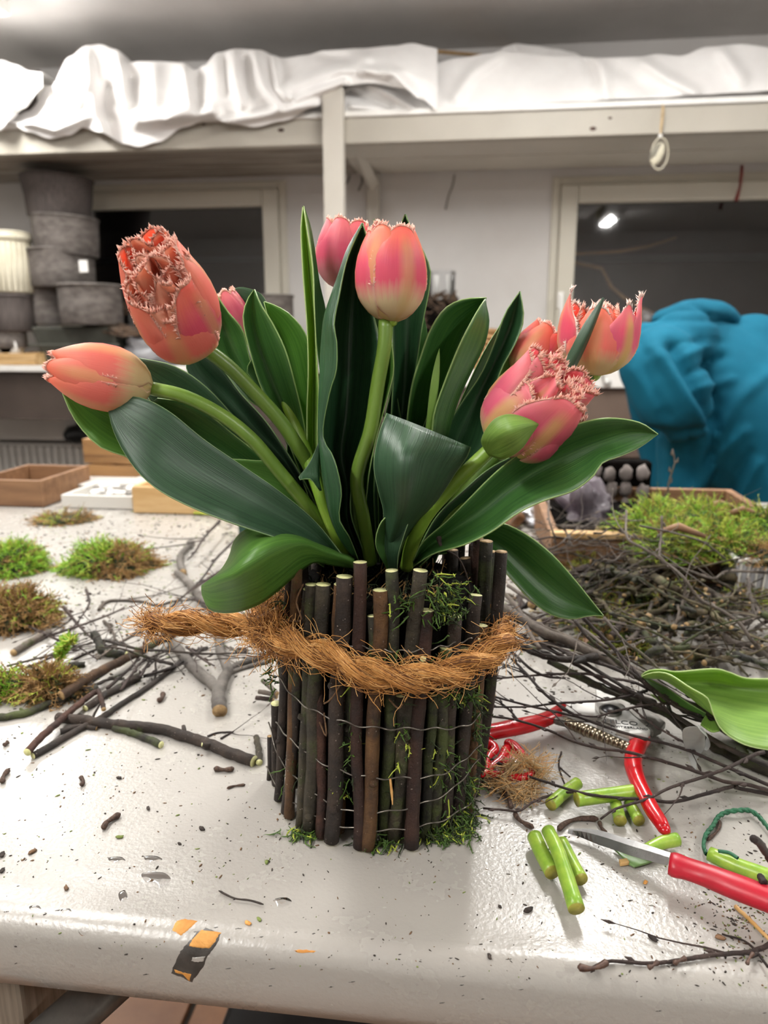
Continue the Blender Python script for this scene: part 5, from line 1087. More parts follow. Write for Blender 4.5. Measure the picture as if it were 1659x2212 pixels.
for (p, q) in (((aa.x, y2, hz), (cc.x, y2+.01, hz+h2)), ((aa.x, y2+.11, hz), (cc.x, y2+.12, hz+h2)), ((aa.x, y2+.0103, hz), (aa.x+.01, y2+.1097, hz+h2)), ((cc.x-.01, y2+.0103, hz), (cc.x, y2+.1097, hz+h2))): b = MB(); b.box(p, q); b.build('side_board', M['wood'], t, smooth=False, bevel=.0015)
b = MB(); b.box((aa.x, y2-.001, hz+h2*.30), (cc.x, y2+.0, hz+h2*.33)); b.build('joint', M['wood_dark'], t, smooth=False)
# dark shoe like bundle
b = MB(); p = Q(178, 938, YW-.2); b.ball(p, .1, 0, 16, (1.0, .5, .45), .3, seed=4); b.ball(p+Vector((.05, 0, .03)), .09, 0, 16, (.9, .5, .5), .3, seed=8); tag(b.build('dark_bundle', M['black']), 'black cloth bundle on the ledge behind the wooden boxes', 'bundle')
b = MB(); p = T(537, 1158, 0); b.box((p.x-.015, p.y, .001), (p.x+.02, p.y+.02, .03)); tag(b.build('green_block', simple('dark_teal', '#1f4b3c', '#173a2f', 30), smooth=False, bevel=.002), 'dark green object standing behind the drooping left leaf', 'block')
stick('plant_stalk', [(640, 1165, .06), (560, 1130, .04), (480, 1112, .01), (420, 1108, .004)], 4, 3, 'moss_y', 'yellow green stalk end poking out beside the pale basket', 'stalk', None, ends=(None, None), seg=7)
# ================================================================ TOOLS AND CUTTINGS
def prism(b, pl, z0, z1, m=0, conv=None, rnd=0):
    pts = [T(*(conv(*p) if conv else p), (z0+z1)/2) for p in pl]; n = len(pts); i0 = len(b.v)
    for z in (z0, z1):
        for p in pts: b.vert((p.x, p.y, z))
    b.face([i0+k for k in range(n)], m); b.face([i0+n+k for k in reversed(range(n))], m)
    for k in range(n): k2 = (k+1) % n; b.face((i0+k, i0+n+k, i0+n+k2, i0+k2), m)
def fixn(o):
    bm = bmesh.new(); bm.from_mesh(o.data); bmesh.ops.recalc_face_normals(bm, faces=bm.faces); bm.to_mesh(o.data); bm.free(); return o
def rod(b, pl, conv, z, seg=14, m=0, flat=.8, cap=0, n=None, tip=True):
    """pl: (px,py,radius px[,z])"""
    pts = []
    for p in pl:
        zz = p[3] if len(p) > 3 else z; q = T(*conv(p[0], p[1]), zz); pts.append(tuple(q)+(m_px(p[2]/2.596, q),))
    q = resample(pts, n or len(pl)*4); b.tube([v[:3] for v in q], [v[3] for v in q], seg, m, cap=cap, flat=flat, flatdir=(0, 0, 1))
    if tip:
        for e in (q[0], q[-1]): b.ball(Vector(e[:3]), e[3]*.97, m, seg, (1, 1, flat))
pr_ = thing('pruning_shears', 'red handled pruning shears lying open under the thin twigs', 'pruner', T(*c7(700, 300)))
b = MB(); rod(b, [(60, 272, 52), (160, 252, 54), (280, 228, 54), (380, 203, 48), (450, 172, 44), (505, 130, 34)], c7, .0125); b.build('handle', M['red'], pr_)
b = MB(); rod(b, [(945, 300, 56, .012), (925, 345, 52, .013), (905, 400, 50, .013), (905, 460, 50, .013), (930, 540, 46, .013), (970, 620, 44, .013), (1010, 700, 46, .012), (1050, 760, 44, .011), (1078, 810, 36, .01)], c7, .012); b.build('handle', M['red'], pr_)
b = MB(); prism(b, [(470, 160), (520, 120), (640, 108), (700, 115), (740, 170), (700, 190), (620, 192), (540, 190)], .010, .015, 0, c7); fixn(b.build('lever_arm', M['steel'], pr_, smooth=False, bevel=.0008))
b = MB(); prism(b, [(690, 120), (690, 70), (720, 60), (800, 95), (850, 125), (900, 180), (1000, 265), (985, 290), (880, 290), (805, 265), (800, 215), (740, 190)], .0155, .020, 0, c7); fixn(b.build('anvil_body', M['steel'], pr_, smooth=False, bevel=.001))
b = MB(); prism(b, [(700, 115), (690, 20), (735, -30), (790, 20), (810, 90), (770, 130)], .0105, .0125, 0, c7); fixn(b.build('cutting_blade', M['steel'], pr_, smooth=False, bevel=.0006))
b = MB(); prism(b, [(860, 140), (960, 145), (1040, 190), (1085, 225), (1060, 260), (1010, 280), (960, 230), (900, 185)], .007, .012, 0, c7); fixn(b.build('hook_blade', M['steel_d'], pr_, smooth=False, bevel=.001))
p = T(*c7(775, 140), .021); b = MB(); b.ball(p, m_px(21, p), 0, 16, (1, 1, .45)); b.build('pivot_bolt', M['black'], pr_); b = MB(); b.tube([p-Vector((0, 0, .002)), p+Vector((0, 0, .0005))], m_px(24, p), 20, cap=0); b.build('bolt_ring', M['steel_d'], pr_)
sa, sb = T(*c7(520, 205), .013), T(*c7(870, 345), .014)
for k in range(15):
    t = k/14; c = sa.lerp(sb, t); r = m_px(lerp(17, 13, abs(t-.4)*2), c)*.9; dr = (sb-sa).normalized(); b = MB(); w = (sb-sa).length/15*.47
    b.tube([c-dr*w, c-dr*w*.6, c+dr*w*.6, c+dr*w], [r*.93, r, r*1.0, r*.93], 14, cap=0, flat=.85, flatdir=(0, 0, 1)); b.build('spring_coil', M['nickel'], pr_)
b = MB(); rod(b, [(480, 200, 28), (520, 205, 34)], c7, .013); rod(b, [(740, 200, 16, .014), (800, 225, 16, .014)], c7, .014); b.build('spring_stud', M['steel_d'], pr_)
def text(body, px, py, conv, z, size, yaw, mat, parent, name='lettering'):
    cu = bpy.data.curves.new('t', 'FONT'); cu.body = body; cu.size = size; cu.extrude = .00012; cu.align_x = 'CENTER'; cu.align_y = 'CENTER'
    o = bpy.data.objects.new('t', cu); C.objects.link(o); dg = bpy.context.evaluated_depsgraph_get(); me = bpy.data.meshes.new_from_object(o.evaluated_get(dg)); bpy.data.objects.remove(o)
    me.materials.clear(); me.materials.append(M[mat]); o = bpy.data.objects.new(name, me); C.objects.link(o); p = T(*conv(px, py), z); o.location = p; o.rotation_euler = (0, 0, yaw)
    if parent: o.parent = parent; o.matrix_parent_inverse = parent_inv(parent)
    return o
ty = atan2(*(lambda a, c: (c.y-a.y, c.x-a.x))(T(*c7(820, 205), .02), T(*c7(930, 215), .02)))
text('FELCO  2', 868, 212, c7, .0202, .0075, ty, 'ink', pr_); text('SWITZERLAND', 880, 238, c7, .0202, .0036, ty, 'ink', pr_)
# red loop handled tool with jute
sc = thing('scissors', 'small bright red looped scissor handles bound with jute beside the vase', 'scissors', T(*c7(220, 420)))
b = MB(); rod(b, [(205, 330, 30), (235, 345, 30), (280, 390, 24), (330, 445, 20), (325, 500, 20), (260, 518, 22), (180, 505, 22), (105, 495, 20), (110, 455, 18), (160, 415, 22), (190, 360, 28)], c7, .009, n=50, flat=1); b.build('handle_loop', M['red'], sc)
b = MB(); rod(b, [(60, 330, 36), (110, 345, 34), (125, 365, 26), (100, 390, 22), (85, 430, 18), (80, 480, 18), (55, 505, 14)], c7, .01, n=40, flat=1); b.build('handle_loop', M['red'], sc)
b = MB(); prism(b, [(185, 350), (235, 350), (300, 420), (310, 450), (250, 465), (160, 450), (150, 430)], .004, .009, 0, c7); fixn(b.build('handle_web', M['red'], sc, bevel=.001))
def fluff(name, path, rad, n, mats, L=(.02, .05), seed=1, r=.00022, wild=.5, parent=None, par=.8):
    """loose fibres following a 3-D path"""
    rr = random.Random(seed); b = MB(); m = len(path)-1
    for i in range(n):
        t = rr.uniform(0, m*.999); k = int(t); p = path[k].lerp(path[k+1], t-k); tg = (path[k+1]-path[k]).normalized(); o_ = Vector((rr.gauss(0, 1), rr.gauss(0, 1), rr.gauss(0, 1)))*rad*.5
        d = (tg*par*rr.choice([-1, 1])+Vector((rr.uniform(-1, 1), rr.uniform(-1, 1), rr.uniform(-1, 1)))*wild).normalized(); cur = p+o_; l = rr.uniform(*L); pts = [cur]
        for j in range(5):
            d = (d+Vector((rr.uniform(-1, 1), rr.uniform(-1, 1), rr.uniform(-1, 1)))*.35).normalized(); cur = cur+d*l/5
            if cur.z < .0008: cur = Vector((cur.x, cur.y, .0008))
            pts.append(cur)
        b.tube(pts, r, 3, rr.randrange(len(mats)))
    return b.build(name, [M[k] for k in mats], parent)
jp = [T(*c7(*p[:2]), p[2]) for p in ((80, 540, .004), (160, 545, .006), (210, 470, .014), (290, 430, .016), (345, 440, .014), (375, 480, .008), (330, 540, .006), (290, 600, .003), (230, 590, .004), (180, 560, .005))]
jt = thing('jute_twine', 'loose tuft of pale jute twine lying over the scissor handles', 'twine', jp[3])
tag(fluff('jute_fibres', jp, .0045, 620, ['jute', 'jute', 'coir3'], (.008, .022), 5, .00018, .3, jt), kind='stuff')
b = MB(); q = resample([tuple(v) for v in jp], 40); b.tube(q, .0016, 6); b.build('twine_core', M['jute'], jt)
# knife
kn = thing('knife', 'small kitchen knife with red plastic handle at the right', 'knife', T(*c7(1110, 1000)))
up = [(540, 812), (620, 808), (720, 820), (850, 860), (980, 900), (1112, 945)]; lo = [(535, 832), (600, 850), (700, 892), (800, 925), (900, 960), (1095, 1012)]
b = MB(); uq, lq = resample(up, 24), resample(lo, 24)
for i in range(24):
    a = i/23; z = lerp(.003, .012, a); pu, plw = T(*c7(*uq[i]), z+.001), T(*c7(*lq[i]), z); mid = pu.lerp(plw, .45); th = .0009
    for p_ in (pu+Vector((0, 0, th*.6)), mid+Vector((0, 0, th)), plw, mid-Vector((0, 0, th)), pu-Vector((0, 0, th*.6))): b.vert(p_)
for i in range(23):
    for k in range(5): k2 = (k+1) % 5; b.face((i*5+k, (i+1)*5+k, (i+1)*5+k2, i*5+k2))
b.face([0, 1, 2, 3, 4]); b.face([23*5+k for k in (4, 3, 2, 1, 0)])
fixn(b.build('blade', M['blade'], kn, smooth=False))
b = MB(); rod(b, [(1106, 1000, 66, .013), (1118, 1004, 74, .013), (1150, 1012, 76, .013), (1200, 1028, 70, .013), (1300, 1062, 72, .013), (1450, 1120, 80, .014), (1659, 1200, 82, .014), (1900, 1300, 78, .014)], c7, .013, 20, flat=.8, n=40, tip=False); b.build('handle', M['red2'], kn)
# stem cuttings
def cutting(pl, z, label, name='stem_cutting', seg=18):
    b = MB(); pts = []
    for p in pl: q = T(*c7(p[0], p[1]), p[3] if len(p) > 3 else z); pts.append(tuple(q)+(m_px(p[2]/2.596, q),))
    q = resample(pts, 12); b.tube([v[:3] for v in q], [v[3]*(1+.02*R.uniform(-1, 1)) for v in q], seg, 0, cap=1); tag(b.build(name, [M['stem_cut'], M['stem_end']]), label, 'stem')
cutting([(590, 550, 34), (520, 600, 34), (440, 670, 36)], .0045, 'short green stem cutting at the left of the upper row')
cutting([(585, 640, 42), (700, 625, 40), (975, 588, 40)], .010, 'longest pale green stem cutting lying across the others')
cutting([(830, 760, 36), (815, 700, 34), (795, 630, 32)], .0045, 'stubby green cutting under the longest one, left of the pair')
cutting([(935, 760, 34), (915, 720, 33), (880, 660, 30)], .0042, 'stubby green cutting under the longest one, right of the pair')
cutting([(350, 850, 42), (390, 940, 44), (450, 1050, 46)], .0062, 'thick green cutting with its end tucked under the crossing one')
cutting([(610, 1090, 40), (560, 1000, 40), (500, 880, 38)], .0052, 'green cutting lying beneath the front one, at its right')
cutting([(585, 1255, 48, .007), (530, 1080, 44, .010), (480, 930, 40, .014), (425, 815, 38, .015)], .012, 'long glossy cutting lying on top and pointing to the viewer')
cutting([(1150, 865, 38, .006), (1060, 885, 36, .006), (980, 925, 34, .005)], .006, 'green cutting behind the knife blade')
cutting([(1330, 945, 40, .006), (1450, 1000, 44, .006), (1659, 1075, 46, .006), (1800, 1120, 44, .006)], .006, 'pale green cutting behind the knife handle at the right edge')
b = MB(); pts_ = [(790, 915), (840, 935), (880, 945), (960, 955), (1040, 975), (985, 1000), (910, 1020), (880, 1005)]
prism(b, pts_, .0010, .0022, 0, c7); fixn(b.build('leaf_scrap', M['leaf_d'], bevel=.0003)); tag(bpy.data.objects['leaf_scrap'], 'dark green leaf scrap under the knife blade', 'leaf')
b = MB(); prism(b, [(822, 985), (865, 978), (882, 1000), (830, 1008)], .0008, .003, 0, c7); fixn(tag(b.build('wood_chip', M['match'], bevel=.0003), 'small tan wood chip under the knife blade', 'chip'))
b = MB(); b2 = [T(*c7(x, y), z) for x, y, z in ((1312, 945, .004), (1298, 900, .003), (1310, 840, .003), (1350, 790, .003), (1380, 740, .003), (1430, 712, .003), (1500, 702, .004), (1560, 705, .003), (1610, 740, .003), (1660, 800, .003), (1720, 860, .003))]; q = resample([tuple(v) for v in b2], 60)
for k in range(2): b.tube([Vector(v)+Vector((0, .0007*cos(i*1.1+k*pi), .0007*sin(i*1.1+k*pi))) for i, v in enumerate(q)], .001, 6)
tag(b.build('green_thread', M['green_thread']), 'dark green twisted thread curving above the knife handle', 'thread')
b = MB(); q = resample([tuple(T(*c7(x, y), .012)) for x, y in ((1380, 930), (1440, 940), (1490, 970))], 14); b.tube(q, .001, 6); tag(b.build('green_thread', M['green_thread']), 'short green thread end over the pale cutting', 'thread')
stick('wooden_skewer', S(c7, [(1475, 1240), (1560, 1320), (1690, 1450)]), 4.5, 4, 'match', 'pale wooden skewer below the knife handle', 'skewer', None, ends=('match', None), seg=10)
# plastic tag
b = MB(); 
q = [T(*c7(x, y), z) for x, y, z in ((1230, 225, .05), (1225, 290, .035), (1240, 350, .022), (1235, 420, .010), (1260, 490, .003))]
for i, v in enumerate(q): b.vert(v+Vector((-.006 if i < 3 else -.002, 0, 0))); b.vert(v+Vector((.009 if i < 3 else .001, 0, 0)))
for i in range(4): b.face((2*i, 2*i+1, 2*i+3, 2*i+2))
q = [T(*c7(x, y), z) for x, y, z in ((1255, 230, .05), (1310, 270, .04), (1330, 320, .025), (1290, 360, .02))]; j = len(b.v)
for i, v in enumerate(q): b.vert(v+Vector((-.001, 0, .003))); b.vert(v+Vector((.002, 0, -.003)))
for i in range(3): b.face((j+2*i, j+2*i+1, j+2*i+3, j+2*i+2))
tag(b.build('plastic_tag', simple('cloudy_plastic', '#aeb0ad', '#9a9c9a', 30, .15), solid=.0005, sub=2), 'crumpled clear plastic strip hanging at the light green leaf', 'plastic strip')

# ================================================================ STICK COVERED VASE
VR = .0625
vase = thing('stick_vase', 'round vase covered in upright dark sticks bound with thin wire', 'vase', (0, 0, 0))
def cyl(px, py, r=VR, near=True):
    d = ray(px, py); a = d.x*d.x+d.y*d.y; bb = 2*(CAM.x*d.x+CAM.y*d.y); c = CAM.x**2+CAM.y**2-r*r; di = bb*bb-4*a*c
    if di < 0: t = -bb/(2*a)
    else: t = (-bb-(1 if near else -1)*sqrt(di))/(2*a)
    return CAM+d*t
b = MB(); b.lathe([(.0545, .001), (.0545, .13), (.05, .134), (.0, .128)], (0, 0, 0), 40, cap=False); b.build('core', M['soil'], vase)
b = MB()
for i in range(700):
    a = R.uniform(0, 6.28); r = .052*sqrt(R.random()); p = Vector((r*cos(a), r*sin(a), .128)); d0 = Vector((R.uniform(-1, 1), R.uniform(-1, 1), R.uniform(.1, 1))).normalized()*R.uniform(.005, .014); b.tube([p, p+d0*.6, p+d0+Vector((R.uniform(-.003, .003),)*3)], [.0005, .0005, .0002], 3, R.randrange(3))
tag(b.build('moss_filling', [M['moss_d'], M['moss_b'], M['soil']], vase), kind='stuff')
def vstick(xt, yt, xb, yb, rpx, mt, cut='cut', knots=(), bend=0, stub=None):
    top = cyl(xt, yt, VR-.001); bot = T(xb, yb, 0.0)
    rb_ = sqrt(bot.x**2+bot.y**2); 
    if rb_ > VR+.006: bot *= (VR+.006)/rb_
    bot.z = .0015
    r = m_px(rpx*STK, top)
    n = 16; pts = []; rad = []; sd = R.uniform(0, 99)
    for i in range(n):
        t = i/(n-1); p = bot.lerp(top, t)
        # keep outside of the core
        rr_ = sqrt(p.x**2+p.y**2); want = .0548+r*.95
        if rr_ < want: p.x *= want/rr_; p.y *= want/rr_
        w = .003*noise.noise(Vector((t*3, sd, 0)))+bend*sin(pi*t); tang = Vector((-p.y, p.x, 0)).normalized(); p = p+tang*w
        rd = r*(1+.13*noise.noise(Vector((t*9, sd, 5)))+.05*noise.noise(Vector((t*24, sd, 9)))); rad.append(rd); pts.append(p)
    b = MB(); b.tube(pts, rad, 12, 0, cap=1, jit=.03)
    for k, kt in enumerate(knots):
        i = int(kt*(n-1)); out = Vector((pts[i].x, pts[i].y, 0)).normalized(); d2 = (out+Vector((0, 0, .55))+Vector((-out.y, out.x, 0))*R.uniform(-.7, .7)).normalized(); b.tube([pts[i]-d2*.001, pts[i]+d2*r*1.0, pts[i]+d2*r*1.45], [r*.9, r*.6, r*.42], 9, 0, cap=1 if k == 0 and R.random() < .5 else 0)
    b.build('stick', [M[mt], M[cut]], vase)
STK = 1.3
VS = [(628, 1222, 583, 1735, 8.5, 'bark1', (.3,)), (640, 1218, 600, 1775, 9.5, 'bark5', ()), (662, 1272, 618, 1760, 9, 'bark1', ()), (672, 1262, 633, 1800, 10.5, 'bark3', (.5,)), (699, 1262, 660, 1800, 13, 'bark3', (.12, .8)), (744, 1245, 712, 1826, 14, 'bark1', (.16, .6)), (733, 1262, 735, 1800, 9, 'bark5', (.4,)), (779, 1214, 768, 1838, 11, 'bark2', ()),
      (760, 1420, 748, 1770, 12, 'bark4', (.62,)), (823, 1274, 792, 1846, 12.5, 'bark5', (.3,)), (847, 1232, 830, 1810, 11, 'bark4', (.7,)), (906, 1232, 853, 1818, 13, 'bark3', (.1, .45)), (865, 1500, 870, 1805, 10, 'bark3', ()), (918, 1318, 888, 1836, 12.5, 'bark2', (.85,)), (935, 1500, 915, 1812, 9, 'bark4', ()), (962, 1400, 938, 1802, 11, 'bark4', (.6,)), (985, 1330, 960, 1795, 11, 'bark1', ()),
      (1028, 1285, 985, 1785, 11, 'bark1', (.82,)), (1006, 1400, 1000, 1762, 10, 'bark4', ()), (1041, 1350, 1010, 1755, 10, 'bark5', ()), (1034, 1420, 1024, 1720, 10, 'bark1', ()), (596, 1520, 590, 1700, 8, 'bark1', ()), (690, 1400, 690, 1815, 9, 'bark2', ()), (805, 1330, 808, 1825, 8, 'bark4', ())]
for v in VS: vstick(*v[:6], knots=v[6])
for k in range(30):                 # the far half
    a = radians(-8+k*196/29)+PSI; p = Vector((cos(a), sin(a), 0)); r = R.uniform(.0034, .0044); ht = R.uniform(.135, .160); ln = R.uniform(-.03, .03)
    b = MB(); pts = [p*(.0552+r)+Vector((0, 0, .0015)), p*(.0555+r)+Vector((ln*.4, 0, ht*.5)), p*(.057+r)+Vector((ln*.5, 0, ht))]; q = resample([tuple(v) for v in pts], 8); b.tube(q, r, 9, 0, cap=1, jit=.05); b.build('stick', [M[R.choice(['bark1', 'bark4', 'bark2'])], M['cut_brown']], vase)
for (x0, y0, x1, y1, r, s) in ((1070, 1258, 1048, 1330, 7, .02), (1040, 1195, 1040, 1330, 11, .03), (1005, 1205, 1012, 1330, 12, .025), (1064, 1500, 1045, 1560, 8, -.0), (583, 1590, 578, 1720, 6, 0)):
    b = MB(); A, B = P(x0, y0, s), P(x1, y1, s); r_ = m_px(r, A); b.tube([A, A.lerp(B, .5)+Vector((.001, 0, 0)), B], [r_, r_*1.02, r_*.95], 10, 0, cap=1, jit=.04); b.build('stick', [M['bark1'], M['cut_brown']], vase)
# binding wires
for pl, rr_ in (([(575, 1655), (600, 1700), (650, 1745), (730, 1782), (800, 1793), (880, 1790), (960, 1770), (1020, 1730), (1036, 1690)], 1.2), ([(580, 1560), (605, 1640), (660, 1700), (730, 1745), (800, 1756), (880, 1745), (970, 1710), (1035, 1640)], 1.2), ([(596, 1560), (630, 1600), (700, 1650), (790, 1678), (880, 1680), (960, 1670), (1040, 1610)], 1.2), ([(600, 1460), (640, 1510), (700, 1545), (790, 1570), (890, 1574), (1000, 1570), (1042, 1540)], 1.2), ([(690, 1380), (740, 1390), (800, 1400), (870, 1407), (940, 1400), (1020, 1380)], 1.0)):
    q = resample([tuple(cyl(x, y, VR+.006 if y > 1450 else VR+.003)) for x, y in pl], 60); b = MB(); b.tube([Vector(v)+Vector((0, 0, .0008*sin(i*.9))) for i, v in enumerate(q)], .00045, 6); b.build('wire', M['wire'], vase)
# moss between sticks
b = MB()
mz = [(990, 1775, 34, 26, 190), (945, 1805, 50, 10, 130), (1010, 1700, 14, 50, 90), (820, 1820, 40, 8, 60), (660, 1800, 36, 10, 70), (1030, 1560, 10, 60, 70), (762, 1600, 8, 70, 22), (870, 1620, 20, 70, 26), (965, 1650, 30, 60, 60), (640, 1660, 20, 60, 20), (1000, 1500, 30, 20, 50), (738, 1690, 14, 50, 24), (960, 1300, 40, 40, 130), (605, 1330, 14, 40, 40), (590, 1450, 8, 40, 26), (870, 1300, 20, 30, 20), (900, 1420, 100, 20, 20)]
for cx, cy, sx, sy, n in mz:
    for i in range(n):
        x, y = R.gauss(cx, sx*.6), R.gauss(cy, sy*.6); y = min(y, 1845); p = cyl(x, y, VR+R.uniform(-.002, .004))
        if p.z < .001: p = T(x, y, .002)
        out = Vector((p.x, p.y, 0)).normalized(); d = (out*.6+Vector((R.uniform(-1, 1), R.uniform(-1, 1), R.uniform(-1, .6)))).normalized(); L = R.uniform(.003, .011); pts = [p]; cur = p.copy(); m = R.choice([0, 0, 0, 0, 1, 2, 2, 2])
        for j in range(3): d = (d+Vector((R.uniform(-.5, .5), R.uniform(-.5, .5), R.uniform(-.6, .3)))).normalized(); cur = cur+d*L/3; cur.z = max(cur.z, .001); pts.append(cur.copy())
        b.tube(pts, [.0004, .00045, .0004, .00015], 4, m)
        for j in range(5):
            a = pts[R.randrange(4)]; sd = Vector((R.uniform(-1, 1), R.uniform(-1, 1), R.uniform(-1, 1))).normalized()*.0015; i0 = b.vert(a+d*.0005); i1 = b.vert(a-d*.0005); i2 = b.vert(a+sd); b.face((i0, i1, i2), m)
tag(b.build('moss_tufts', [M['moss_v'], M['moss_y'], M['moss_d']], vase), kind='stuff')
b = MB()
for pl in ([(655, 1262), (640, 1300), (650, 1340), (610, 1340)], [(700, 1540), (705, 1590), (690, 1560)], [(840, 1510), (860, 1530), (870, 1520)], [(735, 1480), (715, 1510), (700, 1520)]):
    q = resample([tuple(cyl(x, y, VR+.006)) for x, y in pl], 14); b.tube(q, .0005, 5)
tag(b.build('rootlets', M['crumb_b'], vase), kind='stuff')
worm_p = [cyl(843, 1683, VR+.007), cyl(846, 1710, VR+.007), cyl(848, 1738, VR+.007)]; b = MB(); b.tube(worm_p, [.0006, .0008, .0003], 6); b.build('needle', M['coir3'], vase)

# ================================================================ COIR ROPE
rp = []
RL = [(318, 1347, -.012), (380, 1346, -.012), (450, 1347, -.01), (520, 1350, -.008), (565, 1362, -.012)]
for x, y, s in RL: rp.append(P(x, y, s))
for x, y in ((605, 1378), (650, 1395), (700, 1415), (760, 1440), (820, 1460), (880, 1466), (950, 1460), (1010, 1440), (1060, 1412), (1086, 1385)): rp.append(cyl(x, y, VR+.013))
for a in (20, 60, 100, 140, 172): an = radians(a)+PSI; rp.append(Vector(((VR+.012)*cos(an), (VR+.012)*sin(an), lerp(.095, .112, a/172))))
rp.append(P(585, 1330, -.03)); rp.append(P(570, 1360, -.035)); rp.append(P(575, 1385, -.03))
rope = thing('coir_rope', 'thick twisted golden brown coir rope tied around the vase', 'rope', rp[8])
NQ = 260; rq = [Vector(v) for v in resample([tuple(v) for v in rp], NQ)]
def frame(i):
    t = (rq[min(i+1, NQ-1)]-rq[max(i-1, 0)]).normalized(); a = (Vector((0, 0, 1))-t*t.z).normalized(); return t, a, t.cross(a)
seglen = sum((rq[i+1]-rq[i]).length for i in range(NQ-1))/(NQ-1); PITCH = .050; strands = []
for k in range(2):
    pts = []
    for i in range(NQ):
        t, a, c = frame(i); an = 2*pi*i*seglen/PITCH+k*pi; pts.append(rq[i]+(a*cos(an)+c*sin(an))*.0039)
    strands.append(pts); b = MB(); b.tube(pts, [.0036 if i > 3 else .0032 for i in range(NQ)], 10, cap=0, jit=.08); b.build('strand', M['coir2'], rope)
b = MB(); rr = random.Random(11)
for i in range(9500):
    st = strands[i % 2]; j = rr.randrange(2, NQ-16); L = rr.randrange(6, 15); an0 = rr.uniform(0, 6.28); tw_ = rr.uniform(.02, .12); r0 = .0036*rr.uniform(.95, 1.10); pts = []
    loose = rr.random() < .10; lo = rr.uniform(.002, .006) if loose else 0; pk = rr.uniform(0, 6.28)
    m = rr.choice([0, 0, 0, 1, 2]) if an0 else 0
    for q_ in range(6):
        ii = min(NQ-2, j+int(L*q_/5)); t = (st[ii+1]-st[ii]).normalized(); a = (Vector((0, 0, 1))-t*t.z).normalized(); c = t.cross(a); an = an0+tw_*L*q_/5
        bow = sin(pi*q_/5)*lo if rr.random() < 2 else 0
        rr2 = r0+bow*(1 if loose else 0)
        pts.append(st[ii]+(a*cos(an)+c*sin(an))*rr2)
    b.tube(pts, .00021, 3, m)
for i in range(520):
    j = rr.randrange(0, NQ-2); t, a, c = frame(j); an = rr.uniform(0, 6.28); o_ = a*cos(an)+c*sin(an); p = rq[j]+o_*.007; d = (o_*.7+t*rr.uniform(-1.2, 1.2)).normalized(); L = rr.uniform(.006, .02); pts = [p]; cur = p
    for q_ in range(5): d = (d+Vector((rr.uniform(-1, 1), rr.uniform(-1, 1), rr.uniform(-1, 1)))*.4).normalized(); cur = cur+d*L/5; pts.append(cur)
    b.tube(pts, .00017, 3, rr.choice([0, 2, 2]))
tag(b.build('coir_fibres', [M['coir1'], M['coir2'], M['coir3']], rope), kind='stuff')
tag(fluff('frayed_end', [P(318, 1350, -.012), P(330, 1348, -.012), P(360, 1346, -.012)], .007, 300, ['coir1', 'coir2', 'coir3'], (.006, .014), 12, .0002, .9, rope), kind='stuff')
tag(fluff('knot_fibres', [P(560, 1340, -.03), P(590, 1370, -.045), P(610, 1390, -.05), P(600, 1330, -.02), P(608, 1290, .0)], .009, 700, ['coir1', 'coir2', 'coir3', 'coir1'], (.008, .022), 13, .0002, .9, rope), kind='stuff')

# ================================================================ TULIPS
def leaf(parent, rails, mat, nv=26, nu=10, bulge=0.0, th=.0007):
    """rails: 2-4 edge lines [(px,py,s),...] from base to tip; surface runs smoothly across them"""
    rs = [resample(r, nv+1) for r in rails]; b = MB()
    def fn(u, v):
        j = min(nv, int(round(v*nv))); ps = [r[j] for r in rs]
        if len(ps) == 2: x, y, s = [lerp(ps[0][k], ps[1][k], u) for k in range(3)]
        else: x, y, s = cr(ps, u)
        return P(x, y, s+bulge*sin(pi*u)*sin(pi*min(1, v*1.1)))
    b.grid(fn, nu, nv); o = b.build('leaf', M[mat], parent, solid=th)
    return o
def stem(parent, pl, rpx, mat='stem', tip=1.0):
    pts = [P(*p) for p in pl]; q = resample([tuple(p) for p in pts], len(pl)*5); b = MB(); r = m_px(rpx, pts[len(pts)//2]); b.tube(q, [r*lerp(1.05, tip, i/(len(q)-1)) for i in range(len(q))], 14, cap=0); return b.build('stem', M[mat], parent)
PR = [(0, .10), (.05, .42), (.12, .66), (.25, .90), (.4, 1.0), (.55, .99), (.7, .91), (.85, .74), (1, .5)]
def prof(v, topr):
    for (a, ra), (c, rc) in zip(PR, PR[1:]):
        if v <= c: t = (v-a)/(c-a); r = lerp(ra, rc, t); break
    else: r = PR[-1][1]
    if v > .4: t = (v-.4)/.6; r = lerp(r, r+(topr-.5)*1.0, t*t)
    return r
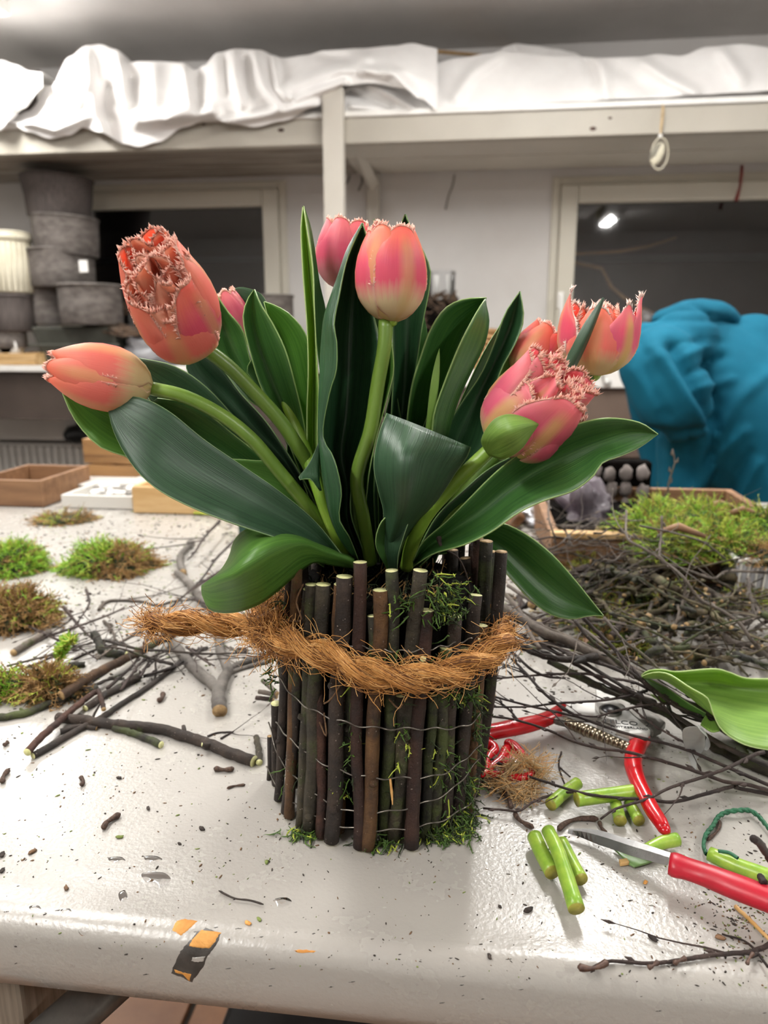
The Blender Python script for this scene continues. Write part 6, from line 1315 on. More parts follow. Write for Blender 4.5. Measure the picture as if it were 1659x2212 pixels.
def petal(b_, parent, base, ax, L, Rr, az, rs=1.0, hs=1.0, topr=.5, wid=.62, mat='pet_coral', fr='fringe', fringe=1.0, wav=.04, seed=0, lean=0, nar=.38, drop=.12):
    Zv = ax.normalized(); X = Zv.orthogonal().normalized() if abs(Zv.dot(RT)) > .95 else (RT-Zv*Zv.dot(RT)).normalized(); Y = Zv.cross(X)
    rr = random.Random(seed); NU, NV = 12, 18; b = MB(); grid = []
    ph = rr.uniform(0, 6.28)
    def pos(u, v):
        ww = wid*(1.0 if v < .5 else 1-((v-.5)/.5)**2.6*nar) ; ww *= min(1, .35+v*5)
        an = az+u*ww*(1+.0); r = prof(v, topr)*Rr*rs*(1-.05*u*u*(1 if v > .1 else 0)) + Rr*.035*exp(-(u/.16)**2)*sin(pi*v)
        r += Rr*wav*sin(u*4+ph+v*5)*v*v+Rr*wav*.8*noise.noise(Vector((u*2+seed, v*3, seed)))*v
        r = max(r, Rr*.03)
        h = L*hs*(v-drop*abs(u)**2.4*v*v)+(-Rr*.05*cos(an-az)*0)
        return base+X*(cos(an)*r+lean*v*v)+Y*(sin(an)*r)+Zv*h
    b.grid(lambda u, v: pos(u*2-1, v), NU, NV)
    # fringe spikes on the free margin
    edge = [(-1, .38+.62*i/26) for i in range(27)]+[(-1+2*i/16, 1.0) for i in range(1, 16)]+[(1, 1-.62*i/26) for i in range(27)]
    if fringe > 0:
        for i in range(len(edge)-1):
            for k in range(4):
                t = rr.random(); u, v = lerp(edge[i][0], edge[i+1][0], t), lerp(edge[i][1], edge[i+1][1], t); p = pos(u, v); cin = pos(u*.9, v-.04); out = (p-cin).normalized()
                tg = (pos(edge[i+1][0], edge[i+1][1])-pos(edge[i][0], edge[i][1]))
                if tg.length < 1e-7: continue
                tg.normalize(); l = rr.uniform(.0006, .0019)*fringe*(.5+v*.8); d = (out+tg*rr.uniform(-.6, .6)+Vector((rr.uniform(-.4, .4), rr.uniform(-.4, .4), rr.uniform(-.4, .4)))).normalized(); w = tg*rr.uniform(.0004, .0008); nrm = tg.cross(out).normalized()*.00025; p = p-out*.0004
                i0 = b.vert(p-w, (.5, .9)); i1 = b.vert(p+w, (.5, .9)); i2 = b.vert(p+nrm*2, (.5, .9)); m1 = p+d*l*.6; i3 = b.vert(p+d*l+nrm*rr.uniform(-2, 2), (.5, .9))
                b.face((i0, i1, i3), 1); b.face((i1, i2, i3), 1); b.face((i2, i0, i3), 1)
    o = b.build('petal', [M[mat], M[fr]], parent); sm = o.modifiers.new('solid', 'SOLIDIFY'); sm.thickness = .0005; sm.offset = 0
    return o
def flower(parent, base, tip, Rpx, petals, azo=0.0):
    B, Tp = P(*base), P(*tip); ax = Tp-B; L = ax.length; Rr = m_px(Rpx, B)
    b = MB(); b.ball(B+ax*.03, Rr*.2, 0, 12); b.tube([B+ax*.03, B+ax*.35], Rr*.09, 10, cap=0); head = b.build('flower_head', M['stem_y'], parent)
    for i, q in enumerate(petals): petal(None, head, B, ax, L, Rr, q[0]+azo, *q[1:7], seed=i*3+int(base[0]), **(q[7] if len(q) > 7 else {}))
def tulip(label, base): return thing('tulip', label, 'tulip', P(*base))
base0 = (790, 1200, 0)
# -- front centre tulip
f5 = tulip('upright coral tulip in the centre with a rounded closed cup', base0)
pc_ = 'pet_coral'; PI3 = 2*pi/3
# azimuth 0 = picture right, -pi/2 = towards the camera (axis up)
def ring3(a0, rs, hs, topr, wid, mat, k=3, **kw): return [(a0+i*2*pi/k, rs, hs, topr, wid, mat, kw.get('fr', 'fringe'), {x: y for x, y in kw.items() if x != 'fr'}) for i in range(k)]
flower(f5, (845, 697, -.018), (848, 498, -.014), 76, ring3(-pi/2+.45, 1.0, 1.0, .64, 1.1, 'pet_pink', fringe=1.3, nar=.4)+ring3(-pi/2+.45+pi/3, .93, 1.02, .66, 1.05, 'pet_coral', fringe=1.4)+ring3(-pi/2, .7, .97, .5, .9, 'pet_in', fringe=1.4))
stem(f5, [(800, 1215, 0), (785, 1120, -.012), (771, 1050, -.018), (776, 1005, -.02), (800, 930, -.02), (816, 830, -.02), (830, 750, -.02), (833, 692, -.018)], 15)
leaf(f5, [[(792, 1215, .0), (772, 1110, 0), (765, 1060, 0), (785, 990, 0), (805, 900, 0), (820, 800, 0), (838, 735, -.01)], [(798, 1215, .01), (783, 1110, .012), (790, 1030, .012), (812, 940, .012), (830, 850, .012), (838, 790, .01), (842, 735, -.01)], [(800, 1215, 0), (790, 1110, -.006), (798, 1020, -.008), (812, 950, -.01), (828, 890, -.012), (848, 815, -.012), (850, 780, -.012), (845, 733, -.012)]], 'leaf_l')
leaf(f5, [[(840, 1040, .03), (845, 900, .03), (850, 800, .03), (848, 700, .03), (852, 600, .03), (862, 500, .03), (875, 463, .03)], [(850, 1040, .036), (868, 900, .04), (876, 800, .04), (880, 700, .04), (885, 600, .04), (878, 500, .036), (875, 463, .03)], [(872, 1040, .03), (882, 900, .03), (898, 800, .03), (913, 700, .03), (928, 620, .028), (927, 570, .028), (892, 500, .03), (876, 463, .03)]], 'leaf_d')
leaf(f5, [[(850, 1060, .04), (860, 950, .045), (880, 850, .05), (905, 740, .05), (915, 685, .05)], [(900, 1060, .04), (915, 950, .05), (920, 850, .05), (925, 740, .05), (916, 680, .05)]], 'leaf_m')
leaf(f5, [[(770, 900, .05), (780, 700, .05), (800, 560, .05), (806, 475, .05)], [(830, 900, .05), (835, 700, .05), (828, 560, .05), (808, 472, .05)]], 'leaf_m')
leaf(f5, [[(815, 1040, .045), (835, 940, .05), (840, 840, .05), (845, 740, .05)], [(900, 1040, .045), (890, 940, .05), (880, 840, .05), (870, 740, .05)]], 'leaf_d')
# -- big dark leaf tulip (back centre flower)
f4 = tulip('rose pink tulip half hidden behind the tall dark centre leaf', (760, 1200, .02))
flower(f4, (735, 625, .03), (752, 478, .03), 62, ring3(-pi/2-.35, 1.0, 1.0, .66, 1.0, 'pet_rose', fringe=1.2)+ring3(-pi/2+pi/3-.35, .95, 1.0, .72, .95, 'pet_rose')+ring3(-pi/2+.5, .7, .92, .5, .8, 'pet_in', fringe=1.3)+[(-.25, 1.15, 1.03, .95, .75, 'pet_rose', 'fringe', {})])
stem(f4, [(765, 1200, .02), (752, 1000, .02), (745, 800, .03), (737, 620, .03)], 14)
leaf(f4, [[(775, 1212, -.012), (755, 1160, -.03), (733, 1120, -.036), (738, 1060, -.038), (722, 990, -.036), (698, 940, -.03), (712, 850, -.03), (727, 800, -.03), (728, 740, -.028), (722, 700, -.026), (733, 640, -.02), (750, 560, -.014), (783, 482, -.01)],
          [(772, 1212, -.006), (738, 1170, -.02), (713, 1115, -.028), (700, 1050, -.03), (692, 980, -.028), (690, 900, -.024), (691, 830, -.022), (693, 760, -.018), (700, 690, -.015), (715, 640, -.012), (733, 590, -.008), (752, 535, -.008), (782, 482, -.01)],
          [(785, 1212, .012), (765, 1170, .012), (748, 1115, .012), (748, 1050, .014), (735, 980, .016), (745, 900, .016), (750, 830, .016), (752, 760, .016), (755, 690, .014), (760, 630, .01), (765, 580, .004), (775, 530, 0), (783, 482, -.01)],
          [(795, 1212, -.0), (778, 1170, -.01), (758, 1110, -.014), (760, 1050, -.014), (776, 980, -.012), (800, 900, -.012), (812, 820, -.01), (822, 750, -.004), (812, 700, -.0), (800, 650, .0), (795, 590, -.002), (795, 530, -.006), (784, 482, -.01)]], 'leaf_d', 40, 18)
leaf(f4, [[(745, 1212, 0), (700, 1100, 0), (668, 1000, 0), (663, 900, 0), (666, 800, 0), (663, 700, 0), (655, 600, 0), (650, 500, 0), (654, 447, 0)], [(750, 1212, .01), (712, 1100, .01), (680, 1000, .01), (676, 900, .012), (678, 800, .012), (678, 700, .01), (668, 600, .008), (660, 500, .004), (655, 446, 0)], [(755, 1212, 0), (720, 1100, -.004), (690, 1010, -.005), (686, 930, -.006), (689, 850, -.006), (684, 760, -.006), (679, 660, -.006), (676, 580, -.004), (664, 500, -.002), (656, 445, 0)]], 'leaf_y', 34, 10)  # tall thin leaf: brighter green puts the light on it into the colour
leaf(f4, [[(700, 900, .02), (690, 800, .02), (680, 700, .015), (678, 600, .012), (668, 500, .006), (657, 450, .002)], [(712, 900, .02), (704, 800, .02), (706, 690, .02), (690, 610, .015), (673, 500, .008), (657, 448, .002)]], 'leaf_m')
# -- left horizontal tulip
f1 = tulip('coral tulip lying nearly horizontal at the far left', (740, 1205, 0))
flower(f1, (330, 838, -.03), (108, 790, -.045), 70, ring3(-pi/2-.1, 1.0, 1.0, .46, 1.15, 'pet_coral', fringe=1.2, wav=.02, nar=.3, drop=.2)+ring3(-pi/2+pi/3-.1, .93, 1.02, .48, 1.15, 'pet_coral', fringe=1.2, wav=.02, nar=.3, drop=.2)+ring3(-pi/2+.2, .7, .9, .4, .9, 'pet_in'), azo=.0)
stem(f1, [(740, 1205, 0), (700, 1140, -.01), (650, 1075, -.018), (600, 1015, -.022), (545, 950, -.026), (480, 898, -.028), (400, 857, -.03), (322, 838, -.03)], 14.5)
leaf(f1, [[(750, 1212, -.02), (680, 1125, -.03), (600, 1058, -.038), (520, 1003, -.042), (440, 948, -.046), (365, 888, -.048), (300, 858, -.045), (230, 860, -.04)], [(748, 1215, -.012), (670, 1155, -.03), (590, 1110, -.04), (500, 1060, -.046), (410, 1005, -.05), (340, 950, -.052), (275, 900, -.048), (230, 860, -.04)], [(745, 1220, -.02), (680, 1188, -.04), (600, 1163, -.055), (500, 1130, -.064), (400, 1090, -.066), (330, 1050, -.064), (282, 1000, -.058), (245, 930, -.048), (230, 860, -.04)]], 'leaf_b', 36, 12)
leaf(f1, [[(700, 1200, .0), (560, 1040, -.01), (400, 945, -.02), (300, 898, -.026), (200, 862, -.03), (128, 833, -.03)], [(700, 1215, .01), (560, 1100, .005), (400, 1000, -.01), (300, 940, -.016), (200, 885, -.024), (128, 833, -.03)], [(700, 1225, .0), (560, 1140, -.01), (400, 1070, -.022), (290, 995, -.03), (215, 965, -.034), (160, 905, -.034), (128, 833, -.03)]], 'leaf_l')
leaf(f1, [[(680, 1120, .0), (600, 1000, .0), (520, 915, .0), (445, 835, .0), (375, 790, .0), (300, 773, .0)], [(680, 1130, .01), (590, 1030, .008), (500, 950, .006), (410, 880, .006), (340, 825, .004), (300, 790, .0)], [(670, 1140, 0), (570, 1060, -.005), (470, 990, -.005), (380, 925, -.005), (320, 860, -.004), (300, 800, .0)]], 'leaf_b')
leaf(f1, [[(720, 1185, -.004), (650, 1075, -.01), (580, 1000, -.014), (500, 935, -.018), (420, 875, -.02), (340, 860, -.02)], [(715, 1190, .0), (640, 1095, -.004), (560, 1030, -.008), (480, 975, -.01), (400, 930, -.014), (330, 870, -.018)], [(700, 1195, -.01), (610, 1085, -.016), (540, 1050, -.02), (450, 1015, -.022), (390, 970, -.024), (330, 890, -.02)]], 'leaf_m')
leaf(f1, [[(690, 1160, -.01), (610, 1010, -.015), (555, 995, -.018), (475, 990, -.02)], [(690, 1170, -.008), (620, 1060, -.012), (560, 1030, -.016), (475, 990, -.02)], [(680, 1180, -.014), (600, 1095, -.02), (530, 1045, -.022), (475, 990, -.02)]], 'leaf_l', 20, 8)
# -- upper left open tulip
f2 = tulip('wide open double coral tulip with shaggy fringe at the upper left', (745, 1200, 0))
_fr = dict(fringe=1.6, wav=.05)
P2 = [(pi/2, 1.0, 1.02, .74, 1.0, 'pet_coral', 'fringe', _fr), (pi/2-1.05, 1.0, 1.0, .70, 1.0, 'pet_coral', 'fringe', _fr), (pi/2+1.05, 1.0, .98, .74, .95, 'pet_coral', 'fringe', _fr), (-pi/2+.1, 1.0, .60, .84, 1.0, 'pet_coral', 'fringe', _fr), (-pi/2-1.0, .97, .74, .84, .95, 'pet_coral', 'fringe', _fr), (-pi/2+1.15, .97, .82, .82, .9, 'pet_pink', 'fringe', _fr)]
P2 += [(i*2*pi/6+.2, .86, .86-.16*cos(i*2*pi/6+.2+pi/2), .80, .75, 'pet_in', 'fringe', dict(fringe=1.7, wav=.12, nar=.3)) for i in range(6)]
P2 += [(i*2*pi/4+.5, .60, .95-.10*cos(i*2*pi/4+.5+pi/2), .78, .8, 'pet_in', 'fringe', dict(fringe=1.7, wav=.16, nar=.2)) for i in range(4)]+[(i*2*pi/3+.3, .32, .98, .8, .8, 'pet_in', 'fringe', dict(fringe=1.5, wav=.2, nar=.2)) for i in range(3)]
flower(f2, (424, 752, -.02), (318, 552, -.066), 86, P2)
stem(f2, [(745, 1200, 0), (705, 1100, -.004), (672, 1015, -.006), (640, 960, -.01), (602, 905, -.012), (550, 848, -.015), (492, 790, -.018), (428, 742, -.02)], 15)
leaf(f2, [[(690, 1140, .01), (600, 1010, .01), (520, 950, .01), (465, 890, .01), (425, 840, .01), (402, 795, .01), (404, 758, .01)], [(690, 1130, .02), (620, 1000, .02), (550, 920, .02), (490, 850, .02), (440, 800, .015), (412, 757, .01)], [(705, 1135, .01), (655, 1035, .006), (612, 965, .004), (570, 905, .002), (520, 850, .002), (470, 785, .004), (415, 755, .01)]], 'leaf_b')
leaf(f2, [[(660, 1000, .02), (590, 900, .02), (530, 860, .02), (480, 800, .02), (458, 720, .02), (445, 650, .02), (431, 585, .02)], [(665, 1000, .03), (610, 900, .03), (550, 830, .03), (505, 750, .03), (475, 680, .03), (431, 584, .02)], [(670, 1000, .02), (640, 940, .02), (590, 870, .02), (545, 790, .02), (525, 715, .02), (490, 670, .02), (452, 612, .02), (432, 583, .02)]], 'leaf_m')
# -- hidden pale tulip
f3 = tulip('narrow pink bud almost hidden between the upper left leaves', (735, 1200, .01))
flower(f3, (540, 730, .05), (486, 630, .05), 26, ring3(-pi/2, 1.0, 1.0, .7, 1.0, 'pet_rose')+ring3(-pi/2+pi/3, .95, .95, .7, 1.0, 'pet_rose'))
stem(f3, [(752, 1205, 0), (728, 1160, -.012), (702, 1100, -.016), (682, 1040, -.016), (640, 920, .01), (580, 800, .04), (538, 726, .05)], 13, 'stem_y')
leaf(f3, [[(690, 1140, .01), (640, 1000, .01), (600, 900, .01), (565, 840, .01), (540, 760, .01), (525, 690, .01), (533, 650, .01), (549, 625, .01)], [(690, 1130, .02), (650, 1000, .02), (622, 900, .02), (590, 820, .02), (560, 740, .02), (548, 680, .016), (549, 625, .01)], [(700, 1130, .01), (668, 1000, .006), (658, 920, .004), (640, 840, .002), (618, 760, .002), (590, 700, .004), (565, 660, .006), (550, 625, .01)]], 'leaf_m')
leaf(f3, [[(690, 1100, .04), (650, 950, .04), (620, 850, .04), (595, 750, .04), (570, 652, .04)], [(700, 1100, .045), (670, 950, .05), (645, 850, .05), (615, 740, .05), (571, 652, .04)], [(710, 1100, .04), (690, 950, .04), (680, 800, .04), (662, 725, .04), (630, 682, .04), (600, 662, .04), (571, 651, .04)]], 'leaf_l')
leaf(f3, [[(620, 960, .015), (580, 870, .015), (545, 820, .015), (532, 800, .015), (542, 778, .015)], [(640, 960, .02), (605, 870, .02), (570, 800, .02), (543, 777, .015)]], 'leaf_m', 14, 6)
leaf(f3, [[(560, 700, .055), (520, 670, .055), (495, 650, .055), (486, 633, .055)], [(590, 690, .055), (577, 655, .055), (560, 632, .055), (520, 620, .055), (487, 632, .055)]], 'leaf_d', 14, 8)
leaf(f3, [[(690, 1060, -.03), (670, 1035, -.034), (643, 1035, -.036), (668, 1000, -.03), (688, 955, -.025)], [(695, 1060, -.03), (690, 1040, -.03), (690, 1030, -.03), (690, 1000, -.028), (689, 955, -.025)]], 'leaf_d', 14, 6)
# -- lower left drooping leaf belongs to this one as well
leaf(f3, [[(765, 1205, -.01), (700, 1178, -.02), (640, 1152, -.03), (590, 1138, -.035), (540, 1140, -.035), (508, 1165, -.03), (494, 1205, -.03), (470, 1240, -.035), (437, 1264, -.045)],
          [(765, 1210, -.02), (705, 1188, -.035), (650, 1168, -.05), (600, 1172, -.062), (560, 1190, -.07), (525, 1212, -.072), (500, 1232, -.07), (465, 1248, -.062), (436, 1266, -.05)],
          [(765, 1218, -.02), (710, 1200, -.035), (655, 1190, -.048), (600, 1225, -.058), (560, 1252, -.064), (520, 1270, -.066), (485, 1280, -.062), (455, 1285, -.056), (436, 1275, -.05)],
          [(765, 1228, -.012), (720, 1222, -.025), (680, 1215, -.035), (648, 1235, -.04), (605, 1272, -.046), (560, 1305, -.05), (505, 1323, -.054), (455, 1318, -.054), (437, 1285, -.05)]], 'leaf_l', 34, 16)
# -- right tulips
f7 = tulip('shaggy open pink tulip with a green bract at the right', (880, 1210, 0))
P7 = ring3(-pi/2-1.0, 1.0, .80, .85, .95, 'pet_deep', fringe=1.6, wav=.06)+ring3(-pi/2+pi/3-1.0, .98, .98, .9, .9, 'pet_deep', fringe=1.6, wav=.07)+[(-pi/2+i*2*pi/6+.3, .72, 1.02, .85, .6, 'pet_deep', 'fringe', dict(fringe=2.0, wav=.14)) for i in range(6)]+[(i*2*pi/4, .42, 1.0, .9, .7, 'pet_rose', 'fringe', dict(fringe=2.0, wav=.14)) for i in range(4)]
flower(f7, (1078, 962, -.028), (1225, 812, -.052), 96, P7)
stem(f7, [(878, 1225, 0), (892, 1170, -.012), (922, 1112, -.022), (965, 1062, -.028), (1012, 1015, -.032), (1068, 962, -.032)], 15.5, 'stem_y')
leaf(f7, [[(1050, 975, -.036), (1040, 950, -.05), (1062, 912, -.06), (1085, 898, -.066), (1110, 896, -.068), (1140, 905, -.07), (1162, 916, -.07)], [(1052, 978, -.04), (1062, 955, -.06), (1080, 940, -.072), (1100, 930, -.076), (1125, 922, -.076), (1145, 918, -.074), (1162, 917, -.07)], [(1055, 982, -.036), (1075, 990, -.05), (1086, 992, -.06), (1110, 982, -.066), (1130, 965, -.07), (1148, 938, -.07), (1162, 918, -.07)]], 'leaf_y', 20, 10)
leaf(f7, [[(892, 1212, -.02), (912, 1172, -.03), (962, 1128, -.038), (1012, 1078, -.042), (1062, 1028, -.044), (1110, 988, -.05), (1165, 953, -.056), (1240, 918, -.06), (1310, 903, -.06), (1380, 912, -.056), (1422, 938, -.05)], [(893, 1218, -.012), (925, 1182, -.02), (985, 1145, -.03), (1045, 1105, -.034), (1100, 1060, -.036), (1160, 1020, -.04), (1230, 985, -.046), (1300, 955, -.05), (1365, 935, -.05), (1422, 938, -.05)], [(893, 1224, -.02), (938, 1196, -.04), (1000, 1178, -.055), (1060, 1150, -.06), (1120, 1108, -.062), (1175, 1082, -.064), (1240, 1060, -.066), (1282, 1028, -.066), (1302, 1000, -.062), (1345, 984, -.058), (1385, 965, -.054), (1422, 938, -.05)]], 'leaf_m', 40, 12)
leaf(f7, [[(890, 1215, .0), (940, 1120, .0), (1000, 1060, .0), (1060, 1010, .0), (1130, 975, .0)], [(900, 1220, .012), (960, 1130, .012), (1030, 1070, .01), (1090, 1020, .006), (1130, 978, .0)], [(905, 1225, .0), (975, 1160, .0), (1050, 1100, .0), (1110, 1040, .0), (1132, 980, .0)]], 'leaf_d')
leaf(f7, [[(850, 1240, -.01), (828, 1190, -.02), (826, 1150, -.03), (829, 1105, -.04), (818, 1060, -.05), (808, 1005, -.055), (818, 940, -.05), (835, 893, -.04)], [(852, 1240, -.01), (845, 1190, -.025), (860, 1140, -.045), (875, 1085, -.06), (880, 1030, -.068), (885, 985, -.068), (900, 950, -.06), (910, 922, -.05)], [(855, 1240, -.005), (868, 1180, -.012), (900, 1130, -.02), (945, 1080, -.034), (985, 1020, -.044), (1000, 1000, -.048), (1010, 985, -.05), (1017, 967, -.05)]], 'leaf_b', 30, 14, -.004)
leaf(f7, [[(835, 893, -.04), (818, 940, -.028), (812, 1000, -.02), (820, 1060, -.01)], [(910, 922, -.05), (900, 950, -.035), (890, 1000, -.02), (880, 1060, -.01)], [(1017, 967, -.05), (1000, 985, -.035), (975, 1020, -.02), (930, 1070, -.01)]], 'leaf_d', 12, 10)
leaf(f7, [[(842, 1240, -.02), (836, 1200, -.03), (838, 1165, -.034), (856, 1135, -.036), (889, 1105, -.036)], [(858, 1238, -.024), (860, 1200, -.036), (870, 1165, -.04), (880, 1135, -.04), (890, 1105, -.036)]], 'leaf_b', 14, 6)
leaf(f7, [[(842, 1240, -.02), (815, 1190, -.034), (812, 1160, -.038), (822, 1130, -.04), (838, 1112, -.04)], [(850, 1240, -.02), (832, 1195, -.03), (830, 1165, -.034), (834, 1135, -.036), (839, 1112, -.04)]], 'leaf_m', 14, 6)
f8 = tulip('pink and cream tulip with parted petal tips at the upper right', (890, 1205, .02))
flower(f8, (1282, 812, .004), (1300, 655, .004), 82, [(a_, 1.0, h_, t_, w_, m_, 'fringe2', dict(fringe=1.7, wav=.03, nar=n_, drop=.25)) for a_, h_, t_, w_, m_, n_ in ((pi+.1, 1.16, .82, .85, 'pet_pink', .75), (.0, 1.12, .95, .85, 'pet_deep', .7), (pi/2, 1.02, .8, 1.0, 'pet_coral', .5), (-pi/2-.15, .92, .8, .85, 'pet_coral', .4), (-pi/2+.75, .98, .9, .8, 'pet_deep', .65), (pi/2+.9, 1.0, .85, .8, 'pet_pink', .5))]+ring3(-pi/2+.1, .74, .95, .7, .8, 'pet_coral', fringe=1.6), azo=-.2)
stem(f8, [(890, 1205, .02), (950, 1130, .015), (1050, 1010, .01), (1150, 910, .006), (1230, 850, .004), (1278, 808, .004)], 15)
leaf(f8, [[(1150, 900, -.01), (1190, 830, -.012), (1225, 770, -.016), (1262, 700, -.018), (1302, 643, -.018)], [(1170, 905, -.01), (1210, 835, -.016), (1240, 780, -.02), (1272, 715, -.022), (1303, 643, -.018)], [(1190, 900, -.01), (1225, 825, -.012), (1255, 770, -.016), (1285, 700, -.018), (1305, 645, -.018)]], 'leaf_b', 20, 8)
leaf(f8, [[(900, 1190, .035), (985, 1165, .035), (1040, 1140, .035), (1072, 1127, .03), (1130, 1150, .025), (1190, 1195, .02), (1240, 1250, .02), (1280, 1300, .02), (1304, 1330, .02)], [(900, 1195, .045), (985, 1180, .045), (1045, 1160, .045), (1085, 1180, .04), (1130, 1220, .036), (1175, 1262, .032), (1230, 1300, .028), (1275, 1320, .024), (1304, 1330, .02)], [(900, 1205, .035), (985, 1190, .035), (1036, 1155, .035), (1062, 1200, .03), (1110, 1258, .025), (1150, 1300, .02), (1190, 1328, .02), (1235, 1338, .02), (1275, 1330, .02), (1304, 1331, .02)]], 'leaf_m')
f6 = tulip('coral pink tulip peeping out behind the shaggy right tulip', (895, 1200, .03))
flower(f6, (1122, 822, .03), (1200, 708, .03), 58, ring3(-pi/2-.6, 1.0, .95, .7, 1.0, 'pet_coral', fringe=1.4)+ring3(-pi/2+pi/3-.6, .95, .95, .72, 1.0, 'pet_pink')+ring3(-pi/2, .65, .92, .6, .8, 'pet_in'))
stem(f6, [(895, 1200, .03), (960, 1050, .03), (1050, 920, .03), (1126, 818, .03)], 14)
leaf(f6, [[(905, 1200, .02), (925, 1050, .02), (955, 950, .02), (975, 905, .02), (1000, 865, .02), (1040, 805, .02), (1070, 735, .02), (1092, 675, .02), (1123, 630, .02)], [(915, 1200, .03), (950, 1050, .03), (985, 960, .03), (1010, 900, .03), (1040, 840, .03), (1070, 780, .03), (1100, 710, .03), (1123, 629, .02)], [(925, 1200, .02), (985, 1060, .018), (1035, 990, .016), (1058, 940, .016), (1062, 870, .016), (1082, 800, .016), (1112, 745, .016), (1131, 690, .018), (1124, 629, .02)]], 'leaf_d')
leaf(f6, [[(960, 950, .035), (1000, 855, .035), (1045, 760, .035), (1085, 695, .035), (1098, 668, .035)], [(985, 950, .04), (1030, 855, .04), (1065, 770, .04), (1095, 700, .04), (1099, 667, .035)]], 'leaf_m', 18, 8)
leaf(f6, [[(1055, 880, .03), (1070, 820, .03), (1090, 770, .03), (1106, 750, .03)], [(1068, 880, .03), (1098, 830, .03), (1105, 790, .03), (1107, 750, .03)]], 'leaf_l', 14, 6)
f9 = tulip('broad folded bright green leaves of the tulip just right of centre', (880, 1200, .02))
stem(f9, [(880, 1200, .02), (885, 1050, .03), (900, 900, .05), (915, 800, .06)], 11)
leaf(f9, [[(870, 1200, .02), (875, 1060, .02), (877, 940, .02), (888, 840, .02), (908, 770, .02), (930, 710, .02), (962, 665, .02), (1003, 646, .02), (1051, 643, .02)], [(880, 1200, .035), (905, 1060, .04), (925, 940, .045), (950, 850, .045), (975, 790, .04), (1000, 730, .035), (1025, 690, .03), (1050, 645, .022)], [(895, 1200, .02), (945, 1060, .02), (968, 940, .02), (992, 860, .018), (1022, 795, .016), (1046, 745, .014), (1056, 695, .014), (1050, 660, .016), (1048, 645, .018)],
          [(880, 1200, .0), (915, 1060, .0), (932, 940, .0), (938, 890, -.002), (962, 820, -.004), (990, 750, -.004), (1015, 700, -.002), (1035, 665, .004), (1047, 647, .014)]], 'leaf_m', 36, 18)
leaf(f9, [[(905, 1060, .008), (915, 960, .004), (922, 900, 0), (930, 830, 0), (940, 780, .002), (949, 752, .004)], [(930, 1060, .008), (936, 960, .004), (940, 900, .0), (948, 830, 0), (950, 780, .002), (949, 752, .004)]], 'leaf_y', 16, 6)
# inner dark fillers: young leaves standing inside the bunch
for i, (xb, xt, yt, s, mt) in enumerate(((700, 620, 940, .03, 'leaf_d'), (740, 700, 900, .03, 'leaf_d'), (790, 760, 800, .035, 'leaf_d'), (840, 850, 820, .035, 'leaf_d'), (880, 930, 880, .03, 'leaf_d'), (910, 1000, 960, .025, 'leaf_d'), (720, 560, 1000, .02, 'leaf_m'), (860, 900, 900, .05, 'leaf_m'))):
    pr = (f4, f3, f5, f9)[i % 4]
    leaf(pr, [[(xb-26, 1215, s), (lerp(xb, xt, .5)-36, lerp(1215, yt, .5), s), (xt, yt, s)], [(xb+4, 1218, s+.01), (lerp(xb, xt, .5), lerp(1215, yt, .5), s+.012), (xt, yt, s)], [(xb+30, 1215, s), (lerp(xb, xt, .5)+36, lerp(1215, yt, .5), s), (xt+2, yt, s)]], mt, 18, 8)
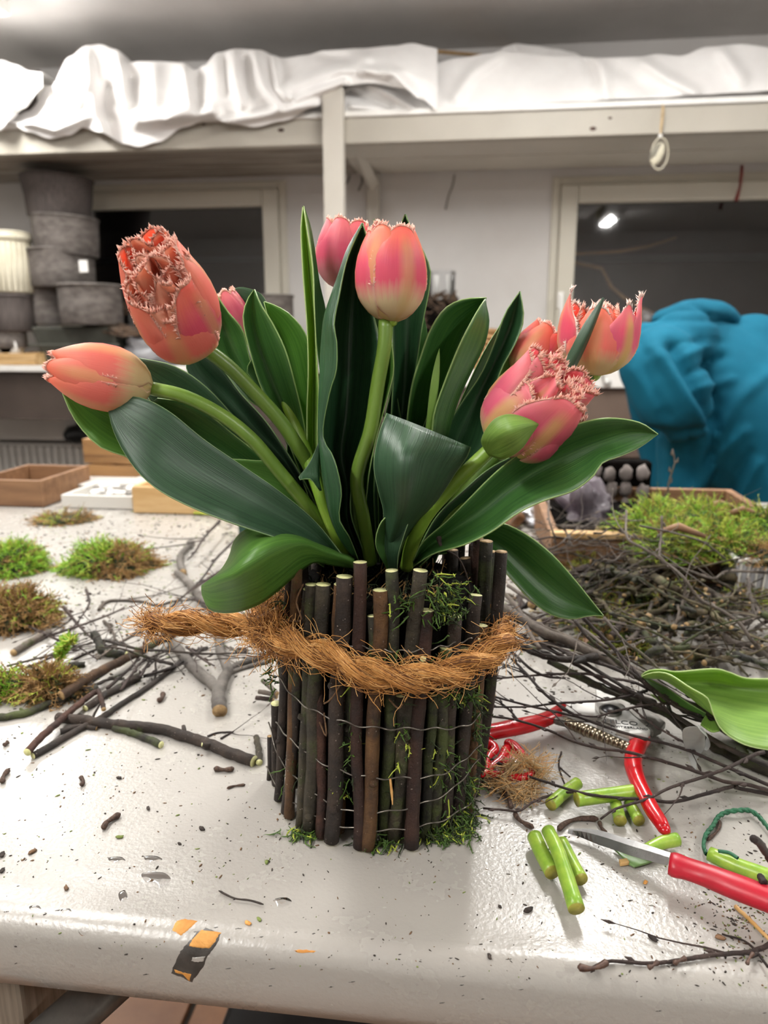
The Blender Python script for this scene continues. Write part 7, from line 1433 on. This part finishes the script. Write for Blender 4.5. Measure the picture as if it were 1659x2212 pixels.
# cut leaf lying at the right
cl = thing('cut_tulip_leaf', 'loose light green tulip leaf lying on the branches at the right edge', 'leaf', T(1520, 1560, .02))
def leafT(parent, rails, mat, nv=30, nu=14):
    rs = [resample(r, nv+1) for r in rails]; b = MB()
    b.grid(lambda u, v: (lambda q: T(q[0], q[1], q[2]))(cr([r[min(nv, int(round(v*nv)))] for r in rs], u)), nu, nv); return b.build('leaf_blade', M[mat], parent, solid=.0008)
def K(l): return [tuple(c6(a, b_))+(z,) for a, b_, z in l]
leafT(cl, [K([(948, 985, .05), (985, 958, .055), (1060, 950, .06), (1150, 962, .06), (1350, 946, .055), (1440, 965, .05), (1530, 998, .045), (1659, 1002, .04), (1800, 1000, .035)]), K([(950, 990, .046), (1010, 985, .044), (1090, 1000, .04), (1200, 1030, .035), (1350, 1045, .03), (1450, 1060, .026), (1560, 1075, .024), (1680, 1090, .022), (1800, 1090, .02)]), K([(952, 995, .05), (1000, 1000, .05), (1080, 1010, .052), (1200, 1090, .05), (1290, 1160, .045), (1400, 1210, .035), (1500, 1250, .03), (1659, 1280, .028), (1800, 1290, .025)]), K([(950, 990, .056), (1010, 968, .064), (1100, 975, .068), (1220, 1050, .066), (1320, 1110, .06), (1345, 1180, .05), (1400, 1290, .036), (1520, 1370, .028), (1659, 1402, .024), (1800, 1410, .02)][:10])], 'leaf_y')
leafT(cl, [K([(960, 1000, .046), (1000, 1010, .042), (1100, 1060, .038), (1200, 1130, .036), (1310, 1195, .034)]), K([(955, 1000, .04), (1000, 1040, .034), (1080, 1100, .03), (1180, 1160, .03), (1300, 1215, .03)])], 'leaf_l', 14, 6)
leafT(cl, [K([(1000, 1090, .03), (1060, 1105, .03), (1090, 1130, .03)]), K([(1005, 1095, .028), (1050, 1130, .028), (1085, 1135, .028)])], 'leaf_y', 8, 4)
leafT(cl, [K([(1310, 1205, .034), (1290, 1240, .034), (1280, 1260, .034)]), K([(1330, 1240, .034), (1330, 1262, .034), (1340, 1300, .034)]), K([(1360, 1240, .034), (1380, 1270, .034), (1390, 1295, .034)])], 'leaf_y', 8, 6)
# wiry tendril at the vase rim
b = MB(); q = resample([tuple(P(x, y, s)) for x, y, s in ((948, 1162, -.03), (955, 1182, -.035), (990, 1205, -.03), (1010, 1250, -.02), (1018, 1300, -.01))], 30); b.tube(q, [lerp(.0016, .0005, min(1, i/4)) for i in range(30)], 7); b.build('tendril', M['bark_twig'], vase)
